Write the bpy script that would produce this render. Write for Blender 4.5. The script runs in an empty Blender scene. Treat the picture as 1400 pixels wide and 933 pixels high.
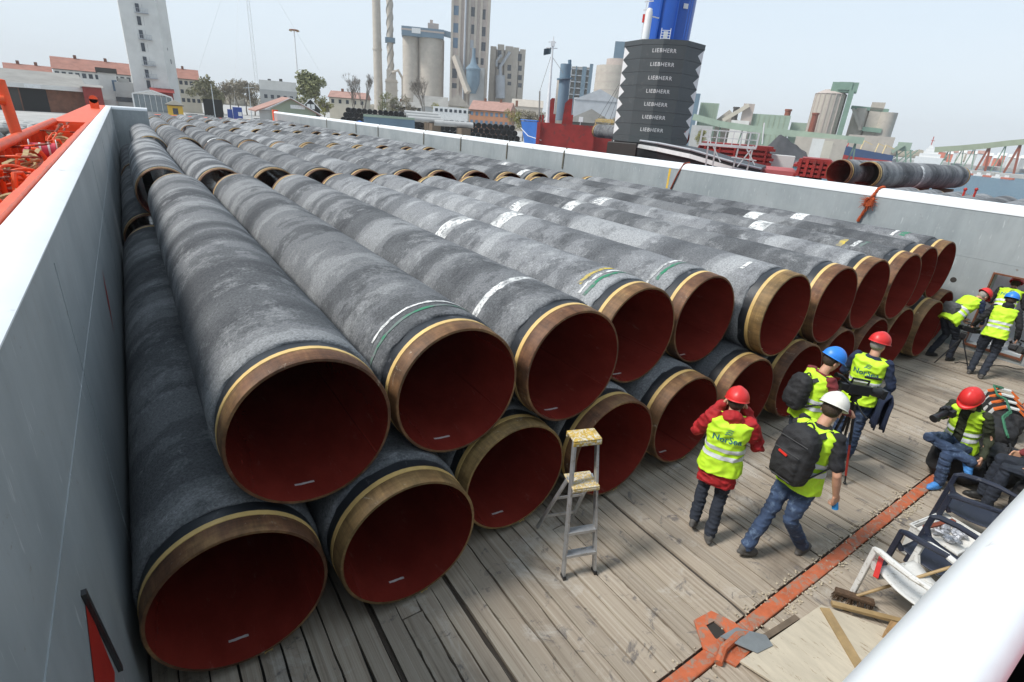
import bpy, bmesh, math, random
from mathutils import Vector, Matrix, noise
from mathutils.bvhtree import BVHTree
PI = math.pi
random.seed(7)
scene = bpy.context.scene
COL = scene.collection

# ------------------------------------------------------------------ camera
F_PX, CX, CY = 717.9, 700.0, 466.5
YAW, PITCH, ROLL = math.radians(35.904), math.radians(-22.608), math.radians(4.391)
CAM = Vector((-0.1404, -3.4434, 3.9414))
_fw = Vector((math.sin(YAW)*math.cos(PITCH), math.cos(YAW)*math.cos(PITCH), math.sin(PITCH)))
_r = _fw.cross(Vector((0, 0, 1))).normalized()
_u = _r.cross(_fw)
_R = math.cos(ROLL)*_r + math.sin(ROLL)*_u
_U = -math.sin(ROLL)*_r + math.cos(ROLL)*_u
cam_data = bpy.data.cameras.new('camera')
cam_data.sensor_width = 36.0
cam_data.lens = F_PX/1400*36
cam_data.clip_start = 0.05
cam_data.clip_end = 9000
cam = bpy.data.objects.new('camera', cam_data)
COL.objects.link(cam)
cam.matrix_world = Matrix(((_R.x, _U.x, -_fw.x, CAM.x), (_R.y, _U.y, -_fw.y, CAM.y), (_R.z, _U.z, -_fw.z, CAM.z), (0, 0, 0, 1)))
scene.camera = cam

# ------------------------------------------------------------------ light
SUN_AZ = math.radians(-70)     # compass bearing of the sun, clockwise from +Y
SUN_EL = math.radians(50)
w = bpy.data.worlds.new('World')
scene.world = w
w.use_nodes = True
nt = w.node_tree
bg = nt.nodes['Background']
sky = nt.nodes.new('ShaderNodeTexSky')
sky.sky_type = 'NISHITA'
sky.sun_disc = False
sky.sun_elevation = SUN_EL
sky.sun_rotation = SUN_AZ
sky.air_density = 1.0
sky.dust_density = 1.2
sky.ozone_density = 1.0
hsv = nt.nodes.new('ShaderNodeHueSaturation')
hsv.inputs['Saturation'].default_value = 0.55
nt.links.new(sky.outputs[0], hsv.inputs['Color'])
veil = nt.nodes.new('ShaderNodeMix'); veil.data_type = 'RGBA'
veil.inputs[0].default_value = 0.72
veil.inputs[7].default_value = (4.1, 5.1, 6.05, 1)
nt.links.new(hsv.outputs[0], veil.inputs[6])
# hazy sky: paler and brighter towards the horizon all round
wtc = nt.nodes.new('ShaderNodeTexCoord'); wsx = nt.nodes.new('ShaderNodeSeparateXYZ'); wmr = nt.nodes.new('ShaderNodeMapRange')
nt.links.new(wtc.outputs['Generated'], wsx.inputs[0]); nt.links.new(wsx.outputs['Z'], wmr.inputs['Value'])
wmr.inputs['From Min'].default_value = 0.0; wmr.inputs['From Max'].default_value = 0.45
wmr.inputs['To Min'].default_value = 0.75; wmr.inputs['To Max'].default_value = 0.0
pale = nt.nodes.new('ShaderNodeMix'); pale.data_type = 'RGBA'
pale.inputs[7].default_value = (5.2, 5.75, 6.2, 1)
nt.links.new(wmr.outputs[0], pale.inputs[0]); nt.links.new(veil.outputs[2], pale.inputs[6])
wn = nt.nodes.new('ShaderNodeTexNoise'); wn.inputs['Scale'].default_value = 2.2; wn.inputs['Detail'].default_value = 5
wmp = nt.nodes.new('ShaderNodeMapping'); wmp.inputs['Scale'].default_value = (1, 1, 4); nt.links.new(wtc.outputs['Generated'], wmp.inputs[0]); nt.links.new(wmp.outputs[0], wn.inputs['Vector'])
wr = nt.nodes.new('ShaderNodeMapRange'); wr.inputs['From Min'].default_value = .45; wr.inputs['From Max'].default_value = .75; wr.inputs['To Max'].default_value = .35
nt.links.new(wn.outputs[0], wr.inputs['Value'])
cl = nt.nodes.new('ShaderNodeMix'); cl.data_type = 'RGBA'; cl.inputs[7].default_value = (5.2, 5.75, 6.15, 1)
nt.links.new(wr.outputs[0], cl.inputs[0]); nt.links.new(pale.outputs[2], cl.inputs[6])
nt.links.new(cl.outputs[2], bg.inputs[0])
bg.inputs[1].default_value = 0.115
sl = bpy.data.lights.new('sun', 'SUN')
sl.energy = 2.6
sl.angle = math.radians(13)
sl.color = (1.0, 0.965, 0.91)
sun = bpy.data.objects.new('sun', sl)
COL.objects.link(sun)
sd = Vector((math.sin(SUN_AZ)*math.cos(SUN_EL), math.cos(SUN_AZ)*math.cos(SUN_EL), math.sin(SUN_EL)))
sun.rotation_euler = sd.to_track_quat('Z', 'Y').to_euler()
sun.location = (0, 0, 60)
vs = scene.view_settings
vs.view_transform = 'Standard'
vs.look = 'None'
vs.exposure = 0.58
vs.gamma = 1
vs.use_curve_mapping = False

# ------------------------------------------------------------------ materials
MATS = {}
def _new(name):
    m = bpy.data.materials.new(name)
    m.use_nodes = True
    MATS[name] = m
    n = m.node_tree.nodes
    return m, n, m.node_tree.links, n['Principled BSDF']
def _coords(n, l, scale, rnd=True):
    tc = n.new('ShaderNodeTexCoord'); mp = n.new('ShaderNodeMapping')
    mp.inputs['Scale'].default_value = scale
    if rnd:
        oi = n.new('ShaderNodeObjectInfo'); mu = n.new('ShaderNodeMath'); mu.operation = 'MULTIPLY'
        mu.inputs[1].default_value = 137.0
        ad = n.new('ShaderNodeVectorMath'); ad.operation = 'ADD'
        l.new(oi.outputs['Random'], mu.inputs[0]); l.new(mu.outputs[0], ad.inputs[1])
        l.new(tc.outputs['Object'], ad.inputs[0]); l.new(ad.outputs[0], mp.inputs[0])
    else:
        l.new(tc.outputs['Object'], mp.inputs[0])
    return mp.outputs[0]
def _noise(n, l, vec, scale, detail=4, rough=0.6, dist=0.0):
    t = n.new('ShaderNodeTexNoise')
    t.inputs['Scale'].default_value = scale; t.inputs['Detail'].default_value = detail
    t.inputs['Roughness'].default_value = rough; t.inputs['Distortion'].default_value = dist
    l.new(vec, t.inputs['Vector'])
    return t.outputs[0]
def _ramp(n, l, fac, stops):
    r = n.new('ShaderNodeValToRGB')
    e = r.color_ramp.elements
    while len(e) < len(stops): e.new(0.5)
    for k, (p, c) in enumerate(stops):
        e[k].position = p
        e[k].color = (c, c, c, 1) if isinstance(c, (int, float)) else (c[0], c[1], c[2], 1)
    l.new(fac, r.inputs[0])
    return r.outputs[0]
def _mix(n, l, fac, a, b, mode='MIX'):
    m = n.new('ShaderNodeMix'); m.data_type = 'RGBA'; m.blend_type = mode
    for s, v in ((m.inputs[0], fac), (m.inputs[6], a), (m.inputs[7], b)):
        if isinstance(v, (int, float)): s.default_value = v
        elif isinstance(v, tuple): s.default_value = (v[0], v[1], v[2], 1)
        else: l.new(v, s)
    return m.outputs[2]
def _bump(n, l, h, strength, dist, bsdf):
    b = n.new('ShaderNodeBump'); b.inputs['Strength'].default_value = strength; b.inputs['Distance'].default_value = dist
    l.new(h, b.inputs['Height']); l.new(b.outputs[0], bsdf.inputs['Normal'])
def mat(name, col, rough=0.6, metal=0.0, var=0.18, scale=4.0, stretch=(1, 1, 1), bump=0.0, bscale=40.0, dirt=None, dirt_amt=0.0, spec=None):
    """painted / plain surface: base colour broken by noise, optional patches of a second colour"""
    if name in MATS: return MATS[name]
    m, n, l, b = _new(name)
    v = _coords(n, l, stretch)
    nz = _noise(n, l, v, scale, 5, 0.62)
    f = _ramp(n, l, nz, [(0.3, 1-var), (0.7, 1+var*0.6)])
    c = _mix(n, l, 1.0, tuple(col), f, 'MULTIPLY')
    if dirt:
        n2 = _noise(n, l, v, scale*2.3, 6, 0.7, 0.6)
        k = _ramp(n, l, n2, [(0.62-dirt_amt*0.3, 0.0), (0.70-dirt_amt*0.25, 1.0)])
        c = _mix(n, l, k, c, tuple(dirt))
    l.new(c, b.inputs['Base Color'])
    b.inputs['Roughness'].default_value = rough
    b.inputs['Metallic'].default_value = metal
    if spec is not None: b.inputs['Specular IOR Level'].default_value = spec
    if bump:
        _bump(n, l, _noise(n, l, v, bscale, 4, 0.6), bump, 0.01, b)
    return m

def concrete_mat():
    m, n, l, b = _new('pipe_concrete')
    vb = _coords(n, l, (0.05, 1.0, 0.05))
    v2 = _coords(n, l, (1.0, 1.0, 1.0))
    v3 = _coords(n, l, (0.9, 14.0, 0.9))
    v4 = _coords(n, l, (1.0, 1.15, 1.0))
    blot = _noise(n, l, v4, 1.9, 7, 0.66, 0.0)
    band = _noise(n, l, vb, 0.85, 2, 0.6, 0.0)
    ad = n.new('ShaderNodeMath'); ad.operation = 'MULTIPLY_ADD'; l.new(blot, ad.inputs[0]); ad.inputs[1].default_value = 0.36; l.new(band, ad.inputs[2])
    c = _ramp(n, l, ad.outputs[0], [(0.54, (0.085, 0.088, 0.094)), (0.62, (0.118, 0.122, 0.128)), (0.675, (0.128, 0.132, 0.138)), (0.690, (0.182, 0.186, 0.194)), (0.765, (0.198, 0.203, 0.208)), (0.79, (0.27, 0.275, 0.28))])
    chalk = _ramp(n, l, _noise(n, l, v2, 1.7, 10, 0.80, 0.15), [(0.53, 0.0), (0.63, 0.6)])
    c = _mix(n, l, chalk, c, (0.33, 0.335, 0.34))
    dark = _ramp(n, l, _noise(n, l, v4, 1.2, 7, 0.72, 0.1), [(0.36, 0.6), (0.43, 0.0)])
    c = _mix(n, l, dark, c, (0.06, 0.062, 0.066))
    grain = _noise(n, l, v2, 48, 4, 0.8)
    c = _mix(n, l, 0.85, c, _ramp(n, l, grain, [(0.30, 0.45), (0.70, 1.6)]), 'MULTIPLY')
    streak = _noise(n, l, v3, 2.2, 5, 0.7)
    c = _mix(n, l, 0.25, c, _ramp(n, l, streak, [(0.3, 0.7), (0.7, 1.3)]), 'MULTIPLY')
    salt = _ramp(n, l, _noise(n, l, v2, 3.3, 10, 0.88, 0.2), [(0.635, 0.0), (0.68, 0.9)])
    c = _mix(n, l, salt, c, (0.55, 0.55, 0.54))
    oi = n.new('ShaderNodeObjectInfo')
    c = _mix(n, l, 1.0, c, _ramp(n, l, oi.outputs['Random'], [(0.0, 0.78), (1.0, 1.2)]), 'MULTIPLY')
    l.new(c, b.inputs['Base Color'])
    b.inputs['Roughness'].default_value = 0.95
    b.inputs['Specular IOR Level'].default_value = 0.2
    h = _mix(n, l, 0.4, grain, streak)
    _bump(n, l, h, 0.8, 0.02, b)
def ring_mat():
    m, n, l, b = _new('rusted_steel')
    v = _coords(n, l, (1, 1, 1))
    v3 = _coords(n, l, (0.8, 8, 0.8))
    a = _ramp(n, l, _noise(n, l, v, 2.2, 5, 0.65), [(0.36, (0.07, 0.030, 0.015)), (0.52, (0.145, 0.066, 0.030)), (0.68, (0.24, 0.135, 0.055))])
    oi = n.new('ShaderNodeObjectInfo')
    och = _ramp(n, l, _noise(n, l, v, 3.1, 6, 0.7), [(0.3, (0.14, 0.085, 0.028)), (0.7, (0.36, 0.245, 0.095))])
    a = _mix(n, l, _ramp(n, l, oi.outputs['Random'], [(0.45, 0.0), (0.85, 0.8)]), a, och)
    v5 = _coords(n, l, (5, 0.5, 5))
    a = _mix(n, l, 0.75, a, _ramp(n, l, _noise(n, l, v5, 2.2, 5, 0.75), [(0.32, 0.5), (0.68, 1.5)]), 'MULTIPLY')
    s = _ramp(n, l, _noise(n, l, v3, 3, 5, 0.7), [(0.3, 0.65), (0.7, 1.35)])
    c = _mix(n, l, 0.8, a, s, 'MULTIPLY')
    k = _ramp(n, l, _noise(n, l, v, 6.5, 8, 0.8, 0.8), [(0.60, 0.0), (0.67, 0.75)])
    c = _mix(n, l, k, c, (0.45, 0.40, 0.31))
    l.new(c, b.inputs['Base Color'])
    b.inputs['Roughness'].default_value = 0.62
    b.inputs['Metallic'].default_value = 0.15
    _bump(n, l, _noise(n, l, v, 40, 4, 0.6), 0.25, 0.01, b)
def lining_mat():
    m, n, l, b = _new('red_lining')
    v = _coords(n, l, (1, 0.5, 1))
    c = _ramp(n, l, _noise(n, l, v, 2.5, 5, 0.7), [(0.3, (0.165, 0.019, 0.013)), (0.7, (0.27, 0.036, 0.025))])
    sc = _ramp(n, l, _noise(n, l, _coords(n, l, (1, .25, 1)), 9, 7, 0.8, .3), [(0.60, 0.0), (0.70, 0.5)])
    c = _mix(n, l, sc, c, (0.34, 0.15, 0.12))
    l.new(c, b.inputs['Base Color'])
    l.new(_ramp(n, l, _noise(n, l, v, 5, 5, 0.7), [(0.3, 0.07), (0.75, 0.20)]), b.inputs['Roughness'])
    b.inputs['Specular IOR Level'].default_value = 0.9
def paint_band_mat(name, col):
    m, n, l, b = _new(name)
    v = _coords(n, l, (1, 1, 1))
    k = _ramp(n, l, _noise(n, l, v, 13, 8, 0.8), [(0.40, 0.0), (0.52, 1.0)])
    k2 = _ramp(n, l, _noise(n, l, v, 2.5, 3, 0.5), [(0.38, 0.25), (0.55, 1.0)])
    kk = n.new('ShaderNodeMath'); kk.operation = 'MULTIPLY'; l.new(k, kk.inputs[0]); l.new(k2, kk.inputs[1])
    c = _mix(n, l, kk.outputs[0], (0.17, 0.175, 0.18), tuple(col))
    l.new(c, b.inputs['Base Color']); b.inputs['Roughness'].default_value = 0.85
    _bump(n, l, _noise(n, l, v, 60, 4, 0.7), 0.5, 0.01, b)
def plank_mat():
    m, n, l, b = _new('deck_wood')
    v = _coords(n, l, (1.5, 0.5, 1.5))
    v2 = _coords(n, l, (1, 1, 1), False)
    tc = n.new('ShaderNodeNewGeometry')
    g = _noise(n, l, v, 4, 6, 0.7)
    c = _ramp(n, l, g, [(0.30, (0.225, 0.178, 0.132)), (0.46, (0.355, 0.295, 0.230)), (0.56, (0.395, 0.335, 0.265)), (0.75, (0.50, 0.445, 0.37))])
    oi = n.new('ShaderNodeObjectInfo')
    c = _mix(n, l, 1.0, c, _ramp(n, l, oi.outputs['Random'], [(0.0, 0.84), (0.5, 1.0), (1.0, 1.08)]), 'MULTIPLY')
    # world-space stains: pale mortar dust and dark wet patches
    d = _noise(n, l, tc.outputs['Position'], 1.1, 8, 0.72, 0.5)
    c = _mix(n, l, _ramp(n, l, d, [(0.56, 0.0), (0.68, 0.6)]), c, (0.58, 0.55, 0.50))
    d2 = _noise(n, l, tc.outputs['Position'], 0.7, 5, 0.6, 0.3)
    c = _mix(n, l, _ramp(n, l, d2, [(0.34, 0.6), (0.46, 0.0)]), c, (0.10, 0.078, 0.06))
    d3 = _noise(n, l, tc.outputs['Position'], 3.5, 8, 0.75, 1.0)
    c = _mix(n, l, _ramp(n, l, d3, [(0.36, 0.75), (0.43, 0.0)]), c, (0.11, 0.10, 0.10))
    sp = _noise(n, l, tc.outputs['Position'], 9, 7, 0.8)
    c = _mix(n, l, _ramp(n, l, sp, [(0.67, 0.0), (0.72, 0.7)]), c, (0.6, 0.58, 0.55))
    l.new(c, b.inputs['Base Color'])
    b.inputs['Roughness'].default_value = 0.78
    _bump(n, l, g, 0.6, 0.012, b)
def wall_mat():
    m, n, l, b = _new('grey_hull_paint')
    v = _coords(n, l, (1, 1, 1), False)
    v2 = _coords(n, l, (1.5, 1.5, 0.22), False)
    c = _ramp(n, l, _noise(n, l, v, 0.7, 5, 0.6), [(0.3, (0.27, 0.30, 0.31)), (0.7, (0.36, 0.385, 0.39))])
    c = _mix(n, l, 0.7, c, _ramp(n, l, _noise(n, l, v2, 3, 6, 0.7), [(0.3, 0.86), (0.7, 1.08)]), 'MULTIPLY')
    k = _ramp(n, l, _noise(n, l, v, 5.5, 9, 0.82, 1.5), [(0.62, 0.0), (0.66, 0.8)])
    v6 = _coords(n, l, (1, 5, 0.5), False)
    rs = _ramp(n, l, _noise(n, l, v6, 2.2, 6, 0.75, 0.2), [(0.62, 0.0), (0.72, 0.5)])
    c = _mix(n, l, rs, c, (0.26, 0.20, 0.16))
    c = _mix(n, l, k, c, (0.21, 0.17, 0.14))
    v4 = _coords(n, l, (1, 3.0, 0.35), False)
    k = _ramp(n, l, _noise(n, l, v4, 9, 3, 0.5, 0.4), [(0.66, 0.0), (0.70, 0.45)])
    c = _mix(n, l, k, c, (0.60, 0.62, 0.62))
    l.new(c, b.inputs['Base Color'])
    b.inputs['Roughness'].default_value = 0.42
    _bump(n, l, _noise(n, l, v, 1.6, 3, 0.5), 0.5, 0.03, b)
def water_mat():
    m, n, l, b = _new('harbour_water')
    v = _coords(n, l, (1, 1, 1), False)
    b.inputs['Base Color'].default_value = (0.05, 0.13, 0.19, 1)
    b.inputs['Roughness'].default_value = 0.3
    b.inputs['IOR'].default_value = 1.33
    _bump(n, l, _noise(n, l, v, 0.45, 6, 0.7), 1.0, 1.6, b)
def hivis_mat():
    m, n, l, b = _new('hi_vis_fabric')
    v = _coords(n, l, (1, 1, 1))
    c = _ramp(n, l, _noise(n, l, v, 6, 4, 0.6), [(0.3, (0.47, 0.76, 0.02)), (0.7, (0.62, 0.95, 0.045))])
    l.new(c, b.inputs['Base Color']); b.inputs['Roughness'].default_value = 0.7
    _bump(n, l, _noise(n, l, v, 300, 2, 0.5), 0.3, 0.002, b)
concrete_mat(); ring_mat(); lining_mat(); plank_mat(); wall_mat(); water_mat(); hivis_mat()
paint_band_mat('band_white', (0.78, 0.78, 0.76)); paint_band_mat('band_green', (0.02, 0.20, 0.10)); paint_band_mat('band_yellow', (0.72, 0.52, 0.02))
mat('black_coating', (0.022, 0.025, 0.030), 0.42, bump=0.2, var=0.3, dirt=(0.10, 0.10, 0.11), dirt_amt=0.1)
mat('yellow_band', (0.68, 0.46, 0.17), 0.55, var=0.25)
mat('white_paint', (0.80, 0.82, 0.83), 0.35, var=0.06, scale=1.5, dirt=(0.40, 0.34, 0.30), dirt_amt=-0.07, bump=0.25, bscale=5)
mat('orange_paint', (0.78, 0.095, 0.018), 0.45, var=0.2, scale=3, dirt=(0.42, 0.10, 0.03), dirt_amt=0.0, bump=0.2, bscale=12)
mat('worn_orange', (0.50, 0.125, 0.05), 0.6, var=0.3, scale=5, dirt=(0.30, 0.20, 0.15), dirt_amt=0.42, bump=0.5, bscale=20)
mat('dark_gap', (0.035, 0.03, 0.026), 0.9)
mat('dark_metal', (0.03, 0.03, 0.032), 0.45, var=0.3)
mat('rust_metal', (0.16, 0.055, 0.025), 0.8, var=0.4, scale=8, bump=0.5)
mat('aluminium', (0.50, 0.51, 0.52), 0.42, 0.6, var=0.25, scale=7, dirt=(0.3, 0.27, 0.22), dirt_amt=0.15)

# ------------------------------------------------------------------ helpers
def ray(px, py):
    return _fw + _R*((px-CX)/F_PX) - _U*((py-CY)/F_PX)
def at(px, py, dist):
    d = ray(px, py)
    return CAM + d*(dist/math.hypot(d.x, d.y))
def on_plane(px, py, ax, v):
    d = ray(px, py)
    return CAM + d*((v-CAM[ax])/d[ax])

class MB:
    def __init__(s): s.v = []; s.f = []
    def add(s, vs, fs, mx=None):
        o = len(s.v)
        s.v += [tuple(mx @ Vector(v)) if mx else tuple(v) for v in vs]
        s.f += [tuple(i+o for i in f) for f in fs]
        return s
    def box(s, x0, x1, y0, y1, z0, z1, mx=None, taper=1.0):
        cx, cy = (x0+x1)/2, (y0+y1)/2
        t = lambda x, y: (cx+(x-cx)*taper, cy+(y-cy)*taper)
        a = [(x0, y0, z0), (x1, y0, z0), (x1, y1, z0), (x0, y1, z0)]
        b = [(*t(x0, y0), z1), (*t(x1, y0), z1), (*t(x1, y1), z1), (*t(x0, y1), z1)]
        return s.add(a+b, [(3, 2, 1, 0), (4, 5, 6, 7), (0, 1, 5, 4), (1, 2, 6, 5), (2, 3, 7, 6), (3, 0, 4, 7)], mx)
    def bar(s, p, q, wd, ht=None, up=(0, 0, 1)):
        p, q = Vector(p), Vector(q); ht = ht or wd
        d = (q-p); L = d.length; d.normalize()
        u = Vector(up)
        if abs(d.dot(u)) > 0.98: u = Vector((1, 0, 0))
        x = d.cross(u).normalized(); z = x.cross(d)
        vs = [p+e*d*L+x*a*wd/2+z*c*ht/2 for e in (0, 1) for a, c in ((-1, -1), (1, -1), (1, 1), (-1, 1))]
        return s.add(vs, [(3, 2, 1, 0), (4, 5, 6, 7), (0, 1, 5, 4), (1, 2, 6, 5), (2, 3, 7, 6), (3, 0, 4, 7)])
    def tube(s, pts, rad, n=8, caps=True, closed=False):
        pts = [Vector(p) for p in pts]
        if not isinstance(rad, (list, tuple)): rad = [rad]*len(pts)
        o = len(s.v); prev = None
        for i, p in enumerate(pts):
            if closed: d = pts[(i+1) % len(pts)]-pts[i-1]
            else: d = pts[min(i+1, len(pts)-1)]-pts[max(i-1, 0)]
            if d.length < 1e-9: d = Vector((0, 0, 1))
            d.normalize()
            if prev is None:
                u = Vector((0, 0, 1)) if abs(d.z) < 0.9 else Vector((1, 0, 0))
                x = d.cross(u).normalized()
            else:
                x = (prev-d*prev.dot(d)).normalized()
            prev = x; z = x.cross(d)
            for k in range(n):
                a = 2*PI*k/n
                s.v.append(tuple(p+(x*math.cos(a)+z*math.sin(a))*rad[i]))
        m = len(pts)
        for i in range(m if closed else m-1):
            j = (i+1) % m
            for k in range(n):
                a, b = o+i*n+k, o+i*n+(k+1) % n
                c, d_ = o+j*n+(k+1) % n, o+j*n+k
                s.f.append((a, b, c, d_))
        if caps and not closed:
            s.f.append(tuple(o+k for k in range(n))[::-1]); s.f.append(tuple(o+(m-1)*n+k for k in range(n)))
        return s
    def lathe(s, prof, n=32, mx=None, a0=0, a1=2*PI):
        """prof: (radius, h) revolved round local Z; open or full turn"""
        full = abs(a1-a0-2*PI) < 1e-6
        o = len(s.v); m = n if full else n+1
        for r, h in prof:
            for k in range(m):
                a = a0+(a1-a0)*k/n
                v = Vector((r*math.cos(a), r*math.sin(a), h))
                s.v.append(tuple(mx @ v) if mx else tuple(v))
        for i in range(len(prof)-1):
            for k in range(n):
                k2 = (k+1) % m
                s.f.append((o+i*m+k, o+i*m+k2, o+(i+1)*m+k2, o+(i+1)*m+k))
        return s
    def prism(s, poly, h0, h1, mx=None):
        n = len(poly)
        vs = [(x, y, h0) for x, y in poly]+[(x, y, h1) for x, y in poly]
        fs = [tuple(range(n))[::-1], tuple(range(n, 2*n))]+[(i, (i+1) % n, n+(i+1) % n, n+i) for i in range(n)]
        return s.add(vs, fs, mx)
    def ball(s, c, r, n=10, mx=None):
        """r: radius or (rx, ry, rz)"""
        if isinstance(r, (int, float)): r = (r, r, r)
        o = len(s.v); m = max(5, n//2+1)
        vs = [(0, 0, -1)]
        for i in range(1, m):
            t = PI*i/m
            for k in range(n):
                a = 2*PI*k/n
                vs.append((math.sin(t)*math.cos(a), math.sin(t)*math.sin(a), -math.cos(t)))
        vs.append((0, 0, 1))
        c = Vector(c)
        for v in vs:
            p = Vector((v[0]*r[0], v[1]*r[1], v[2]*r[2]))
            if mx: p = mx @ p
            s.v.append(tuple(p+c))
        for k in range(n):
            s.f.append((o, o+1+(k+1) % n, o+1+k))
            s.f.append((o+len(vs)-1, o+1+(m-2)*n+k, o+1+(m-2)*n+(k+1) % n))
        for i in range(m-2):
            for k in range(n):
                a, b = o+1+i*n+k, o+1+i*n+(k+1) % n
                s.f.append((a, b, b+n, a+n))
        return s
    def mesh(s, name):
        me = bpy.data.meshes.new(name)
        me.from_pydata(s.v, [], s.f); me.update()
        bm = bmesh.new(); bm.from_mesh(me)
        bmesh.ops.recalc_face_normals(bm, faces=bm.faces)
        bm.to_mesh(me); bm.free()
        return me
    def build(s, name, m, parent=None, smooth=False, loc=None, rz=0, bevel=0):
        me = s.mesh(name)
        return link(name, me, m, parent, smooth, loc, rz, bevel)
def link(name, me, m, parent=None, smooth=False, loc=None, rz=0, bevel=0):
    if isinstance(m, str): m = MATS[m]
    if m is not None and not me.materials: me.materials.append(m)
    o = bpy.data.objects.new(name, me)
    COL.objects.link(o)
    if parent is not None: o.parent = parent
    if loc is not None: o.location = loc
    if rz: o.rotation_euler = (0, 0, rz)
    if smooth:
        me.polygons.foreach_set('use_smooth', [True]*len(me.polygons))
        me.set_sharp_from_angle(angle=math.radians(40))
    if bevel:
        b = o.modifiers.new('bevel', 'BEVEL'); b.width = bevel; b.segments = 2; b.limit_method = 'ANGLE'
    return o
def tag(o, label=None, cat=None, group=None, kind=None):
    if label: o['label'] = label
    if cat: o['category'] = cat
    if group: o['group'] = group
    if kind: o['kind'] = kind
    return o
def empty(name, loc, rz=0, label=None, cat=None, group=None):
    o = bpy.data.objects.new(name, None)
    COL.objects.link(o); o.location = loc; o.rotation_euler = (0, 0, rz); o.empty_display_size = 0.3
    return tag(o, label, cat, group)
def copy_tree(o, parent=None, top=True):
    c = o.copy(); COL.objects.link(c); c.parent = parent
    if parent is not None: c.matrix_parent_inverse = o.matrix_parent_inverse.copy()
    for ch in list(o.children): copy_tree(ch, c, False)
    return c
def frame_matrix(o, x, y, z):
    return Matrix(((x.x, y.x, z.x, o.x), (x.y, y.y, z.y, o.y), (x.z, y.z, z.z, o.z), (0, 0, 0, 1)))
AX_Y = Matrix(((1, 0, 0, 0), (0, 0, 1, 0), (0, -1, 0, 0), (0, 0, 0, 1)))   # lathe axis Z -> +Y

# ------------------------------------------------------------------ setting: water, quays
water = MB().add([(-2400, -1200, -4.3), (3400, -1200, -4.3), (3400, 3300, -4.3), (-2400, 3300, -4.3)], [(0, 1, 2, 3)]).build('water', 'harbour_water')
tag(water, kind='structure')
mat('quay_concrete', (0.42, 0.41, 0.39), 0.9, var=0.25, scale=0.12, dirt=(0.30, 0.28, 0.25), dirt_amt=0.15)
LZ = -1.5
def land(name, pts, z, m, drop=3.2):
    poly = [(p.x, p.y) for p in pts]
    b = MB(); n = len(poly)
    b.add([(x, y, z) for x, y in poly]+[(x, y, z-drop) for x, y in poly], [tuple(range(n))]+[(i, (i+1) % n, n+(i+1) % n, n+i) for i in range(n)])
    return tag(b.build(name, m), kind='structure')
def gp(px, dist):      # ground point on the bearing of a pixel column, taken at the horizon
    return at(px, 125.3+(px-161.5)*0.0768, dist)

land('quay', [gp(-900, 130), gp(-300, 105), gp(0, 112), gp(120, 118), gp(205, 88), gp(420, 74), gp(700, 74), gp(830, 70), gp(1000, 110), gp(1090, 300), gp(1215, 330), gp(1235, 900), gp(1200, 2100), gp(700, 2100), gp(100, 1900), gp(-1500, 1500)], LZ, 'quay_concrete')

# ------------------------------------------------------------------ setting: the hold
XL, XR, YN = -0.66, 14.55, -3.29
deck = MB().box(XL-0.3, XR+0.3, -3.6, 66, -0.3, -0.052).build('deck', 'dark_gap'); tag(deck, kind='structure')
pm = MB().box(-0.5, 0.5, -0.5, 0.5, -0.05, 0.0).mesh('plank')
bm = bmesh.new(); bm.from_mesh(pm)
bmesh.ops.subdivide_edges(bm, edges=[e for e in bm.edges if abs((e.verts[0].co-e.verts[1].co).y) > 0.5], cuts=26)
for v_ in bm.verts:
    v_.co.x += noise.noise(Vector((v_.co.y*9, v_.co.x*3, 1)))*0.03+noise.noise(Vector((v_.co.y*45, v_.co.x*3, 1)))*0.035
bm.to_mesh(pm); bm.free(); pm.materials.append(MATS['deck_wood'])
pm_var = [pm]
mat('wet_wood', (0.055, 0.04, 0.028), .6, var=.5, scale=6, dirt=(.3, .28, .26), dirt_amt=.1, bump=.6, bscale=20)
for k in range(3):
    q = pm.copy(); b2 = bmesh.new(); b2.from_mesh(q)
    for v_ in b2.verts: v_.co.x += noise.noise(Vector((v_.co.y*14, v_.co.x*3, 5+k*3)))*0.04+noise.noise(Vector((v_.co.y*60, v_.co.x*3, 5+k*3)))*0.06
    b2.to_mesh(q); b2.free(); pm_var.append(q)
x = XL+0.02; ci = 0
while x < XR-0.05:
    wd = random.uniform(0.145, 0.195)
    if x+wd > XR: wd = XR-x
    if x < 0.5: ys = [YN, 1.2]
    else:
        c0 = random.uniform(-0.2, 2.0) if ci % 2 else random.uniform(-1.0, 0.4)
        ys = [-1.96, c0, 3.2] if (c0 > -1.2 and ci % 5 == 0) else [-1.96, 3.2]
        segs = [(YN, -2.105)]
        for a, b_ in zip(ys[:-1], ys[1:]): segs.append((a, b_))
        ys = None
    for a, b_ in (segs if ys is None else [(ys[0], ys[1])]):
        o = bpy.data.objects.new('plank', random.choice(pm_var)); COL.objects.link(o); o.parent = deck
        o.location = (x+wd/2, (a+b_)/2, random.uniform(-0.012, 0.0)); o.scale = (wd-random.uniform(0.008, 0.022), b_-a-0.012, 1)
        o.rotation_euler = (random.uniform(-.001, .001), random.uniform(-.03, .03), 0)
    if random.random() < 0.10 and x > 0.4:
        g = bpy.data.objects.new('filler_strip', random.choice(pm_var)); COL.objects.link(g); g.parent = deck
        g.location = (x+wd+.015, .55, -0.022); g.scale = (.034, 5.1, .8); g.material_slots[0].link = 'OBJECT'; g.material_slots[0].material = MATS['wet_wood']; x += .032
    x += wd; ci += 1
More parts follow.
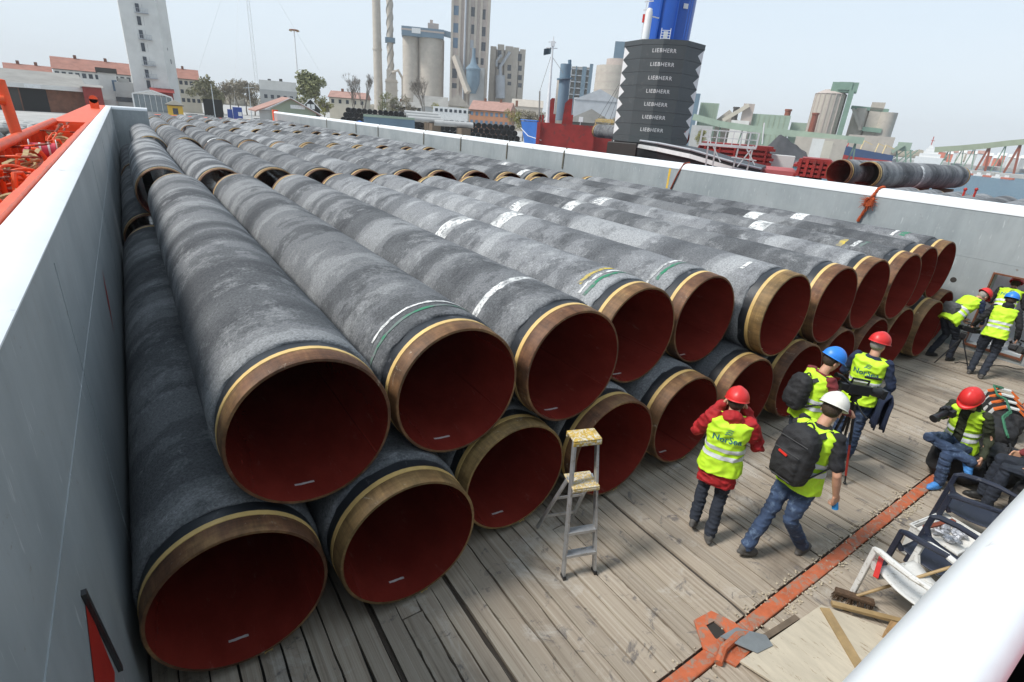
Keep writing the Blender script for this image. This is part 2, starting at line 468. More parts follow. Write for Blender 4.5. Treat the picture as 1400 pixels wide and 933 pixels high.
# orange flat bar let into the planking
sb = MB()
xx = 0.5
while xx < XR-0.1:
    x2 = min(xx+random.uniform(0.5, 1.2), XR-0.05)
    dy = random.uniform(-.006, .006)
    sb.box(xx, x2-0.004, -2.10+dy, -1.975+dy, -0.03, 0.012+random.uniform(-.004, .004)); xx = x2
o = sb.build('deck_strip', 'worn_orange', deck, bevel=0.012)
o['label'] = 'orange painted steel strip let into the planked deck'
o['kind'] = 'structure'
# coarse grit lying along the strip
gb = MB()
for k in range(420):
    cx_ = random.choice((random.gauss(5.6, 0.5), random.gauss(6.9, 0.25), random.uniform(2, 9), random.gauss(4.3, .3)))
    cy_ = -2.04+random.choice((-1, 1))*abs(random.gauss(0.095, 0.03))
    gb.ball((cx_, cy_, 0.006), (random.uniform(.005, .016), random.uniform(.005, .014), .007), 5)
mat('grit', (0.5, 0.43, 0.32), 0.9, var=0.4, scale=30)
tag(gb.build('grit', 'grit'), 'pale grit and wood crumbs scattered along the orange deck strip', 'grit', kind='stuff')

def wall_profile_x(xi, sgn, wdt, name, y0, y1, zt=3.10):
    """wall whose inner face is x = xi and which thickens towards sgn; white rounded cap"""
    pass
def long_wall(name, xi, sgn, y0, y1, openings=(), skirt=2.90):
    t = 0.27
    b = MB()
    lo, hi = sorted((xi, xi+sgn*t))
    segs = []; y = y0
    for (a, c, za, zb) in openings:
        segs.append((y, a, -0.3, 2.96)); segs.append((a, c, zb, 2.96)); segs.append((a, c, -0.3, za)); y = c
    segs.append((y, y1, -0.3, 2.96 if skirt < 3 else 3.035))
    for a, c, z0, z1 in segs: b.box(lo, hi, a, c, z0, z1)
    w_ = b.build(name, 'grey_hull_paint'); tag(w_, kind='structure')
    # cap: rounded top plate
    prof = [(-0.012, skirt), (-0.012, max(2.965, skirt+.01)), (0.01, max(3.03, skirt+.02)), (0.055, max(3.075, skirt+.035)), (0.11, 3.095), (0.19, 3.10), (0.25, 3.09), (0.285, 3.05), (0.285, 2.90), (0.275, 2.90), (0.275, 2.965), (0.0, 2.965)]
    c = MB(); n = len(prof); ny = 24
    for i in range(ny+1):
        yy = y0+(y1-y0)*i/ny
        for (a, z) in prof: c.v.append((xi+sgn*a, yy, z))
    for i in range(ny):
        for k in range(n-1): c.f.append((i*n+k, i*n+k+1, (i+1)*n+k+1, (i+1)*n+k))
    o = c.build('cap_rail', 'white_paint', w_, smooth=True)
    return w_
wl = long_wall('wall_left', XL, -1, -3.6, 40, skirt=3.045)
wr = long_wall('wall_right', XR, 1, -3.6, 68, openings=((-1.32, -0.36, 0.12, 1.70),))
def cross_wall(name, yi, sgn, x0, x1, t, zt, capprof):
    b = MB(); lo, hi = sorted((yi, yi+sgn*t)); b.box(x0, x1, lo, hi, -0.3, zt-0.14)
    w_ = b.build(name, 'grey_hull_paint'); tag(w_, kind='structure')
    c = MB(); n = len(capprof)
    for xx in (x0-0.28, x1):
        for a, z in capprof: c.v.append((xx, yi+sgn*a, z))
    for k in range(n-1): c.f.append((k, k+1, n+k+1, n+k))
    c.build('cap_rail', 'white_paint', w_, smooth=True)
    return w_
cross_wall('wall_near', YN, -1, XL, XR, 0.155, 3.10, [(-.012, 2.9), (-.012, 3.0), (.005, 3.04), (.03, 3.075), (.07, 3.09), (.12, 3.085), (.155, 3.05), (.165, 2.98), (.165, 2.9)])
cross_wall('wall_far', 40, 1, XL, 1.2, 0.3, 3.10, [(-.012, 2.9), (-.012, 3.0), (.03, 3.07), (.1, 3.1), (.25, 3.1), (.31, 3.05), (.31, 2.9)])
b = MB(); b.box(XL, XR+.3, 66, 66.3, -.3, 2.0); tag(b.build('wall_stern', 'grey_hull_paint'), kind='structure')
# low doorway in the right wall: rusty frame, passage behind
b = MB()
for y_ in (-1.345, -0.365): b.box(XR-0.05, XR+0.02, y_, y_+0.03, 0.08, 1.73)
b.box(XR-0.05, XR+0.02, -1.315, -0.365, 1.70, 1.73); b.box(XR-0.05, XR+0.02, -1.315, -0.365, 0.085, 0.125)
o = b.build('door_frame', 'rust_metal', wr)
mat('passage_paint', (0.62, 0.64, 0.64), 0.6)
b = MB(); b.box(XR+0.28, XR+1.5, -2.4, 0.8, 0.0, 0.1); b.box(XR+1.45, XR+1.5, -2.4, 0.8, 0.1, 2.3)
o = b.build('passage', 'passage_paint', wr)
# round drain hole with rim in right wall, slots in left wall
b = MB(); b.lathe([(0.0, 0.004), (0.055, 0.004), (0.06, 0.0)], 20, Matrix.Translation((XR-0.001, 0.28, 1.39)) @ Matrix.Rotation(-PI/2, 4, 'Y'))
b.build('drain_hole', 'dark_gap', wr)
mat('deep_red', (0.40, 0.02, 0.012), 0.5)
b = MB(); b.add([(XL+.003, 4.50, 1.93), (XL+.003, 4.38, 1.55), (XL+.003, 4.05, 1.22), (XL+.003, 4.22, 1.62)], [(0, 1, 2, 3)])
o = b.build('scrape_mark', 'deep_red', wl)
b = MB(); b.add([(XL+.003, -0.90, 1.74), (XL+.003, -0.80, 1.1), (XL+.003, -1.45, 1.1), (XL+.003, -1.30, 1.4)], [(0, 1, 2, 3)])
b.build('painted_mark', 'deep_red', wl)
b = MB(); b.bar((XL+.006, -0.93, 1.80), (XL+.006, -0.70, 1.0), 0.03, 0.03); b.build('rubbing_strip', 'dark_metal', wl)
# weld seams on the left and right plates
b = MB()
for y_ in (0.9, 7.5, 13.5, 20, 26, 33): b.box(XL-.001, XL+.004, y_, y_+.012, 0, 2.9)
b.box(XL-.001, XL+.004, -3.2, 39.9, 2.12, 2.13); b.build('weld_seam', 'grey_hull_paint', wl)
b = MB()
b.box(XR-.004, XR+.001, -3.2, 65, 1.93, 1.94)
b.build('weld_seam', 'grey_hull_paint', wr)
# ship outside the hold: side decks and hull
b = MB()
b.box(XR+.285, XR+.36, -8, 70, 2.6, 3.07)
tag(b.build('rail_right', 'orange_paint'), kind='structure')
b = MB()
b.box(XR+1.56, XR+3.0, -30, 72, -4.6, 1.9); b.box(XR+.36, XR+1.55, -30, 72, -4.6, -0.1)
tag(b.build('hull_right', 'orange_paint'), kind='structure')
b = MB(); b.box(-1.80, XL-.27, -30, 42, -4.6, 2.25); b.box(-1.80, -1.74, -30, 16, 2.25, 3.0)
tag(b.build('hull_left', 'orange_paint'), kind='structure')
b = MB(); b.box(XL-1.2, XR+3, -30, -3.6, -4.6, 2.3); tag(b.build('foredeck', 'deep_red'), kind='structure')
b = MB(); b.box(-1.8, XR+3, 66.3, 72, -4.6, 1.9); tag(b.build('hull_stern', 'orange_paint'), kind='structure')
# ------------------------------------------------------------------ the pipes
PL, R0 = 11.0, 0.61
mat('painted_glint', (.62, .60, .58), .3, var=.2, scale=20)  # sky glint inside the bores, painted as a pale colour
def pipe_meshes(n=56):
    d = {}
    cs = 0.33
    prof = [(0.588, cs), (0.612, cs+0.002), (0.626, cs+0.018), (0.631, cs+0.05)]
    y = cs+0.2
    k = 0
    while y < PL-cs-0.1:
        prof.append((0.631+random.uniform(-.004, .004), y)); y += 0.27
    prof += [(0.631, PL-cs-0.05), (0.612, PL-cs-0.002), (0.588, PL-cs)]
    cb = MB().lathe(prof, n, AX_Y)
    for q in range(len(cb.v)):
        x_, y_, z_ = cb.v[q]
        e_ = min(y_, PL-y_)
        if e_ < cs+.03:
            s_ = 1 if y_ < 1 else -1; w_ = noise.noise(Vector((x_*7, z_*7, y_)))*.022+noise.noise(Vector((x_*21, z_*21, y_)))*.012
            k_ = 1+noise.noise(Vector((x_*9, z_*9, 5)))*.008
            cb.v[q] = (x_*k_, y_+s_*w_, z_*k_)
    d['concrete_coating'] = (cb, 'pipe_concrete')
    for nm, r, a, b_, m in (('black_coating', 0.600, 0.218, cs+0.02, 'black_coating'), ('yellow_band', 0.607, 0.165, 0.218, 'yellow_band')):
        for e in (0, 1):
            p = [(r-.02, a), (r, a+.003), (r, b_-.003), (r-.02, b_)]
            if e: p = [(rr, PL-yy) for rr, yy in p]
            d[nm+str(e)] = (MB().lathe(p, n, AX_Y), m, nm)
    for e in (0, 1):
        p = [(0.572, 0.0), (0.592, 0.0), (0.600, 0.012), (0.600, 0.085), (0.603, 0.092), (0.603, 0.165), (0.580, 0.17)]
        if e: p = [(rr, PL-yy) for rr, yy in p]
        d['steel_end'+str(e)] = (MB().lathe(p, n, AX_Y), 'rusted_steel', 'steel_end')
    sw = MB(); sw.v = [(.5722*math.cos(a), y_, .5722*math.sin(a)) for y_ in (.01, PL-.01) for a in (-.62, -.59)]+[(.5655*math.cos(-.605), y_, .5655*math.sin(-.605)) for y_ in (.01, PL-.01)]
    sw.f = [(0, 4, 5, 2), (4, 1, 3, 5)]
    d['weld_seam'] = (sw, 'red_lining')
    d['inner_lining'] = (MB().lathe([(0.573, 0.002), (0.573, 3), (0.573, 6), (0.573, PL-.002)], n, AX_Y), 'red_lining')
    return d
pd_ = pipe_meshes()
root = empty('steel_pipe', (0, 0, 0))
for k, t in pd_.items():
    t[0].build(t[2] if len(t) > 2 else k, t[1], root, smooth=True)
def arc_band(parent, name, y, wdt, a0, a1, m, r=0.6345):
    """paint band on the coating, also the painted glint in the bore, from angle a0 to a1 (0 = +X, 90 = top)"""
    n = max(6, int(abs(a1-a0)/5))
    b = MB()
    rr = random.Random(hash((round(y, 3), name)) & 0xffff)
    a0, a1 = math.radians(a0), math.radians(a1)
    for i in range(n+1):
        a = a0+(a1-a0)*i/n
        j = rr.uniform(-.012, .012)*min(1, wdt/.06)
        for yy in (y+j, y+wdt+rr.uniform(-.012, .012)*min(1, wdt/.06)):
            b.v.append((r*math.cos(a), yy, r*math.sin(a)))
    for i in range(n): b.f.append((2*i, 2*i+1, 2*i+3, 2*i+2))
    return b.build(name, m, parent, smooth=True)
ORD = ['first', 'second', 'third', 'fourth', 'fifth', 'sixth', 'seventh', 'eighth', 'ninth', 'tenth', 'eleventh', 'twelfth', 'thirteenth', 'fourteenth', 'fifteenth', 'sixteenth', 'seventeenth', 'eighteenth', 'nineteenth', 'twentieth', 'twenty-first', 'twenty-second', 'twenty-third', 'twenty-fourth', 'twenty-fifth']
SP, ZL, ZU = 1.262, 0.66, 1.74
yU = [0, 0.07, 0.01, 0.32, 0.35, -0.03, -0.09, -0.04, -0.05, 0.12, 0.21]
yL = [-0.23, -0.32, -0.03, -0.14, -0.12, -0.14, -0.19, -0.1, -0.1, -0.05, -0.12, 0.1]
bandsU = {  # near row: (name, y, width, a0, a1, material)
 0: [],
 1: [('white_band', .62, .035, 35, 150, 'band_white'), ('green_band', .50, .035, 45, 165, 'band_green')],
 2: [('white_band', .98, .10, 55, 175, 'band_white'), ],
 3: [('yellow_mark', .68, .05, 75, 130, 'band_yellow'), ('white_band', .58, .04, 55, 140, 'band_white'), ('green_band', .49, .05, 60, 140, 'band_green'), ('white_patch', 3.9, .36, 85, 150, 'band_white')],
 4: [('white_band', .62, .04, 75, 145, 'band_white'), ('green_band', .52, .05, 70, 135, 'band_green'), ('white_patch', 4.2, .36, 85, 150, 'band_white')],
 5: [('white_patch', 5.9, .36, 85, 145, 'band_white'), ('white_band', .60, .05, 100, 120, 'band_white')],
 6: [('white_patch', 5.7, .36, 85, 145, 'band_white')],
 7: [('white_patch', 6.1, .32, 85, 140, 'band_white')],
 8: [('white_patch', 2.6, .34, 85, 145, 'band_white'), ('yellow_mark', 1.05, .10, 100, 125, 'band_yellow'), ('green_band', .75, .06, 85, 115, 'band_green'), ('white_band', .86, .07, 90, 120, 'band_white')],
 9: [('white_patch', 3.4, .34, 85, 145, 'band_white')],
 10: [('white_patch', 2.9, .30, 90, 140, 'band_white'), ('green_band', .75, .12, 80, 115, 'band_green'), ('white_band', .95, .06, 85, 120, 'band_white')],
}
rowname = ['near', 'second', 'third', 'fourth', 'fifth']
desc = {0: 'with plain grey coating', 1: 'thin white and green rings', 2: 'one broad white ring', 3: 'with yellow, white, green rings', 4: 'with white and green paint arcs', 5: 'protruding, with yellow brown rim', 6: 'with rust brown rim', 7: 'set slightly behind a brown rimmed neighbour', 8: 'with a small yellow mark on its top', 9: 'almost hidden between its neighbours', 10: 'close to the right hold wall'}
first = True
for row in range(5):
    for i in range(11):
        if row >= 3 and i == 0: continue
        j = random.Random(row*31+i)
        if row == 0: y0, x0 = yU[i], (i+0.5)*SP
        else: y0, x0 = row*12.15+j.uniform(-.12, .12) - (0.0 if row == 1 else .75 if (row == 2 and i < 3) else 0.4), (i+0.5)*SP+(-.20 if row == 1 else 0.0)+j.uniform(-.03, .03)
        r_ = root if first else copy_tree(root)
        first = False
        r_.location = (x0, y0, ZU+(0 if row == 0 else j.uniform(-.015, .02)))
        r_.rotation_euler = (0, j.uniform(0, 6.28), 0)
        if row == 0:
            lab = f'{ORD[i]} upper pipe from left, near row, {desc[i]}'
            r_.rotation_euler = (0, 0, 0)
            PU = r_
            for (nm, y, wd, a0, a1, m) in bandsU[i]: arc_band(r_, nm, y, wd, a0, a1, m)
            arc_band(r_, 'white_glint', .20, .022, -103-i*1.5, -88-i, 'painted_glint', r=.5705)  # thin pale strip that paints a glint low inside the mouth
        else:
            lab = f'grey pipe {ORD[i]} from left, {rowname[row]} row back, upper tier'
        tag(r_, lab, 'pipe', 'concrete coated pipes stacked in the hold')
        if row == 0: last_plain = None
# paint patches on some pipes of the rows behind
for o in list(COL.objects):
    if o.name.startswith('steel_pipe') and o.parent is None and o.location.y > 10 and random.random() < 0.45:
        r3 = -o.rotation_euler.y
        c = 90+math.degrees(-o.rotation_euler.y)*-1
        arc_band(o, 'white_band', random.choice((0.55, 0.75, 3.6)), random.choice((.035, .05, .3)), c-35, c+45, 'band_white')
for i in range(12):
    for row in range(3 if i == 0 else 1):
        y0 = yL[i] if row == 0 else yL[i]+row*12.22+(0.02 if row == 1 else 0.1)
        r_ = copy_tree(root)
        for ch in list(r_.children):
            if ch.name.startswith(('white_', 'green_', 'yellow_mark', 'orange_mark')): bpy.data.objects.remove(ch)
        r_.location = (i*SP, y0, ZL); r_.rotation_euler = (0, i*1.7, 0)
        if row == 0:
            a_ = math.degrees(i*1.7)
            arc_band(r_, 'white_glint', .20, .022, -103+a_, -89+a_, 'painted_glint', r=.5705)  # same painted glint strip, turned back to the bottom of the bore
            if i < 5: arc_band(r_, 'orange_mark', -.002, .03, -82+a_, -76+a_, 'yellow_band', r=.6045)
        if row == 0: lab = f'{ORD[i]} lower pipe from left, resting on the deck' + (' beside the left hold wall' if i == 0 else ' beside the right hold wall' if i == 11 else '')
        else: lab = f'lower tier pipe along the left hold wall, {rowname[row]} row back'
        tag(r_, lab, 'pipe', 'concrete coated pipes stacked in the hold')
# timber chocks under the lower tier
mat('chock_wood', (0.16, 0.12, 0.085), 0.85, var=0.3, scale=9)
for y_ in (1.1, 5.5, 10.0):
    b = MB(); b.box(-0.6, 14.5, y_-.07, y_+.07, 0.004, 0.030)
    tag(b.build('timber_batten', 'chock_wood'), f"long flat timber batten under the lower pipes, {['nearest the pipe mouths', 'under their middle', 'towards their far ends'][[1.1, 5.5, 10.0].index(y_)]}", 'batten')
# ------------------------------------------------------------------ people
mat('skin', (0.56, 0.30, 0.20), 0.5, var=0.08, scale=12)
mat('hair_brown', (0.05, 0.03, 0.018), 0.7, var=0.3, scale=60, bump=0.6, bscale=200)
mat('hair_grey', (0.35, 0.32, 0.29), 0.7, var=0.3, scale=60, bump=0.6, bscale=200)
mat('helmet_red', (0.66, 0.03, 0.028), 0.4, var=0.1, scale=9)
mat('helmet_blue', (0.03, 0.22, 0.72), 0.4, var=0.1, scale=9)
mat('helmet_white', (0.80, 0.77, 0.70), 0.4, var=0.08, scale=9)
mat('black_cloth', (0.014, 0.014, 0.017), 0.85, var=0.35, scale=9, bump=0.4, bscale=60)
mat('navy_cloth', (0.014, 0.024, 0.060), 0.85, var=0.35, scale=9, bump=0.4, bscale=60)
mat('dark_trousers', (0.020, 0.026, 0.040), 0.85, var=0.35, scale=9, bump=0.4, bscale=60)
mat('denim', (0.036, 0.062, 0.125), 0.85, var=0.5, scale=5, dirt=(0.10, 0.15, 0.24), dirt_amt=0.25, bump=0.4, bscale=150)
mat('red_cloth', (0.40, 0.012, 0.016), 0.8, var=0.3, scale=9, bump=0.4, bscale=60)
mat('maroon_cloth', (0.18, 0.025, 0.028), 0.85, var=0.3, scale=9, bump=0.4, bscale=60)
mat('olive_cloth', (0.030, 0.036, 0.018), 0.85, var=0.4, scale=9, bump=0.4, bscale=60)
mat('pale_shirt', (0.48, 0.48, 0.56), 0.8, var=0.15, scale=9, bump=0.3)
mat('reflective_tape', (0.66, 0.68, 0.69), 0.35, var=0.08, scale=20)
mat('logo_teal', (0.01, 0.13, 0.20), 0.6)
mat('shoe_grey', (0.10, 0.095, 0.09), 0.8, var=0.3, scale=20)
mat('shoe_black', (0.018, 0.018, 0.018), 0.6, var=0.3, scale=20)
mat('shoe_cover_blue', (0.07, 0.27, 0.66), 0.55, var=0.2, scale=20, bump=0.8, bscale=60)

TMPS = bpy.data.scenes.new('bench')
def bench_graph():
    with bpy.context.temp_override(scene=TMPS, view_layer=TMPS.view_layers[0]):
        dg = bpy.context.evaluated_depsgraph_get(); dg.update()
    return dg
def remeshed(mb, size, smooth=2, wrinkle=0.0, seed=0, freq=9.0, stretch=1.0):
    me = bpy.data.meshes.new('tmp'); me.from_pydata(mb.v, [], mb.f); me.update()
    bm_ = bmesh.new(); bm_.from_mesh(me); bmesh.ops.recalc_face_normals(bm_, faces=bm_.faces); bm_.to_mesh(me); bm_.free()
    o = bpy.data.objects.new('tmp', me); TMPS.collection.objects.link(o)
    r = o.modifiers.new('r', 'REMESH'); r.mode = 'VOXEL'; r.voxel_size = size; r.use_smooth_shade = True
    s = o.modifiers.new('s', 'SMOOTH'); s.factor = 0.5; s.iterations = smooth
    dg = bench_graph()
    out = bpy.data.meshes.new_from_object(o.evaluated_get(dg))
    bpy.data.objects.remove(o); bpy.data.meshes.remove(me)
    if wrinkle:
        nm = [v.normal.copy() for v in out.vertices]
        for v, nn in zip(out.vertices, nm):
            p = v.co.copy()
            n = noise.noise(Vector((p.x*freq+seed, p.y*freq, p.z*freq*1.7*stretch)))
            n = 1-abs(n)*2.4
            v.co = p+nn*(wrinkle*(n-0.5)+wrinkle*0.5*noise.noise(p*freq*2.7+Vector((seed, 0, 0))))
    out.polygons.foreach_set('use_smooth', [True]*len(out.polygons))
    return out
def solid_tube(mb, pts, rad, n=12):
    """capped tube with ball ends so that joints merge"""
    mb.tube(pts, rad, n)
    for p, r in zip(pts, rad): mb.ball(p, r*0.995, 12)
def loft(mb, rings, n=22, ex=2.4):
    """rings: (centre, right vec, fwd vec, half width, half depth)"""
    o = len(mb.v)
    for c, rt, fw, a, b in rings:
        for k in range(n):
            t = 2*PI*k/n
            ct, st = math.cos(t), math.sin(t)
            x = math.copysign(abs(ct)**(2/ex), ct)*a; y = math.copysign(abs(st)**(2/ex), st)*b
            mb.v.append(tuple(Vector(c)+rt*x+fw*y))
    for i in range(len(rings)-1):
        for k in range(n):
            a, b = o+i*n+k, o+i*n+(k+1) % n
            mb.f.append((a, b, b+n, a+n))
    mb.f.append(tuple(o+k for k in range(n))[::-1]); mb.f.append(tuple(o+(len(rings)-1)*n+k for k in range(n)))
def V(*a): return Vector(a)
def hand(mb, wrist, d, palm_n, side, curl=0.5, s=1.0):
    """d: forearm/hand direction, palm_n: palm normal, side: direction of the thumb"""
    d = d.normalized(); pn = (palm_n-d*palm_n.dot(d)).normalized(); sd_ = d.cross(pn).normalized()
    if sd_.dot(side) < 0: sd_ = -sd_
    c = wrist+d*0.05*s
    for k in range(5):
        t = (k-2)*0.017*s
        solid_tube(mb, [wrist+sd_*t*0.7, wrist+d*0.045*s+sd_*t, wrist+d*0.085*s+sd_*t], [0.015*s, 0.0155*s, 0.0135*s], 8)
    for k, ln in enumerate((0.068, 0.078, 0.072, 0.056)):
        t = (1.5-k)*0.0215*s
        p = wrist+d*0.088*s+sd_*t; ang = 0; pts = [p]; sp = sd_*(1.5-k)*0.05
        for f in (0.45, 0.32, 0.23):
            ang += curl*(0.9+0.12*k)
            p = p+(d*math.cos(ang)+pn*math.sin(ang)+sp).normalized()*ln*f*s; pts.append(p)
        solid_tube(mb, pts, [0.0098*s, 0.0092*s, 0.0086*s, 0.0076*s], 8)
    p = wrist+d*0.025*s+sd_*0.032*s
    solid_tube(mb, [p, p+(d*0.6+sd_*0.7+pn*0.25).normalized()*0.036*s, p+(d*0.6+sd_*0.7+pn*0.25).normalized()*0.036*s+(d*0.9+sd_*0.15+pn*0.5).normalized()*0.034*s, p+(d*0.6+sd_*0.7+pn*0.25).normalized()*0.036*s+(d*0.9+sd_*0.1+pn*0.6).normalized()*0.06*s], [0.0135*s, 0.0115*s, 0.0105*s, 0.0085*s], 8)
def head_geo(mb, H, rt, fw, up, s=1.0):
    P = lambda x, y, z: H+rt*x*s+fw*y*s+up*z*s
    B = Matrix((rt, fw, up)).transposed().to_4x4()
    mb.ball(P(0, -0.012, 0.03), (0.076*s, 0.096*s, 0.092*s), 20, B)          # skull
    mb.ball(P(0, 0.022, -0.035), (0.060*s, 0.066*s, 0.080*s), 18, B)          # face
    mb.ball(P(0, 0.052, -0.088), (0.030*s, 0.030*s, 0.026*s), 12, B)          # chin
    for sx in (-1, 1):
        mb.ball(P(sx*0.034, 0.058, -0.022), (0.024*s, 0.020*s, 0.022*s), 10, B)   # cheek
        mb.ball(P(sx*0.030, 0.072, 0.026), (0.030*s, 0.012*s, 0.010*s), 10, B)    # brow
        mb.ball(P(sx*0.079, -0.008, -0.012), (0.009*s, 0.020*s, 0.032*s), 10, B)  # ear
        mb.ball(P(sx*0.012, 0.088, -0.030), (0.009*s, 0.010*s, 0.008*s), 8, B)
    solid_tube(mb, [P(0, 0.080, 0.018), P(0, 0.096, -0.018), P(0, 0.100, -0.028)], [0.009*s, 0.0125*s, 0.013*s], 8)
    mb.ball(P(0, 0.078, -0.056), (0.024*s, 0.012*s, 0.006*s), 10, B)
    mb.ball(P(0, 0.075, -0.066), (0.020*s, 0.012*s, 0.006*s), 10, B)
def helmet_mesh():
    """dome with raised crown ridge and peak; local Z up, +Y forward, origin at brow line"""
    mb = MB(); n = 32; m = 9
    for i in range(m+1):
        t = (PI/2)*i/m
        for k in range(n):
            a = 2*PI*k/n
            rx, ry, rz = 0.113, 0.138, 0.128
            x, y, z = rx*math.cos(t)*math.cos(a), ry*math.cos(t)*math.sin(a), rz*math.sin(t)**0.94
            if abs(x) < 0.022: z += 0.007*min(1, z/0.05)*(1-abs(x)/0.022*0.3)
            mb.v.append((x, y-0.005, z))
    for i in range(m):
        for k in range(n):
            a, b = i*n+k, i*n+(k+1) % n
            mb.f.append((a, b, b+n, a+n))
    # flared rim all round, longer peak in front
    o = len(mb.v)
    for j in range(3):
        for k in range(n):
            a = 2*PI*k/n; f = max(0, math.sin(a))**2.2
            e = (0.0, 0.5, 1.0)[j]; ex = 0.012+0.046*f
            mb.v.append(((0.113+ex*e*0.55)*math.cos(a), (0.138+ex*e)*math.sin(a)-0.005, -0.010*e-0.012*e*f))
    for j in range(2):
        for k in range(n):
            a, b = o+j*n+k, o+j*n+(k+1) % n
            mb.f.append((a, a+n, b+n, b))
    for k in range(n): mb.f.append((k, o+k, o+(k+1) % n, (k+1) % n))
    me = mb.mesh('helmet')
    return me
HELM = helmet_mesh()
def bez(a, b, c, t): return a*(1-t)**2+b*2*t*(1-t)+c*t*t

def person(label, loc, heading, pose=None, sc=1.0, helmet='helmet_red', jacket='navy_cloth', trousers='denim', shoes='shoe_black',
           vest=True, sleeves='long', logo=False, puffy=0.0, hem=0.02, hair='hair_brown', tape=(0.24, 0.40), collar=None, open_vest=False, lower=True, group=None):
    """heading: compass bearing in degrees; local +Y is forward, +X the person's right"""
    J = dict(pel=V(0, 0, .94), chest=V(0, .0, 1.27), neck=V(0, .0, 1.50), head=V(0, .035, 1.645), hy=0.0, hp=0.0, hr=0.0, ty=0.0, py=0.0,
             kL=V(-.10, .02, .50), aL=V(-.11, -.01, .09), kR=V(.10, .02, .50), aR=V(.11, -.01, .09), fL=0.15, fR=-0.15, fpL=0, fpR=0,
             eL=V(-.26, -.02, 1.16), wL=V(-.27, .08, .92), eR=V(.26, -.02, 1.16), wR=V(.27, .08, .92), curl=0.5, pnL=V(1, 0, 0), pnR=V(-1, 0, 0), shr=0.0)
    if pose: J.update(pose)
    root = empty('person', loc, -math.radians(heading), label, 'person', group)
    root.scale = (sc, sc, sc)
    up = (J['neck']-J['pel']).normalized()
    def frame(yaw):
        rt = V(math.cos(yaw), -math.sin(yaw), 0); rt = (rt-up*rt.dot(up)).normalized(); fw = up.cross(rt)
        return rt, fw
    rp, fp = frame(J['py']); rc, fc = frame(J['ty'])
    def ringat(t, a, b, off=0):
        c = bez(J['pel'], J['chest']*2-(J['pel']+J['neck'])/2, J['neck'], max(0, t))
        if t < 0: c = J['pel']+up*t*(J['neck']-J['pel']).length
        q = max(0, min(1, t))
        rt = (rp*(1-q)+rc*q).normalized(); fw = (fp*(1-q)+fc*q).normalized()
        return (c+fw*off, rt, fw, a, b)
    def torso(mb, g, lo=-0.15, hi=1.0, shw=0.0, fl=0.0):
        T = [(-0.45, .172, .132), (-0.30, .174+fl*1.2, .132+fl), (-0.15, .170+fl, .122+fl), (0.0, .165+fl*.6, .118+fl*.5), (0.22, .148, .106), (0.45, .158, .112), (0.66, .172, .118), (0.80, .172, .108), (0.90, .150+shw, .085), (0.97, .095+shw, .062), (1.04, .058, .056)]
        R = [ringat(t, a+g, b+g) for t, a, b in T if lo-1e-6 <= t <= hi+1e-6]
        loft(mb, R)
    shc = bez(J['pel'], J['chest']*2-(J['pel']+J['neck'])/2, J['neck'], .88)
    sL, sR = shc-rc*(.178+J['shr'])+up*J.get('shzL', 0), shc+rc*(.178+J['shr'])+up*J.get('shzR', 0)
    hL, hR = J['pel']-rp*.092-up*.03, J['pel']+rp*.092-up*.03
    # head axes
    hy, hp, hr = J['hy'], J['hp'], J['hr']
    hm = Matrix.Rotation(-hy, 3, 'Z') @ Matrix.Rotation(hp, 3, 'X') @ Matrix.Rotation(hr, 3, 'Y')
    hrt, hfw, hup = hm @ V(1, 0, 0), hm @ V(0, 1, 0), hm @ V(0, 0, 1)
    # ---- continuous body
    mb = MB()
    torso(mb, -0.022, -0.15, 0.97, -0.02)
    solid_tube(mb, [J['neck']-up*.05, J['neck']+up*.02, J['head']-hup*.06], [.062, .056, .055])
    head_geo(mb, J['head'], hrt, hfw, hup)
    for s_, e, w_, pn, sd in ((sL, J['eL'], J['wL'], J['pnL'], 1), (sR, J['eR'], J['wR'], J['pnR'], -1)):
        d = (w_-e).normalized()
        solid_tube(mb, [s_, (s_+e)/2, e, e+(w_-e)*.35, w_], [.046, .045, .037, .038, .026])
        hd = J.get('hdL' if sd == 1 else 'hdR', d)
        hand(mb, w_+hd*0.005, hd, pn, J.get('thL' if sd == 1 else 'thR', V(0, 1, 0.3)), J['curl'])
    for h, k, a in ((hL, J['kL'], J['aL']), (hR, J['kR'], J['aR'])):
        solid_tube(mb, [h, (h+k)/2, k, k+(a-k)*.35, a], [.074, .066, .048, .050, .034])
    body = link('body', remeshed(mb, .0075, 2), 'skin', root)
    # ---- trousers
    mb = MB()
    loft(mb, [ringat(t, a, b) for t, a, b in ((-.16, .150, .10), (-.08, .170, .118), (0.02, .168, .120), (.14, .158, .112))])
    for h, k, a in ((hL, J['kL'], J['aL']), (hR, J['kR'], J['aR'])):
        a2 = a+(k-a).normalized()*0.015
        solid_tube(mb, [h, h+(k-h)*.5, k, k+(a2-k)*.4, a2], [.094, .088, .068, .068, .064])
        mb.ball(a2+V(0, 0, -.01), .062, 10)
    link('trousers', remeshed(mb, .0095, 2, .010, random.random()*50, 7, 1.6), trousers, root)
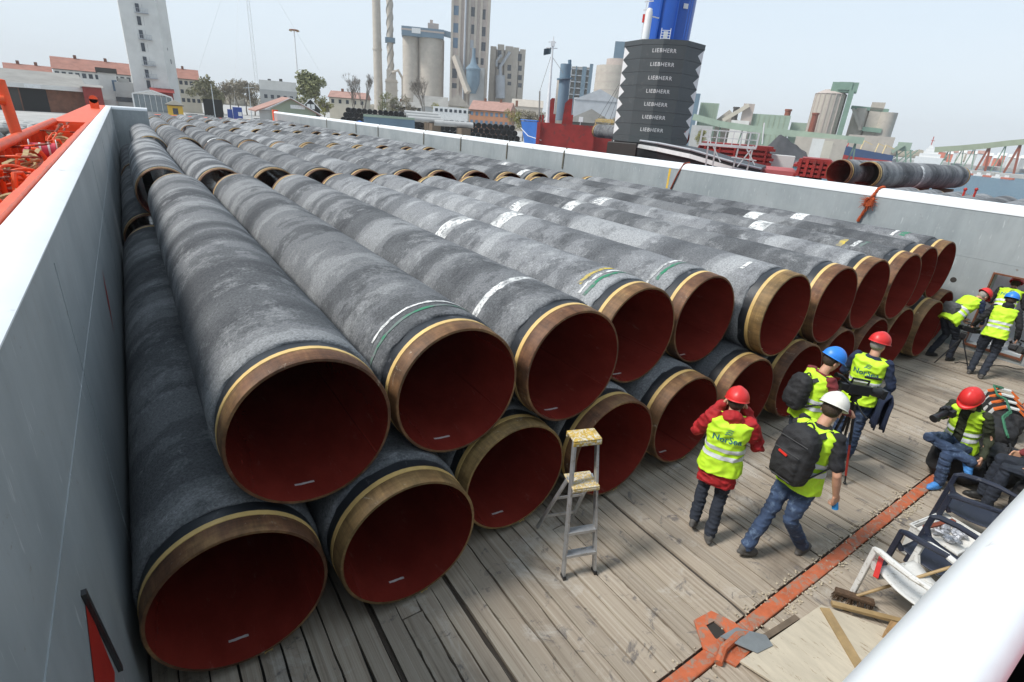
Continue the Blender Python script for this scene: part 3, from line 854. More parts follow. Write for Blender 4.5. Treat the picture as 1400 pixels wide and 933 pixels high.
    # ---- shoes
    for a, k, f, fpch in ((J['aL'], J['kL'], J['fL'], J['fpL']), (J['aR'], J['kR'], J['fR'], J['fpR'])):
        mb = MB(); M_ = Matrix.Rotation(-f, 3, 'Z') @ Matrix.Rotation(fpch, 3, 'X')
        Q = lambda x, y, z: a+M_ @ V(x, y, z)
        R3 = M_.to_4x4()
        mb.ball(Q(0, -.02, -.03), (.040, .052, .055), 12, R3); mb.ball(Q(0, .06, -.045), (.044, .075, .040), 12, R3); mb.ball(Q(0, .12, -.055), (.043, .058, .030), 12, R3)
        mb.prism([(math.cos(t)*.046, .055+math.sin(t)*.135) for t in [2*PI*q/16 for q in range(16)]], -.09, -.062, Matrix.Translation(a) @ R3)
        link('shoe', remeshed(mb, .008, 2), shoes, root)
    # ---- jacket / shirt
    mb = MB()
    g = puffy
    torso(mb, 0.004+g, -0.15-(0.30 if hem > .05 else 0), 1.04)
    for s_, e, w_ in ((sL, J['eL'], J['wL']), (sR, J['eR'], J['wR'])):
        if sleeves == 'long':
            solid_tube(mb, [s_, (s_+e)/2, e, (e+w_)/2, w_-(w_-e).normalized()*.015], [.064+g, .060+g, .052+g, .047+g, .041+g*.6])
        else:
            m_ = s_+(e-s_)*.72
            solid_tube(mb, [s_, (s_+m_)/2, m_], [.064, .064, .066])
    if collar == 'hood':
        mb.ball(J['neck']-fc*.065+up*.02, (.10, .062, .075), 14)
    if collar == 'up':
        mb.ball(J['neck']+up*.035, (.072, .072, .045), 14)
    link('jacket' if sleeves == 'long' else 'shirt', remeshed(mb, .0095, 2, .012+g*.2, random.random()*50, 8, 1.0), jacket, root)
    # ---- vest with reflective tape
    vest_o = None
    if vest:
        mb = MB()
        torso(mb, 0.024+g, -0.15, 0.97, 0.045, .016)
        me = remeshed(mb, .0095, 2, .012, random.random()*50, 7, 1.0)
        if open_vest:
            bm_ = bmesh.new(); bm_.from_mesh(me)
            kill = [f for f in bm_.faces if (f.calc_center_median()-J['chest']).dot(fc) > 0.02 and abs((f.calc_center_median()-J['chest']).dot(rc)) < 0.055]
            bmesh.ops.delete(bm_, geom=kill, context='FACES'); bm_.to_mesh(me); bm_.free()
        vest_o = link('vest', me, 'hi_vis_fabric', root)
        L = (J['neck']-J['pel']).length
        for t in tape:
            bm_ = bmesh.new(); bm_.from_mesh(me)
            c0 = J['pel']+up*L*t
            for off, sgn in ((-.024, -1), (.024, 1)):
                bmesh.ops.bisect_plane(bm_, geom=bm_.verts[:]+bm_.edges[:]+bm_.faces[:], plane_co=c0+up*off, plane_no=up*sgn, clear_outer=True)
            for v in bm_.verts: v.co += v.normal*.0045
            m2 = bpy.data.meshes.new('reflective_tape'); bm_.to_mesh(m2); bm_.free()
            m2.materials.clear()
            if len(m2.polygons): link('reflective_tape', m2, 'reflective_tape', vest_o)
        if logo:
            bv = BVHTree.FromPolygons([v.co for v in me.vertices], [p.vertices for p in me.polygons])
            def project(m3, name, ox, oz, k):
                bm_ = bmesh.new(); bm_.from_mesh(m3)
                bmesh.ops.triangulate(bm_, faces=bm_.faces)
                for _ in range(2): bmesh.ops.subdivide_edges(bm_, edges=[e for e in bm_.edges if e.calc_length()*k > .02], cuts=1)
                c0 = J['pel']+up*L*oz
                for v in bm_.verts:
                    p = c0+rc*(v.co.x*k+ox)+up*(v.co.y*k)-fc*.6
                    h = bv.ray_cast(p, fc)
                    v.co = (h[0]-fc*.007) if h[0] is not None else p+fc*.45
                m4 = bpy.data.meshes.new(name); bm_.to_mesh(m4); bm_.free()
                link(name, m4, 'logo_teal', vest_o)
            cu = bpy.data.curves.new('t', 'FONT'); cu.body = 'NorSea'; cu.align_x = 'CENTER'; cu.size = 1; cu.resolution_u = 3; cu.offset = .012
            to = bpy.data.objects.new('t', cu); TMPS.collection.objects.link(to)
            dg = bench_graph()
            tm = bpy.data.meshes.new_from_object(to.evaluated_get(dg)); bpy.data.objects.remove(to)
            project(tm, 'lettering', 0, 0.59, 0.095)
            wv = MB()
            for q in range(3):
                pts = [(-1+q*.25, .0+q*.62), (-.2+q*.25, .42+q*.62), (.55+q*.25, .20+q*.62), (1.1+q*.1, .45+q*.62)]
                for (a, b), (c, d) in zip(pts[:-1], pts[1:]):
                    wv.add([(a, b-.13, 0), (c, d-.13, 0), (c, d+.10, 0), (a, b+.10, 0)], [(0, 1, 2, 3)])
            project(wv.mesh('emblem'), 'emblem', 0, 0.755, 0.034)
    # ---- hair, eyes, helmet
    HB = Matrix((hrt, hfw, hup)).transposed()
    mb = MB(); mb.ball(J['head']+HB @ V(0, -.026, .020), (.081, .090, .088), 18, HB.to_4x4())
    bmh = mb.mesh('hair')
    link('hair', bmh, hair, root, True)
    mb = MB()
    for sx in (-1, 1): mb.ball(J['head']+HB @ V(sx*.030, .078, .006), .010, 8)
    link('eyes', mb.mesh('eyes'), 'helmet_white', root, True)
    mb = MB()
    for sx in (-1, 1): mb.ball(J['head']+HB @ V(sx*.030, .0845, .005), .005, 8)
    link('iris', mb.mesh('iris'), 'hair_brown', root, True)
    ho = link('helmet', HELM.copy(), helmet, root, True)
    ho.matrix_local = Matrix.Translation(J['head']+HB @ V(0, -.004, .050)) @ (HB @ Matrix.Rotation(-.06, 3, 'X')).to_4x4()
    sol = ho.modifiers.new('thickness', 'SOLIDIFY'); sol.thickness = .004; sol.offset = 1
    return root, J

# P1 walking away, photographing, red padded jacket
person('person in red padded jacket and red helmet, walking away past the stepladder', (4.33, -1.06, 0), 60,
       dict(kL=V(-.10, .13, .52), aL=V(-.11, -.02, .13), fpL=-.35, kR=V(.09, .02, .50), aR=V(.08, -.16, .10), fpR=-.1, eL=V(-.30, .10, 1.19), wL=V(-.12, .24, 1.50), eR=V(.31, .08, 1.19), wR=V(.13, .22, 1.50),
            pnL=V(1, 0, 0), pnR=V(-1, 0, 0), hp=-.15, head=V(0, .05, 1.635), curl=.8), sc=.95, jacket='red_cloth', trousers='dark_trousers', shoes='shoe_grey', logo=True, puffy=.022, hem=.1, collar='hood')
# P2 striding with black backpack, white helmet
P2r, P2J = person('person in white helmet and blue jeans striding with a black backpack', (4.74, -1.66, 0), 100,
       dict(pel=V(0, 0, .92), chest=V(0, .03, 1.25), neck=V(0, .07, 1.48), head=V(0, .13, 1.62), kR=V(.10, -.10, .52), aR=V(.10, .24, .09), kL=V(-.09, -.14, .49), aL=V(-.07, -.36, .13), fpL=-.25,
            kR_=0, hp=-.42, hy=-.2, eR=V(.30, .0, 1.15), wR=V(.30, .10, .90), eL=V(-.28, .02, 1.16), wL=V(-.26, .14, .95), curl=.7), sc=1.03, helmet='helmet_white', jacket='black_cloth', sleeves='short', shoes='shoe_grey')
# P3 cameraman, blue helmet
P3r, P3J = person('person in blue helmet and maroon sleeves operating a video camera on a tripod', (6.12, -0.98, 0), 118,
       dict(neck=V(0, .06, 1.48), chest=V(0, .02, 1.26), head=V(0, .12, 1.625), hp=-.38, eL=V(-.27, .12, 1.18), wL=V(-.16, .36, 1.22), eR=V(.28, .16, 1.15), wR=V(.20, .40, 1.05), pnL=V(.6, 0, -.8), pnR=V(-.6, 0, -.8), curl=.9), helmet='helmet_blue', jacket='maroon_cloth', trousers='dark_trousers')
# P4 with navy jacket over the arm
person('person in red helmet with a navy jacket over the arm, seen from behind', (7.30, -1.08, 0), 82,
       dict(hy=.3, hp=-.15, eR=V(.29, .02, 1.17), wR=V(.25, .24, 1.05), eL=V(-.27, .05, 1.17), wL=V(-.2, .27, 1.1)), jacket='navy_cloth', logo=True, shoes='shoe_grey', hair='hair_grey')
# P5 leaning forward by the right wall
P5r, P5J = person('person in red helmet bending forward with a grey shoulder bag', (13.2, -0.34, 0), 118,
       dict(pel=V(0, -.10, .90), chest=V(0, .10, 1.18), neck=V(0, .30, 1.34), head=V(0, .42, 1.40), hp=-.75, kL=V(-.10, .06, .50), kR=V(.10, .10, .50), aL=V(-.13, -.12, .09), aR=V(.12, .10, .09),
            eL=V(-.24, .30, 1.06), wL=V(-.18, .42, .86), eR=V(.24, .32, 1.06), wR=V(.18, .45, .86)), jacket='navy_cloth', trousers='dark_trousers', hair='hair_grey', sc=.98)
# P6 in the doorway
person('person in dark jacket and vest ducking through the low doorway', (14.60, -0.72, 0.13), 82,
       dict(pel=V(0, -.16, .84), chest=V(0, -.03, 1.13), neck=V(0, .16, 1.33), head=V(0, .29, 1.42), hp=-.4, kL=V(-.10, .08, .46), kR=V(.10, .10, .46), aL=V(-.12, -.10, .09), aR=V(.12, -.10, .09), eR=V(.30, .05, 1.02), wR=V(.34, .22, .95), eL=V(-.28, .06, 1.02), wL=V(-.26, .25, .95)), jacket='black_cloth', trousers='dark_trousers', logo=True, sc=.98)
# P7 in front of the doorway with camera
P7r, P7J = person('person in blue helmet and black hooded jacket standing before the doorway', (12.95, -1.07, 0), 80,
       dict(pel=V(0, -.04, .90), chest=V(0, .03, 1.21), neck=V(0, .10, 1.42), head=V(0, .17, 1.54), hp=-.3, kL=V(-.11, .08, .50), aL=V(-.12, -.10, .09), kR=V(.11, .03, .50), aR=V(.07, -.22, .10), eL=V(-.30, .02, 1.12), wL=V(-.36, .18, .92), eR=V(.29, -.02, 1.10), wR=V(.33, .05, .84), curl=.8), helmet='helmet_blue', jacket='black_cloth', trousers='dark_trousers', collar='hood', shoes='shoe_grey', sc=.97)
# P8 seated, legs crossed, photo camera in hand
P8r, P8J = person('person in olive jacket and red helmet sitting cross legged with blue shoe covers', (8.08, -2.04, 0), 278,
       dict(pel=V(0, -.12, .50), chest=V(0, -.07, .83), neck=V(0, .02, 1.03), head=V(0, .11, 1.155), hp=-.55, kL=V(-.10, .38, .47), aL=V(-.14, .36, .10), kR=V(.12, .44, .62), aR=V(-.30, .20, .46), fR=-1.2, fpR=-1.0,
            eL=V(-.27, -.10, .72), wL=V(-.33, .06, .50), eR=V(.24, .12, .78), wR=V(.08, .34, .95), pnR=V(-.5, 0, .8), curl=.9), jacket='olive_cloth', shoes='shoe_cover_blue', collar='hood', open_vest=True, sc=1.0)
# P9 partly out of frame on the right
person('person in maroon sweater at the right edge, mostly cut off by the frame', (8.02, -2.90, 0), 335,
       dict(pel=V(0, -.05, .62), chest=V(0, 0, .95), neck=V(0, .06, 1.16), head=V(0, .14, 1.30), hp=-.4, kL=V(-.12, .36, .60), aL=V(-.13, .38, .09), kR=V(.12, .36, .60), aR=V(.12, .38, .09),
            eL=V(-.27, -.02, .86), wL=V(-.20, .14, .68), eR=V(.28, .0, .86), wR=V(.2, .2, .70)), jacket='maroon_cloth', trousers='dark_trousers', sc=1.0)
# ------------------------------------------------------------------ things people carry
mat('black_plastic', (0.015, 0.015, 0.017), 0.38, var=0.3, scale=20)
mat('nylon_black', (0.018, 0.018, 0.020), 0.75, var=0.35, scale=14, bump=0.5, bscale=90)
mat('grey_nylon', (0.09, 0.095, 0.10), 0.75, var=0.3, scale=14, bump=0.5, bscale=90)
mat('red_tab', (0.65, 0.03, 0.02), 0.5)
def put(root, local):      # world point of a local point of a person
    return root.matrix_basis @ Vector(local)
def head_dir(root, v):
    return (root.matrix_basis.to_3x3() @ Vector(v)).normalized()
def on_person(b, name, m, root, label, cat, smooth=True):
    """mesh built in the person's local frame but kept as a thing of its own"""
    o = b.build(name, m, None, smooth) if isinstance(b, MB) else link(name, b, m, None, smooth)
    o.matrix_world = root.matrix_basis
    return tag(o, label, cat)
def backpack(root, J, label, m='nylon_black', s=1.0, detail=True):
    up = (J['neck']-J['pel']).normalized(); rt = V(1, 0, 0); fw = up.cross(rt)
    L = (J['neck']-J['pel']).length
    c = J['pel']+up*L*.52-fw*.22
    B = Matrix((rt, fw, up)).transposed()
    b = MB(); rings = []
    for t, a, d_ in ((-.26, .10, .06), (-.245, .145, .095), (-.12, .165, .115), (.05, .165, .11), (.17, .145, .095), (.235, .10, .06), (.25, .05, .03)):
        rings.append((c+up*t*s, rt, fw, a*s, d_*s))
    loft(b, rings, 20, 3.2)
    rings = [(c+up*t*s-fw*.075*s, rt, fw, a*s, d_*s) for t, a, d_ in ((-.21, .06, .03), (-.20, .115, .06), (-.10, .125, .07), (.01, .115, .06), (.03, .05, .03))]
    loft(b, rings, 20, 3.2)
    o = on_person(remeshed(b, .010, 2, .008, 3, 9), 'backpack', m, root, label, 'backpack')
    for sx in (-1, 1):
        b = MB()
        pts = [c+rt*sx*.09*s+up*.19*s+fw*.05, J['neck']-up*.02+rt*sx*.125-fw*.03, J['neck']-up*.05+rt*sx*.14+fw*.085, J['pel']+up*L*.62+rt*sx*.155+fw*.135, J['pel']+up*L*.40+rt*sx*.19+fw*.05, c+rt*sx*.15*s-up*.17*s+fw*.05]
        for p, q in zip(pts[:-1], pts[1:]): b.bar(p, q, .055, .014, up=(p-J['chest']).normalized())
        b.build('shoulder_strap', m, o)
    b = MB(); b.tube([c+rt*x*s+up*(.245+.03*(1-(x/.04)**2))*s+fw*.05 for x in (-.04, -.02, 0, .02, .04)], .009, 6); b.build('grab_handle', m, o, True)
    if detail:
        b = MB()
        b.box(-.045, .045, -.006, .006, -.009, .009, Matrix.Translation(c-fw*.148*s-up*.0*s-rt*.02) @ B.to_4x4() @ Matrix.Rotation(.15, 4, 'Y'))
        b.build('red_tab', 'red_tab', o)
        b = MB()
        for t, w_ in ((.13, .14), (.02, .12), (-.21, .12)):
            b.tube([c+up*t*s-fw*(.115 if t > .1 else .135)*s+rt*x*w_*s for x in (-1, -.5, 0, .5, 1)], .004, 5)
        b.build('zip', 'dark_metal', o)
    return o
backpack(P2r, P2J, 'black backpack with a small red tab worn by the person in the white helmet', s=1.08)
backpack(P3r, P3J, 'plain black backpack worn by the cameraman in the blue helmet', s=.85, detail=False)
def video_camera(name, pos, d, label, s=1.0):
    d = Vector(d).normalized(); r_ = d.cross(V(0, 0, 1)).normalized(); u = r_.cross(d)
    o = empty(name, pos, 0, label, 'video camera')
    M_ = frame_matrix(V(0, 0, 0), r_, d, u)
    b = MB(); b.box(-.055*s, .055*s, -.14*s, .12*s, -.05*s, .065*s, M_); b.box(-.045*s, .045*s, -.22*s, -.14*s, -.03*s, .05*s, M_); b.build('camera_body', 'black_plastic', o, bevel=.008)
    b = MB(); b.tube([d*.12*s, d*.17*s, d*.18*s, d*.25*s], [.040*s, .042*s, .05*s, .055*s], 16); b.build('lens', 'black_plastic', o, True)
    b = MB(); b.box(-.062*s, .062*s, .25*s, .30*s, -.05*s, .05*s, M_, 1.0); b.build('lens_hood', 'black_plastic', o, bevel=.005)
    b = MB(); b.tube([d*.09*s+u*.06*s, d*.09*s+u*.11*s, -d*.10*s+u*.115*s, -d*.10*s+u*.06*s], .012*s, 8); b.build('carry_handle', 'black_plastic', o, True)
    b = MB(); b.tube([u*.05*s-r_*.05*s-d*.12*s, u*.09*s-r_*.06*s-d*.19*s, u*.10*s-r_*.06*s-d*.26*s], [.018*s, .02*s, .027*s], 10); b.build('viewfinder', 'black_plastic', o, True)
    b = MB(); b.tube([u*.15*s+d*.02*s, u*.155*s+d*.2*s], .014*s, 8); b.build('microphone', 'nylon_black', o, True)
    return o
cp = put(P3r, (0.06, .52, 1.30)); cd_ = head_dir(P3r, (0.1, 1, -.12))
video_camera('video_camera', cp, cd_, 'black video camera on the tripod, held by the person in maroon sleeves', 1.1)
# tripod
tr = empty('tripod', (cp.x, cp.y, 0), 0, 'black tripod with red leg tips under the video camera', 'tripod')
zc = 1.22
b = MB(); b.tube([(0, 0, .72), (0, 0, zc-.05)], .016, 8); b.build('centre_column', 'black_plastic', tr, True)
b = MB(); b.tube([(0, 0, zc-.08), (0, 0, zc-.02)], .04, 12); b.box(-.04, .04, -.06, .06, zc-.02, zc+.01); b.tube([(0, 0, zc-.04), (-.15, -.18, zc-.12), (-.2, -.26, zc-.13)], .009, 6); b.build('tripod_head', 'black_plastic', tr, True)
mat('tripod_red', (0.35, 0.03, 0.02), 0.4)
for a in (-60, -5, 150):
    a = math.radians(a); e = V(math.cos(a)*.22, math.sin(a)*.22, .02); t_ = V(math.cos(a)*.03, math.sin(a)*.03, 1.10)
    b = MB(); b.tube([t_, t_+(e-t_)*.45, t_+(e-t_)*.451, e], [.017, .017, .012, .011], 8); lg = b.build('leg', 'black_plastic', tr, True)
    b = MB(); b.tube([t_+(e-t_)*.5+V(0, 0, 0), t_+(e-t_)*.9], .0135, 8); b.build('leg_sleeve', 'tripod_red', lg, True)
    b = MB(); b.ball(e, .02, 8); b.build('rubber_foot', 'black_plastic', lg, True)
# navy jacket draped over P4's arm: folded hanging cloth
def draped(name, m, top, wdt, drop, label, cat, seed=0, axis=V(1, 0, 0)):
    b = MB(); side = axis.cross(V(0, 0, 1)).normalized(); n = 26; mrows = 22
    for i in range(mrows+1):
        t = i/mrows
        for k in range(n+1):
            u = k/n*2-1
            ang = (t-.5)*2
            z = -abs(ang)**1.3*drop*(1+.12*noise.noise(Vector((u*2, seed, ang > 0))))
            off = math.copysign(min(.055, abs(ang)*.16), ang)+.035*noise.noise(Vector((u*4+seed, ang*1.2, 0)))
            x = u*wdt*(1+.18*abs(ang)*noise.noise(Vector((seed, ang*2, 3))))
            b.v.append(tuple(Vector(top)+axis*x+side*off+V(0, 0, z)))
    for i in range(mrows):
        for k in range(n): b.f.append((i*(n+1)+k, i*(n+1)+k+1, (i+1)*(n+1)+k+1, (i+1)*(n+1)+k))
    o = b.build(name, m, None, True); tag(o, label, cat)
    s_ = o.modifiers.new('thickness', 'SOLIDIFY'); s_.thickness = .018
    return o
draped('jacket', 'navy_cloth', (7.34, -1.36, 1.13), .17, .52, 'dark blue jacket hanging over the arm beside the tripod', 'jacket', 4, V(.85, .5, 0).normalized())
# cable coil held by P2, water bottle in the right hand
hp_ = put(P2r, P2J['wL']+V(0, .02, -.10))
b = MB(); b.tube([hp_+V(math.cos(t)*.10*(1+.1*math.sin(3*t))-.02, .05*math.sin(t*1.01)+.02*math.sin(2*t), math.sin(t)*.14-.08) for t in [2*PI*k/26*2 for k in range(26)]], .006, 6)
b.tube([hp_, hp_+V(-.03, .02, -.2), hp_+V(-.08, .03, -.36), hp_+V(-.05, .02, -.44)], .006, 6)
tag(b.build('cable_coil', 'black_plastic', None, True), 'loose coil of black cable hanging from the left hand of the backpacker', 'cable')
hb = put(P2r, P2J['wR']+V(-.02, .045, -.085))
mat('bottle_blue', (0.03, 0.25, 0.6), 0.3)
b = MB(); b.tube([hb+V(0, -.03, -.07), hb+V(0, 0, .03), hb+V(0, .01, .045), hb+V(0, .015, .07)], [.028, .028, .012, .012], 12)
tag(b.build('bottle', 'bottle_blue', None, True), 'small blue bottle in the right hand of the person in the white helmet', 'bottle')
# stills camera of the seated person
cpos = put(P8r, P8J['wR']+V(-.02, .06, .07)); cdir = head_dir(P8r, (.15, 1, -.35))
o = empty('photo_camera', cpos, 0, 'black photo camera with long lens held by the seated person', 'camera')
r_ = cdir.cross(V(0, 0, 1)).normalized(); u = r_.cross(cdir); M_ = frame_matrix(V(0, 0, 0), r_, cdir, u)
b = MB(); b.box(-.075, .075, -.035, .03, -.05, .045, M_); b.box(-.03, .03, -.03, .035, .045, .075, M_, .8); b.box(.045, .078, .0, .05, -.05, .04, M_); b.build('camera_body', 'black_plastic', o, bevel=.008)
b = MB(); b.tube([cdir*.03, cdir*.08, cdir*.085, cdir*.17, cdir*.175, cdir*.24], [.036, .038, .041, .042, .046, .05], 18); b.build('lens', 'black_plastic', o, True)
# P5 shoulder bag, P7 camera gear
b = MB(); up5 = (P5J['neck']-P5J['pel']).normalized(); c5 = P5J['pel']+up5*.22+V(-.06, -.17, .04)
loft(b, [(c5+V(0, y, 0), V(1, 0, 0), V(0, 0, 1), a, h) for y, a, h in ((-.09, .10, .08), (-.07, .16, .13), (.05, .17, .14), (.08, .10, .09))], 18, 3)
bag5 = on_person(remeshed(b, .012, 2, .01, 8, 9), 'shoulder_bag', 'grey_nylon', P5r, 'grey shoulder bag on the back of the person bending forward', 'bag')
b = MB(); b.bar(c5+V(.1, .05, .1), P5J['neck']+V(.10, -.06, .05), .04, .01); b.bar(P5J['neck']+V(.10, -.06, .05), P5J['neck']+V(.12, .10, -.10), .04, .01); b.build('strap', 'grey_nylon', bag5)
video_camera('video_camera', put(P7r, P7J['wR']+V(.04, .02, -.16)), head_dir(P7r, (.3, 1, -.3)), 'black video camera carried low in the right hand before the doorway', 1.15)
video_camera('video_camera', put(P7r, P7J['wL']+V(-.03, .05, -.13)), head_dir(P7r, (-.6, .6, -.1)), 'second black camera in the left hand of the person before the doorway', .9)
# loose tripod on the deck left of P7
q = put(P7r, (-.45, .1, 0)); q.z = 0
o = empty('tripod', q, 0, 'low folded black tripod standing on deck left of the doorway', 'tripod')
for k, a in enumerate((20, 140, 260)):
    a = math.radians(a); b = MB(); b.tube([(0, 0, .62), (math.cos(a)*.32, math.sin(a)*.32, .015)], [.014, .010], 8); b.build('leg', 'black_plastic', o, True)
b = MB(); b.box(-.05, .05, -.05, .05, .6, .72); b.build('tripod_head', 'black_plastic', o, bevel=.01)
# thin cables on the deck near P5
b = MB(); b.tube([(13.2+.12*k+.05*math.sin(k*2.1), -.62-.09*k+.06*math.sin(k*1.3), .008) for k in range(12)], .008, 6)
tag(b.build('cable', 'black_plastic', None, True), 'thin black cable on the deck at the feet of the bending person', 'cable')

# ------------------------------------------------------------------ step ladder
mat('ladder_yellow', (0.55, 0.36, 0.06), 0.6, var=0.35, scale=12, dirt=(0.62, 0.60, 0.52), dirt_amt=0.45)
mat('tread_yellow', (0.60, 0.43, 0.16), 0.6, var=0.3, scale=14, dirt=(0.62, 0.58, 0.50), dirt_amt=0.5)
lad = empty('step_ladder', (2.74, -0.84, 0), -math.radians(18), 'aluminium folding stepladder with yellow top standing before the pipe mouths', 'ladder')
lad.scale = (.74, .83, .90)
HT = 1.52
fl = lambda sx, z: V(sx*(.215-.07*z/HT), .0+.30*z/HT, z)
for sx in (-1, 1):
    b = MB(); b.bar(fl(sx, .02), fl(sx, HT), .026, .062, up=(0, 1, .2)); b.bar(fl(sx, .02)+V(sx*.014, 0, 0), fl(sx, HT)+V(sx*.014, 0, 0), .004, .072, up=(0, 1, .2)); b.build('front_rail', 'aluminium', lad)
    b = MB(); b.bar((sx*.25, .83, .0), (sx*.165, .30, 1.06), .022, .045, up=(0, 1, .2)); b.build('rear_leg', 'aluminium', lad)
    b = MB(); b.box(-.02, .02, -.045, .045, 0, .035, Matrix.Translation((sx*.216, 0, 0))); b.build('foot', 'black_plastic', lad)
b = MB(); b.box(-.185, .185, .24, .46, HT, HT+.022); b.box(-.185, .185, .235, .255, HT-.045, HT); b.box(-.185, .185, .44, .46, HT-.045, HT); b.build('top_platform', 'ladder_yellow', lad, bevel=.006)
b = MB(); b.box(-.178, .178, .12, .40, 1.03, 1.05); b.box(-.178, .178, .115, .128, 1.0, 1.03)
o = b.build('middle_step', 'tread_yellow', lad, bevel=.004)
b = MB()
for i in range(9):
    for j in range(5):
        a = .7 if (i+j) % 2 else -.7
        b.box(-.011, .011, -.003, .003, 0, .003, Matrix.Translation((-.15+i*.0375, .16+j*.05, 1.05)) @ Matrix.Rotation(a, 4, 'Z'))
b.build('tread_pattern', 'aluminium', o)['kind'] = 'stuff'
for z in (.27, .53, .78):
    y = .30*z/HT; wd = .215-.07*z/HT
    b = MB(); b.box(-wd, wd, y-.04, y+.05, z-.004, z+.004); b.box(-wd, wd, y-.045, y-.035, z-.025, z+.006)
    if z < .7: b.build('step', 'aluminium', lad)
b = MB(); b.bar((-.232, .70, .26), (.232, .70, .26), .012, .035); b.bar((-.2, .50, .66), (.2, .50, .66), .012, .03); b.build('rear_brace', 'aluminium', lad)

# ------------------------------------------------------------------ chairs and clutter along the near wall
mat('navy_plastic', (0.018, 0.023, 0.042), 0.45, var=0.2, scale=8, dirt=(0.07, 0.075, 0.09), dirt_amt=0.1)
mat('white_plastic', (0.66, 0.66, 0.64), 0.5, var=0.12, scale=8, dirt=(0.38, 0.36, 0.32), dirt_amt=0.2)
def armchair(loc, heading, m, label, tilt=0.0):
    c = empty('plastic_armchair', loc, -math.radians(heading), label, 'chair')
    c.rotation_euler = (tilt, 0, -math.radians(heading))
    b = MB(); n = 10
    for i in range(n+1):
        t = i/n
        y = .24-.46*t; z = .43-.035*math.sin(t*PI)-.02*t+(-.02 if i == 0 else 0)
        w2 = .235-.02*t
        for k in range(9):
            u = k/4-1
            b.v.append((u*w2, y, z+.028*abs(u)**3))
    for i in range(n):
        for k in range(8): b.f.append((i*9+k, i*9+k+1, (i+1)*9+k+1, (i+1)*9+k))
    o = b.build('seat', m, c, True); s_ = o.modifiers.new('thickness', 'SOLIDIFY'); s_.thickness = .012
    # back: curved frame with upright slats
    def back(u, t):        # u -1..1, t 0..1
        w2 = .215+.03*math.sin(t*PI)-.03*t**3
        return V(u*w2, -.235-.15*t-.05*(1-abs(u)**2)*math.sin(t*1.6)+.02, .42+.45*t-(.05*abs(u)**3 if t > .9 else 0))
    b = MB(); pts = [back(-1, t/8) for t in range(9)]+[back(u/4, 1) for u in range(-3, 4)]+[back(1, 1-t/8) for t in range(9)]
    b.tube(pts, .020, 8); b.build('back_frame', m, c, True)
    for k in range(5):
        u0 = -.78+k*.39-.13; u1 = u0+.26
        b = MB(); b.v = [tuple(back(u, t/6)) for t in range(7) for u in (u0, u1)]
        b.f = [(2*i, 2*i+1, 2*i+3, 2*i+2) for i in range(6)]
        o = b.build('back_slat', m, c, True); s_ = o.modifiers.new('thickness', 'SOLIDIFY'); s_.thickness = .010
    for sx in (-1, 1):
        b = MB()
        b.tube([V(sx*.22, -.26, .66), V(sx*.275, -.12, .665), V(sx*.295, .05, .66), V(sx*.285, .20, .645), V(sx*.265, .255, .62)], [.02, .027, .030, .030, .022], 8); b.build('armrest', m, c, True)
        b = MB(); b.bar((sx*.265, .25, .63), (sx*.26, .29, .0), .05, .035, up=(1, 0, 0)); b.build('leg', m, c, bevel=.008)
        b = MB(); b.bar((sx*.225, -.20, .42), (sx*.26, -.33, .0), .05, .035, up=(1, 0, 0)); b.build('leg', m, c, bevel=.008)
        b = MB(); b.bar((sx*.235, .20, .42), (sx*.262, .26, .50), .04, .03, up=(1, 0, 0)); b.build('arm_support', m, c)
    return c
armchair((6.75, -2.66, 0), -12, 'navy_plastic', 'navy plastic armchair right of the crate, beside the seated photographer')
armchair((5.55, -2.72, 0), 8, 'navy_plastic', 'navy plastic armchair between the white armchair and the white crate')
armchair((4.98, -2.74, 0), 22, 'white_plastic', 'dirty white plastic armchair behind the pale plywood board')
# red folded paper / strip on the white chair
b = MB(); b.box(-.20, .20, -.02, .02, 0, .012, Matrix.Translation((4.86, -2.47, .47)) @ Matrix.Rotation(.25, 4, 'Z'))
tag(b.build('strap_strip', 'red_tab'), 'thin red strip lying across the seat of the white armchair', 'strip')
# crate with rubbish
mat('paper', (0.72, 0.70, 0.66), 0.8, var=0.1, scale=20)
mat('rust_brown', (0.24, 0.06, 0.03), 0.7, var=0.3, scale=20)
cr = empty('plastic_crate', (6.22, -2.62, 0), math.radians(-10), 'white plastic crate full of paper scraps between two navy armchairs', 'crate')
b = MB(); b.box(-.27, .27, -.20, .20, .0, .02); b.build('crate_floor', 'white_plastic', cr)
for (x0, x1, y0, y1) in ((-.27, .27, -.215, -.2), (-.27, .27, .2, .215), (-.285, -.27, -.215, .215), (.27, .285, -.215, .215)):
    b = MB(); b.box(x0, x1, y0, y1, .0, .35); b.build('crate_side', 'white_plastic', cr)
b = MB(); b.tube([(-.29, -.22, .35), (.29, -.22, .35), (.29, .22, .35), (-.29, .22, .35)], .014, 6, closed=True); b.build('crate_rim', 'white_plastic', cr)
b = MB(); b.box(-.265, .265, -.195, .195, .02, .30); 
tag(b.build('paper_stack', 'paper', None, False, (6.22, -2.62, 0), math.radians(-10)), 'stack of pale newspapers filling the white crate', 'newspapers')
rr = random.Random(5)
mat('foil', (0.55, 0.56, 0.60), 0.35, 0.5, var=0.5, scale=30, bump=1.0, bscale=60)
b = MB()
for k in range(26):
    p = V(6.22+rr.uniform(-.17, .17), -2.62+rr.uniform(-.12, .12), .33+rr.uniform(-.01, .03))
    b.ball(p, (rr.uniform(.02, .06), rr.uniform(.015, .04), rr.uniform(.01, .03)), 6, Matrix.Rotation(rr.uniform(0, 3), 4, 'Z'))
o = b.build('crumpled_wrapping', 'foil'); tag(o, 'crumpled silvery wrapping lying on top of the newspapers in the crate', 'rubbish', kind='stuff')
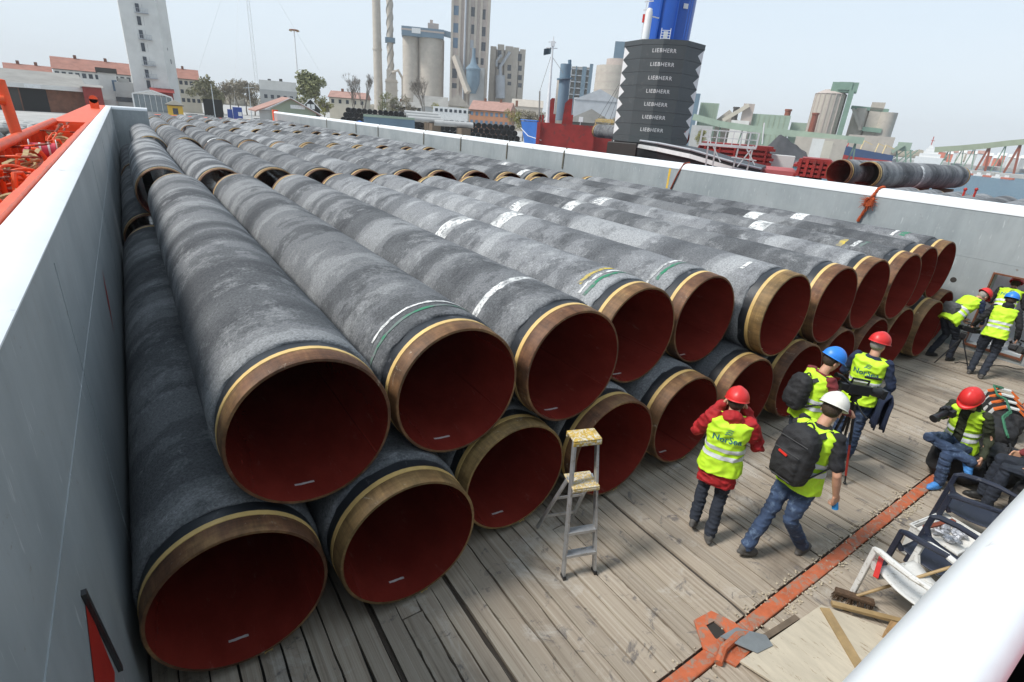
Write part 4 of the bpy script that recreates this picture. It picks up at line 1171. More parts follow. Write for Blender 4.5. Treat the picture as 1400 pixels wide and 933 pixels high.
b = MB(); b.box(-.24, .24, -.022, .022, 0, .02, Matrix.Translation((6.24, -2.52, .36)) @ Matrix.Rotation(-.25, 4, 'Z') @ Matrix.Rotation(.05, 4, 'Y'))
tag(b.build('wood_strip', 'rust_brown'), 'reddish brown stick lying over the papers in the crate', 'stick')
# broom leaning across
mat('broom_wood', (0.36, 0.25, 0.12), 0.6, var=0.25, scale=8)
mat('bristle', (0.10, 0.06, 0.035), 0.9, var=0.4, scale=40)
p0, p1 = V(4.76, -2.42, .09), V(5.62, -3.1, .82)
br = empty('broom', p0, 0, 'wooden broom lying against the white armchair with its brown head on the deck', 'broom')
b = MB(); b.tube([V(0, 0, 0), p1-p0], .014, 8); b.build('handle', 'broom_wood', br, True)
M_ = Matrix.Rotation(-1.0, 4, 'Z')
b = MB(); b.box(-.16, .16, -.035, .035, -.02, .02, M_); b.build('broom_head', 'bristle', br, bevel=.008)
b = MB()
for k in range(80):
    x, y = rr.uniform(-.155, .155), rr.uniform(-.032, .032)
    e = V(x*1.12+rr.uniform(-.01, .01), y*1.5, -.085)
    b.tube([M_ @ V(x, y, -.02), M_ @ e], [.004, .003], 4, False)
b.build('bristles', 'bristle', br)['kind'] = 'stuff'
# plywood board
mat('plywood', (0.52, 0.46, 0.36), 0.75, var=0.15, scale=5, stretch=(3, .6, 1), dirt=(0.26, 0.19, 0.12), dirt_amt=0.10)
A, B_, C_, D_ = V(4.42, -2.29, 0), V(3.26, -2.22, 0), V(3.55, -3.27, 0), V(5.02, -3.27, 0)
b = MB(); b.prism([(p.x, p.y) for p in (A, B_, C_, D_)][::-1], .035, .058)
bd = b.build('plywood_board', 'plywood', bevel=.003); tag(bd, 'pale dirty plywood board lying on the deck in the near right corner', 'board')
b = MB(); b.box(3.3, 4.8, -2.9, -2.82, .002, .035); b.box(3.5, 4.6, -2.5, -2.42, .002, .035); b.build('batten', 'chock_wood', bd)
b = MB(); b.bar((4.40, -2.33, .066), (3.74, -3.22, .066), .085, .012); tag(b.build('wooden_lath', 'broom_wood'), 'thin brown wooden slat lying across the plywood board', 'lath')
b = MB(); pts = [(-.15, -.10), (.06, -.13), (.17, -.05), (.15, .08), (-.02, .13), (-.14, .06)]
b.prism(pts, 0, .07, Matrix.Translation((4.62, -2.86, .06)) @ Matrix.Rotation(.4, 4, 'Z')); b.prism([(x*.6, y*.6) for x, y in pts], .07, .085, Matrix.Translation((4.62, -2.86, .06)) @ Matrix.Rotation(.4, 4, 'Z'))
mat('block_wood', (0.42, 0.26, 0.12), 0.65, var=0.4, scale=5, stretch=(1, 4, 1))
tag(b.build('wood_block', 'block_wood', bevel=.015), 'brown cut block of wood on the plywood board near the rail', 'block')
b = MB(); b.bar((4.50, -2.34, .075), (5.02, -2.96, .075), .05, .03); tag(b.build('wood_batten', 'broom_wood'), 'light wooden batten along the right edge of the plywood board', 'batten')
mat('twine', (0.66, 0.58, 0.42), 0.9, var=0.2, scale=20)
b = MB()
for k in range(46):
    c = V(4.05+rr.gauss(0, .10), -2.95+rr.gauss(0, .12), .068); a = rr.uniform(0, 6.28); L = rr.uniform(.05, .16); cv = rr.uniform(-1.5, 1.5)
    b.tube([c+V(math.cos(a+cv*t)*L*t, math.sin(a+cv*t)*L*t, .03*math.sin(t*PI)*rr.random()) for t in (0, .25, .5, .75, 1)], .0032, 5, False)
tag(b.build('twine', 'twine'), 'tangle of pale twine ends on the plywood board', 'twine', kind='stuff')
# orange lashing socket let into the deck with grey flap
so = empty('lashing_socket', (3.36, -1.95, 0), 0, 'orange steel lashing socket with a square hole at the orange strip', 'socket')
b = MB()
pts = [(3.12, -1.98), (3.28, -1.76), (3.50, -1.78), (3.58, -1.97), (3.52, -2.20), (3.22, -2.22)]
o_ = [(x-3.36, y+1.95) for x, y in pts]; i_ = [(-.07, -.02), (-.03, .10), (.07, .09), (.08, 0.0), (.05, -.08), (-.04, -.09)]
for z0, z1 in ((.004, .022),):
    vs = [(x, y, z1) for x, y in o_]+[(x, y, z1) for x, y in i_]+[(x, y, z0) for x, y in o_]+[(x, y, z0-.05) for x, y in i_]
    fs = [(k, (k+1) % 6, 6+(k+1) % 6, 6+k) for k in range(6)]+[(k, 12+k, 12+(k+1) % 6, (k+1) % 6) for k in range(6)]+[(6+k, 6+(k+1) % 6, 18+(k+1) % 6, 18+k) for k in range(6)]
    b.add(vs, fs)
b.build('base_plate', 'worn_orange', so)
b = MB(); b.prism(i_, .003, .006); b.build('socket_floor', 'dark_gap', so)
b = MB(); b.tube([(-.25, -.18, .03), (-.12, -.13, .05), (.10, -.12, .05), (.22, -.16, .03)], .035, 8); b.build('hinge', 'worn_orange', so, True)
mat('grey_steel', (0.24, 0.26, 0.27), 0.5, 0.3, var=0.15, scale=8)
b = MB(); b.prism([(3.30, -2.00), (3.50, -2.02), (3.66, -2.20), (3.62, -2.29), (3.44, -2.26)], .06, .068, Matrix.Identity(4))
tag(b.build('steel_flap', 'grey_steel'), 'bare grey steel plate resting on the orange lashing socket', 'plate')
b = MB(); b.bar((3.62, -2.20, .03), (4.1, -2.24, .03), .05, .05)
tag(b.build('wood_stick', 'chock_wood'), 'short grey wooden stick along the orange strip beside the plywood board', 'stick')
# bags round the seated person
def lump(name, label, cat, c, r, m, seed, wr=.02, ex=3.0):
    b = MB(); R_ = []
    for t in (0, .06, .3, .6, .85, .97, 1.0):
        k = (1-abs(2*t-1)**4)**.5*.9+.1
        R_.append((V(0, 0, r[2]*t), V(1, 0, 0), V(0, 1, 0), r[0]*k, r[1]*k))
    loft(b, R_, 20, ex)
    me = remeshed(b, .014, 2, wr, seed, 6)
    zmin = min(v.co.z for v in me.vertices)
    o = link(name, me, m, None, False, (c[0], c[1], c[2]-zmin), c[3] if len(c) > 3 else 0)
    return tag(o, label, cat)
lump('equipment_case', 'black padded equipment case used as a seat by the photographer', 'case', (8.17, -2.12, 0, .2), (.24, .30, .42), 'nylon_black', 2, .008, 5)
bgo = lump('camera_bag', 'large black camera backpack on deck right of the seated photographer', 'bag', (8.55, -2.47, 0, .3), (.26, .24, .52), 'nylon_black', 5)
b = MB(); b.tube([(-.1, .0, .50), (-.06, 0, .56), (.06, 0, .56), (.1, 0, .50)], .012, 6); b.build('grab_handle', 'nylon_black', bgo, True)
lump('duffel_bag', 'black duffel bag between the seated photographer and the near wall', 'bag', (8.02, -2.95, 0, .1), (.33, .22, .50), 'nylon_black', 9)
lump('equipment_bag', 'tall black equipment bag behind the seated photographer', 'bag', (9.15, -2.22, 0, .1), (.25, .22, .62), 'nylon_black', 13)
rf = lump('life_raft_bag', 'black bag with orange and white striped straps and green rope near right edge', 'bag', (10.6, -1.98, 0, .35), (.62, .24, .44), 'nylon_black', 21)
mat('strap_orange', (0.75, 0.16, 0.03), 0.7)
for k in range(4):
    x = -.42+k*.27
    for j in range(5):
        a0, a1 = j/5*PI, (j+1)/5*PI
        b = MB(); y0, z0, y1, z1 = .25*math.cos(a0), .25+.25*math.sin(a0), .25*math.cos(a1), .25+.25*math.sin(a1)
        b.add([(x, y0, z0), (x+.07, y0, z0), (x+.07, y1, z1), (x, y1, z1), (x, y0*.9, z0-.02), (x+.07, y0*.9, z0-.02), (x+.07, y1*.9, z1-.02), (x, y1*.9, z1-.02)], [(0, 1, 2, 3), (4, 7, 6, 5), (0, 3, 7, 4), (1, 5, 6, 2), (0, 4, 5, 1), (3, 2, 6, 7)])
        b.build('striped_strap', 'strap_orange' if j % 2 else 'white_plastic', rf)
mat('green_rope', (0.05, 0.20, 0.11), 0.85, var=0.3, scale=40, bump=0.6, bscale=120)
b = MB()
P_ = [(11.0, -1.8, .50), (10.8, -1.72, .55), (10.5, -1.85, .52), (10.3, -2.0, .56), (9.9, -2.1, .62), (9.55, -2.2, .66), (9.2, -2.2, .66), (8.95, -2.3, .62), (8.75, -2.4, .58)]
for ph in (0, 2.1, 4.2):
    pts = []
    for i in range(len(P_)-1):
        for t in range(6):
            u = t/6; p = Vector(P_[i]).lerp(Vector(P_[i+1]), u); a = (i*6+t)*.9+ph
            pts.append(p+V(.012*math.cos(a), .012*math.sin(a), .012*math.sin(a)))
    b.tube(pts, .012, 6)
tag(b.build('green_rope', 'green_rope', None, True), 'green twisted rope lying over the black bags at the right edge', 'rope')

# ------------------------------------------------------------------ lashings over the right wall
mat('old_webbing', (0.12, 0.11, 0.085), 0.9, var=0.3, scale=10, bump=0.4)
names = ['nearest the rust brown rope', 'second from the rust brown rope', 'third from the rust brown rope', 'fourth from the rust brown rope', 'fifth from the rust brown rope', 'sixth from the rust brown rope', 'farthest, near the end of the wall']
for k, y in enumerate((14.17, 18.37, 22.84, 27.39, 34.8, 39.4, 47.0)):
    b = MB(); w2 = .045+.001*y
    pts = [(XR+.34, y-.06, 2.6), (XR+.30, y-.04, 3.06), (XR+.19, y, 3.112), (XR+.08, y+.01, 3.095), (XR-.0, y+.02, 3.0), (XR-.024, y+.03, 2.9), (XR-.022, y+.05, 2.3)]
    for p, q in zip(pts[:-1], pts[1:]): b.bar(p, q, w2*1.3, .014, up=(-.5, 0, 1) if p[2] > 3 else (1, 0, 0))
    tag(b.build('lashing_strap', 'old_webbing'), f'dark lashing strap hanging over the right wall, {names[k]}', 'strap', 'lashing straps over the right wall')
mat('rust_rope', (0.24, 0.05, 0.025), 0.95, var=0.4, scale=30, bump=0.8, bscale=60)
b = MB(); b.tube([(XR+.3, 8.05, 3.0), (XR+.18, 8.1, 3.125), (XR+.02, 8.17, 3.08), (XR-.03, 8.3, 2.75), (XR-.03, 8.48, 2.25)], .028, 8)
tag(b.build('rust_rope', 'rust_rope', None, True), 'rust brown rope slanting down the right wall beside the yellow mark', 'rope')
b = MB()
pts = [V(XR+.3, 2.3, 3.0), V(XR+.18, 2.33, 3.135), V(XR+.03, 2.36, 3.09), V(XR-.05, 2.40, 2.9), V(XR-.05, 2.46, 2.6), V(XR-.04, 2.58, 2.2)]
for ph in (0, 2.1, 4.2):
    q_ = []
    for i in range(len(pts)-1):
        for t in range(6):
            a = (i*6+t)*.9+ph; q_.append(pts[i].lerp(pts[i+1], t/6)+V(.02*math.cos(a), .02*math.sin(a), 0))
    b.tube(q_, .022, 6)
kn = V(XR-.08, 2.43, 2.76)
for k in range(9):
    a = rr.uniform(0, 6.28)
    b.tube([kn+V(.05*math.cos(a+t), .09*math.sin(a+t*1.1), .10*math.cos(t*1.3+k)) for t in [x_*.7 for x_ in range(8)]], .022, 6)
for k in range(70):
    d_ = V(rr.uniform(-.6, 0), rr.gauss(0, 1), rr.gauss(0, .8)).normalized(); b.tube([kn+d_*.06, kn+d_*rr.uniform(.12, .24)+V(0, 0, -.03)], .004, 4, False)
rope_mat = mat('orange_rope', (0.42, 0.075, 0.02), 0.95, var=0.4, scale=30, bump=0.8, bscale=60)
tag(b.build('knotted_rope', 'orange_rope', None, True), 'frayed orange knotted rope hanging over the right wall', 'rope')
b = MB(); b.box(XR-.0045, XR-.001, 8.63, 8.71, 2.25, 2.88); mat('yellow_paint', (0.72, 0.45, 0.03), 0.6, dirt=(.4, .42, .42), dirt_amt=.3, scale=8); b.build('paint_mark', 'yellow_paint', wr)

# ------------------------------------------------------------------ left side passage
b = MB(); b.tube([(-1.72, -6, 3.08), (-1.72, 16.4, 3.08)], .075, 14)
lr = b.build('side_rail', 'orange_paint', None, True); tag(lr, 'long round orange top rail of the left bulwark', 'rail')
b = MB(); b.prism([(0, 0), (.38, 0), (.34, .16), (.10, .35), (.06, .78), (0, .78)], -.008, .008, frame_matrix(V(0, 0, 0), V(1, 0, 0), V(0, 0, 1), V(0, -1, 0)))
bme = b.mesh('bracket'); y = -5.5
while y < 16:
    link('bracket', bme, 'orange_paint', lr, False, (-1.735, y, 2.26)); y += .62
b = MB(); b.box(-1.735, XL-.37, -6, 16.3, 2.55, 2.60); b.build('gutter_grating', 'worn_orange', lr)
b = MB(); b.tube([(-1.76, 9.9, 3.0), (-1.815, 9.95, 3.98)], .085, 16); b.ball((-1.815, 9.95, 3.98), (.085, .085, .02), 16)
po = b.build('railing_post', 'orange_paint', None, True); tag(po, 'leaning orange tubular post rising from the left rail', 'post')
b = MB(); b.tube([(-1.79, 9.8, 3.66), (-3.4, 9.5, 3.67)], .075, 14); b.build('cross_tube', 'orange_paint', po, True)
b = MB(); b.box(-1.80, XL-.285, 16.4, 41, 3.02, 3.08); b.box(-1.80, XL-.285, 16.35, 16.43, 2.3, 3.02)
pf = b.build('platform', 'orange_paint'); tag(pf, 'flat orange deck platform beyond the lashing trough on the left', 'platform')
b = MB(); b.box(-.18, .18, -.04, .04, 0, .42, Matrix.Translation((-1.22, 32.0, 3.08))); b.lathe([(0, -.04), (.18, -.04), (.18, .04), (0, .04)], 20, Matrix.Translation((-1.22, 32.0, 3.50)) @ AX_Y)
tag(b.build('lifting_lug', 'orange_paint'), 'rounded orange steel lug standing at the far end of the platform', 'lug')
# wavy orange guard along the outer edge of the cap
b = MB(); n = 120
for i in range(n+1):
    yy = -3.5+20*i/n; wv = .018*noise.noise(Vector((yy*1.1, 0, 0)))+.012*noise.noise(Vector((yy*3.3, 4, 0)))
    for (a, z) in ((XL-.288, 3.02), (XL-.30, 3.088+wv*.5), (XL-.37+wv, 3.085), (XL-.385+wv, 3.05), (XL-.375, 2.3)): b.v.append((a, yy, z))
for i in range(n):
    for k in range(4): b.f.append((i*5+k, i*5+k+1, (i+1)*5+k+1, (i+1)*5+k))
tag(b.build('coaming_plate', 'orange_paint', None, True), 'wavy orange steel edge strip outside the white left cap', 'edge strip')
b = MB(); b.box(-1.735, XL-.37, -6, 16.3, 2.252, 2.262); b.build('gutter_floor', 'worn_orange', bpy.data.objects['hull_left'])
mat('rope_tan', (0.42, 0.30, 0.15), 0.9, var=0.3, scale=20, bump=0.5)
mat('strap_pink', (0.62, 0.06, 0.10), 0.7, var=0.2)
mat('strap_yellow', (0.70, 0.40, 0.04), 0.7, var=0.2)
rr = random.Random(11)
def gear(kind, y, label):
    xc = rr.uniform(-1.55, -1.20); z0 = 2.60
    if kind == 'drum':
        o = empty('strap_reel', (xc, y, z0+.28), rr.uniform(-.5, .5), label, 'reel')
        b = MB(); b.tube([(-.17, 0, 0), (.17, 0, 0)], .13, 18); b.build('wound_strap', 'strap_pink', o, True)
        b = MB()
        for x_ in (-.19, .18): b.tube([(x_, 0, 0), (x_+.012, 0, 0)], .19, 18)
        b.tube([(0, -.05, -.27), (0, -.05, -.1)], .03, 8); b.build('reel_flange', 'white_plastic', o, True)
        for x_ in (-.06, .06):
            b = MB(); b.tube([(x_, 0, 0), (x_+.03, 0, 0)], .135, 18); b.build('white_stripe', 'white_plastic', o, True)
    elif kind == 'coil':
        b = MB()
        for t in range(5):
            rr_ = .15+rr.uniform(-.03, .04); ph = rr.uniform(0, 6)
            b.tube([(rr_*math.cos(a), rr_*1.3*math.sin(a), .06+.05*t+.03*math.sin(2*a+ph)) for a in [2*PI*k/20 for k in range(20)]], .020, 6, closed=True)
        o = b.build('rope_coil', rr.choice(('rope_tan', 'rope_tan', 'rust_brown', 'orange_paint')), None, True, (xc, y, z0+.1)); tag(o, label, 'rope')
    elif kind == 'turnbuckle':
        o = empty('turnbuckle', (xc, y, z0+.45), rr.uniform(-.7, .7), label, 'turnbuckle')
        o.rotation_euler = (rr.uniform(-.3, .5), rr.uniform(-.2, .2), rr.uniform(-.9, .9))
        b = MB(); b.tube([(0, -.42, 0), (0, -.16, 0)], .018, 8); b.tube([(0, .16, 0), (0, .42, 0)], .018, 8); b.build('threaded_rod', 'rust_brown', o, True)
        b = MB(); b.tube([(0, -.16, 0), (.045, -.12, 0), (.045, .12, 0), (0, .16, 0), (-.045, .12, 0), (-.045, -.12, 0)], .014, 6, closed=True); b.build('turnbuckle_body', 'orange_paint', o, True)
        for s_ in (-1, 1):
            b = MB(); b.tube([(.04*math.cos(a), s_*(.45+.03*math.sin(a)), 0) for a in [2*PI*k/10 for k in range(10)]], .012, 6, closed=True); b.build('hook', 'rust_brown', o, True)
    elif kind == 'strap':
        b = MB(); p = V(xc-.1, y-.5, z0+.3); pts = [p]
        for k in range(9):
            p = p+V(rr.uniform(-.05, .08), rr.uniform(.06, .2), rr.uniform(-.07, .07)); p.x = min(-1.12, max(-1.6, p.x)); pts.append(p.copy())
        for a, c in zip(pts[:-1], pts[1:]): b.bar(a, c, .06, .008)
        tag(b.build('lashing_strap', rr.choice(('rope_tan', 'orange_paint', 'rope_tan', 'strap_pink'))), label, 'strap')
    elif kind == 'chain':
        b = MB(); p = V(xc, y-.4, z0+.35)
        for k in range(16):
            q = p+V(rr.uniform(-.02, .02), .05, rr.uniform(-.03, .02))
            M_ = Matrix.Rotation(k % 2*PI/2, 4, 'Y')
            b.tube([q+M_ @ V(.022*math.cos(a), .036*math.sin(a), 0) for a in [2*PI*j/8 for j in range(8)]], .009, 5, closed=True); p = q
        tag(b.build('chain', 'rust_brown', None, True), label, 'chain')
    elif kind == 'hook':
        b = MB(); b.tube([(0, 0, 0), (0, .02, .3), (.05, .05, .42), (.13, .05, .42), (.16, .04, .34)], [.03, .03, .028, .026, .02], 8)
        tag(b.build('lashing_hook', 'orange_paint', None, True, (xc, y, z0), rr.uniform(0, 6)), label, 'hook')
where = ['nearest the camera', 'second along the trough', 'third along the trough', 'fourth along the trough', 'fifth along the trough', 'sixth along the trough', 'seventh along the trough', 'eighth along the trough', 'last before the platform']
adj = {'drum': 'pink and white strap reel in the left orange trough', 'coil': 'tangled rope coil in the left orange trough', 'turnbuckle': 'orange turnbuckle in the left trough', 'strap': 'loose webbing strap in the left orange trough', 'chain': 'rusty lashing chain in the left orange trough', 'hook': 'orange lashing hook in the left trough'}
for kind, ys_ in (('drum', (9.4,)), ('coil', (3.2, 5.6, 7.2, 11.2, 13.0)), ('turnbuckle', (2.6, 3.9, 4.9, 6.3, 8.2, 10.4, 12.2, 14.2)), ('strap', (3.4, 4.8, 6.2, 7.8, 9.8, 12.6)), ('chain', (4.3, 5.7, 8.8, 11.8)), ('hook', (2.3, 3.6, 4.6, 5.3, 6.8, 8.0, 10.0, 11.0, 14.8))):
    for k, y_ in enumerate(ys_): gear(kind, y_, adj[kind]+(', '+(where[k] if len(ys_) > 1 else 'wound tight')))
# ------------------------------------------------------------------ harbour background
def bearing(px):
    d = ray(px, 125.3+(px-161.5)*0.0768); return math.atan2(d.x, d.y)
class Site:
    """a place on shore: local X to the right along the facade, Y away from the ship, Z up, origin on the ground"""
    def __init__(s, name, px, dist, label, cat, base=None, group=None, turn=0.0):
        s.b = bearing(px); g = gp(px, dist); s.base = LZ if base is None else base
        s.o = Vector((g.x, g.y, s.base)); s.dist = dist; s.a = s.b+math.radians(turn)
        s.root = empty(name, s.o, -s.a, label, cat, group)
        s.fw = Vector((math.sin(s.b), math.cos(s.b), 0)); s.rt = Vector((math.cos(s.b), -math.sin(s.b), 0))
    def p(s, px, py, off=0.0):
        d = ray(px, py); t = (s.dist+off)/d.dot(s.fw); P = CAM+d*t
        return P.dot(s.rt)-s.o.dot(s.rt), P.z-s.base
    def x(s, px, py): return s.p(px, py)[0]
    def z(s, px, py): return s.p(px, py)[1]
    def part(s, b, name, m, smooth=False, parent=None): return b.build(name, m, parent or s.root, smooth)
    def wins(s, cells, m='window_dark', y=0.0, name='window', proud=.06):
        cache = {}
        for (x0, x1, z0, z1) in cells:
            k = (round(x1-x0, 2), round(z1-z0, 2))
            if k not in cache: cache[k] = MB().box(-k[0]/2, k[0]/2, -proud, .3, -k[1]/2, k[1]/2).mesh(name)
            o = link(name, cache[k], m, s.root, False, ((x0+x1)/2, y, (z0+z1)/2))
def walls(name, col, **k): return mat(name, col, .85, var=k.get('var', .12), scale=k.get('scale', .3), dirt=k.get('dirt'), dirt_amt=k.get('da', .1))
walls('plaster_white', (0.66, 0.65, 0.62)); walls('plaster_cream', (0.55, 0.50, 0.41)); walls('plaster_grey', (0.42, 0.42, 0.41)); walls('cement_beige', (0.46, 0.41, 0.35), dirt=(.36, .32, .27)); walls('cement_pink', (0.45, 0.38, 0.34), dirt=(.33, .29, .26))
walls('roof_red', (0.33, 0.15, 0.11), scale=.6, var=.25); walls('roof_pale_red', (0.38, 0.22, 0.18), scale=.6, var=.2); walls('roof_grey', (0.28, 0.27, 0.25), var=.2); walls('roof_dark', (0.06, 0.055, 0.05)); walls('brick', (0.20, 0.085, 0.05), var=.3, scale=1.2); walls('brick_orange', (0.42, 0.20, 0.11), var=.2)
walls('timber_red', (0.26, 0.03, 0.025)); walls('timber_yellow', (0.70, 0.44, 0.06)); walls('timber_black', (0.03, 0.028, 0.026)); walls('green_cladding', (0.30, 0.38, 0.30), var=.12); walls('green_steel', (0.18, 0.28, 0.22)); walls('blue_grey', (0.13, 0.20, 0.26)); walls('blue_steel', (0.15, 0.22, 0.28)); walls('silver_duct', (0.40, 0.42, 0.45))
walls('coal', (0.045, 0.045, 0.05), var=.4); walls('olive_steel', (0.30, 0.34, 0.24))
mat('window_dark', (0.045, 0.055, 0.07), 0.25, var=.4, scale=.6); mat('window_blue', (0.10, 0.17, 0.25), .3, var=.3, scale=.5); mat('glass_grey', (0.20, 0.24, 0.26), .2, var=.25, scale=.6); mat('frame_white', (0.75, 0.75, 0.74), .6)
mat('ship_red', (0.30, 0.022, 0.018), .55, var=.3, scale=.7, dirt=(.16, .03, .025), dirt_amt=.2); mat('ship_blue', (0.02, 0.14, 0.50), .45, var=.15, scale=.5); mat('crane_blue', (0.008, 0.085, 0.42), .35, var=.1, scale=.5); mat('crane_grey', (0.058, 0.068, 0.072), .5, var=.12, scale=.7, dirt=(.08, .09, .09), dirt_amt=.1); mat('white_steel', (0.74, 0.75, 0.75), .5, var=.1, scale=2)
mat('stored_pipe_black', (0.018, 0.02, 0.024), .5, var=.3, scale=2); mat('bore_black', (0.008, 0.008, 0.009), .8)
def block(st, px0, px1, ytop, depth, m='plaster_white', name='wall', y0=0.0, zb=0.0, pyref=None):
    pm_ = (px0+px1)/2; py = ytop if pyref is None else pyref
    x0, x1 = st.x(px0, py), st.x(px1, py); z = st.z(pm_, ytop)
    b = MB(); b.box(x0, x1, y0, y0+depth, zb, z); st.part(b, name, m); return x0, x1, z
def gable_roof(st, x0, x1, zE, zR, y0, y1, m, along='x', ov=.4, name='roof', hip=0):
    b = MB()
    if along == 'x':
        ym = (y0+y1)/2
        vs = [(x0-ov, y0-ov, zE-.1), (x1+ov, y0-ov, zE-.1), (x1+ov, y1+ov, zE-.1), (x0-ov, y1+ov, zE-.1), (x0-ov+hip, ym, zR), (x1+ov-hip, ym, zR)]
        b.add(vs, [(0, 1, 5, 4), (2, 3, 4, 5), (1, 2, 5), (3, 0, 4), (0, 3, 2, 1)])
    else:
        xm = (x0+x1)/2
        vs = [(x0-ov, y0-ov, zE-.1), (x1+ov, y0-ov, zE-.1), (x1+ov, y1+ov, zE-.1), (x0-ov, y1+ov, zE-.1), (xm, y0-ov, zR), (xm, y1+ov, zR)]
        b.add(vs, [(0, 4, 5, 3), (1, 2, 5, 4), (0, 1, 4), (2, 3, 5), (0, 3, 2, 1)])
    return st.part(b, name, m)
def house(name, px0, px1, yE, yR, dist, depth, wm, rm, label, cat='house', rows=1, cols=4, along='x', chim=1, hip=0, turn=0, base=None, wm2='window_dark', chm='brick'):
    st = Site(name, (px0+px1)/2, dist, label, cat, turn=turn, base=base)
    x0, x1, z = block(st, px0, px1, yE, depth, wm)
    zR = st.z((px0+px1)/2, yR)
    rf = gable_roof(st, x0, x1, z, zR, 0, depth, rm, along, hip=hip)
    for k in range(chim):
        xc = x0+(x1-x0)*(.3+.4*k); b = MB(); b.box(xc-.4, xc+.4, depth/2-.4, depth/2+.4, zR-1.2, zR+.9); st.part(b, 'chimney', chm, parent=rf)
    cells = []
    for r in range(rows):
        zz = z-(r+.5)*min(2.9, z/rows)-.65
        if zz < .3: continue
        for c in range(cols):
            xc = x0+(x1-x0)*(c+.5)/cols; cells.append((xc-.5, xc+.5, zz, zz+1.3))
    st.wins(cells, wm2)
    b = MB(); b.box(x0-.3, x1+.3, -.42, -.3, z-.28, z-.12)
    if rows: st.part(b, 'gutter', 'roof_dark')
    return st
# --- left shore
st = Site('warehouse', 0, 168, 'long low warehouse with grey roof and dark open bays at the left edge', 'warehouse')
x0, x1, z = block(st, -170, 112, 112, 18, 'brick', pyref=112)
z = st.z(40, 113); zr = st.z(40, 95)
b = MB(); b.add([(x0-1, -1.2, z-.3), (x1+.6, -1.2, z-.3), (x1+.6, 12, zr), (x0-1, 12, zr), (x1+.6, 24, z), (x0-1, 24, z), (x0-1, -1.2, z-.45), (x1+.6, -1.2, z-.45)], [(0, 1, 2, 3), (3, 2, 4, 5), (6, 7, 1, 0), (1, 7, 4, 2), (7, 6, 5, 4)]); st.part(b, 'roof', 'roof_grey')
b = MB(); b.box(x0-1, x1+.6, -1.32, -1.2, z-1.15, z-.25); st.part(b, 'fascia', 'plaster_white')
b = MB(); b.box(st.x(32, 115), st.x(54, 115), -1.42, -1.33, z-1.1, z-.3); st.part(b, 'sign_board', 'frame_white')
b = MB(); b.box(st.x(28, 130), st.x(64, 130), -.05, .3, 0, z-1.2); st.part(b, 'open_bay', 'bore_black')
b = MB(); b.box(x0, st.x(26, 130), -.05, .3, 0, z-1.3); st.part(b, 'open_bay', 'roof_dark')
for px in (60, 105):
    b = MB(); b.box(st.x(px, 98)-.8, st.x(px, 98)+.8, 8, 9, zr-2.2, zr-1.0); st.part(b, 'roof_vent', 'roof_dark')
house('timber_shed', 112, 138, 119, 116, 165, 10, 'timber_red', 'roof_grey', 'small dark red timber shed at the right end of the warehouse', 'shed', 0, 0, chim=0)
house('harbour_house', 8, 70, 99, 88, 235, 12, 'plaster_cream', 'roof_red', 'cream house with red roof behind the warehouse at the left edge', cols=6, chim=2)
st = house('town_building', 73, 178, 98, 81, 225, 16, 'plaster_white', 'roof_red', 'long white building with broad red roof left of the white tower', 'building', rows=1, cols=12, chim=2)
st = Site('flat_roofed_building', 146, 178, 'white flat roofed block with a dark band beside the red roofed building', 'building')
x0, x1, z = block(st, 133, 158, 100, 10)
b = MB(); b.box(x0-.3, x1+.3, -.4, 10.3, z, z+1.1); st.part(b, 'roof', 'roof_dark'); st.wins([(x0+2.6, x0+3.6, z-4, z-1.5)], 'window_blue')
b = MB(); b.box(x0-.6, x0+3, -1.4, -.02, 0, 3.4); st.part(b, 'annexe', 'plaster_white')
st = Site('flat_roofed_building', 170, 176, 'grey stepped block half hidden by the left side of the white tower', 'building')
block(st, 156, 184, 113, 9, 'plaster_grey'); block(st, 160, 176, 107, 5, 'plaster_grey', 'upper_floor', y0=3.0)
st.wins([(st.x(p_, 125)-.5, st.x(p_, 125)+.5, 3.1, 4.2) for p_ in (160, 166, 172, 178)])
# white tower
st = Site('tower_block', 214, 172, 'tall white concrete tower with paired balcony windows in one column', 'tower')
xa, xc = st.x(172, 62), st.x(222, 62); xd = st.x(236.5, 62)
H = 52
b = MB(); b.prism([(xa, 0), (xc, -1.2), (xd, 3.5), (xd-1, 15), (xa-.5, 15)], 0, H); st.part(b, 'wall', 'plaster_white')
b = MB(); b.box(xa+.2, xd-.6, 1, 13.5, H, H+2.2); st.part(b, 'roof', 'plaster_grey')
for i, yy in enumerate((12, 29.5, 48, 65.5, 84, 101.5, 116)):
    pxc = 190+yy*.147
    xx, zz = st.p(pxc, yy); yo = -1.2*(xx-xa)/(xc-xa)
    for dx in (-.95, .35):
        b = MB(); b.box(xx+dx, xx+dx+.75, yo-.06, yo+.3, zz-.9, zz+.9); w_ = st.part(b, 'window', 'window_dark')
    if i not in (1, 3, 6):
        b = MB(); b.box(xx-1.3, xx+1.5, yo-.9, yo-.05, zz-1.05, zz-.9)
        for k in range(9): b.box(xx-1.3+k*.33, xx-1.25+k*.33, yo-.9, yo-.85, zz-.9, zz-.1)
        b.box(xx-1.3, xx+1.5, yo-.92, yo-.84, zz-.1, zz-.04); st.part(b, 'balcony', 'silver_duct')
b = MB(); xx, zz = st.p(232, 84); b.box(xx-.4, xx+.4, 1.4, 1.9, zz-.5, zz+.5); st.part(b, 'window', 'window_dark')
b = MB(); xx, zz = st.p(228, 67); b.box(xx-.2, xx+.2, .7, 1.3, zz-.3, zz+.3); st.part(b, 'window', 'window_dark')
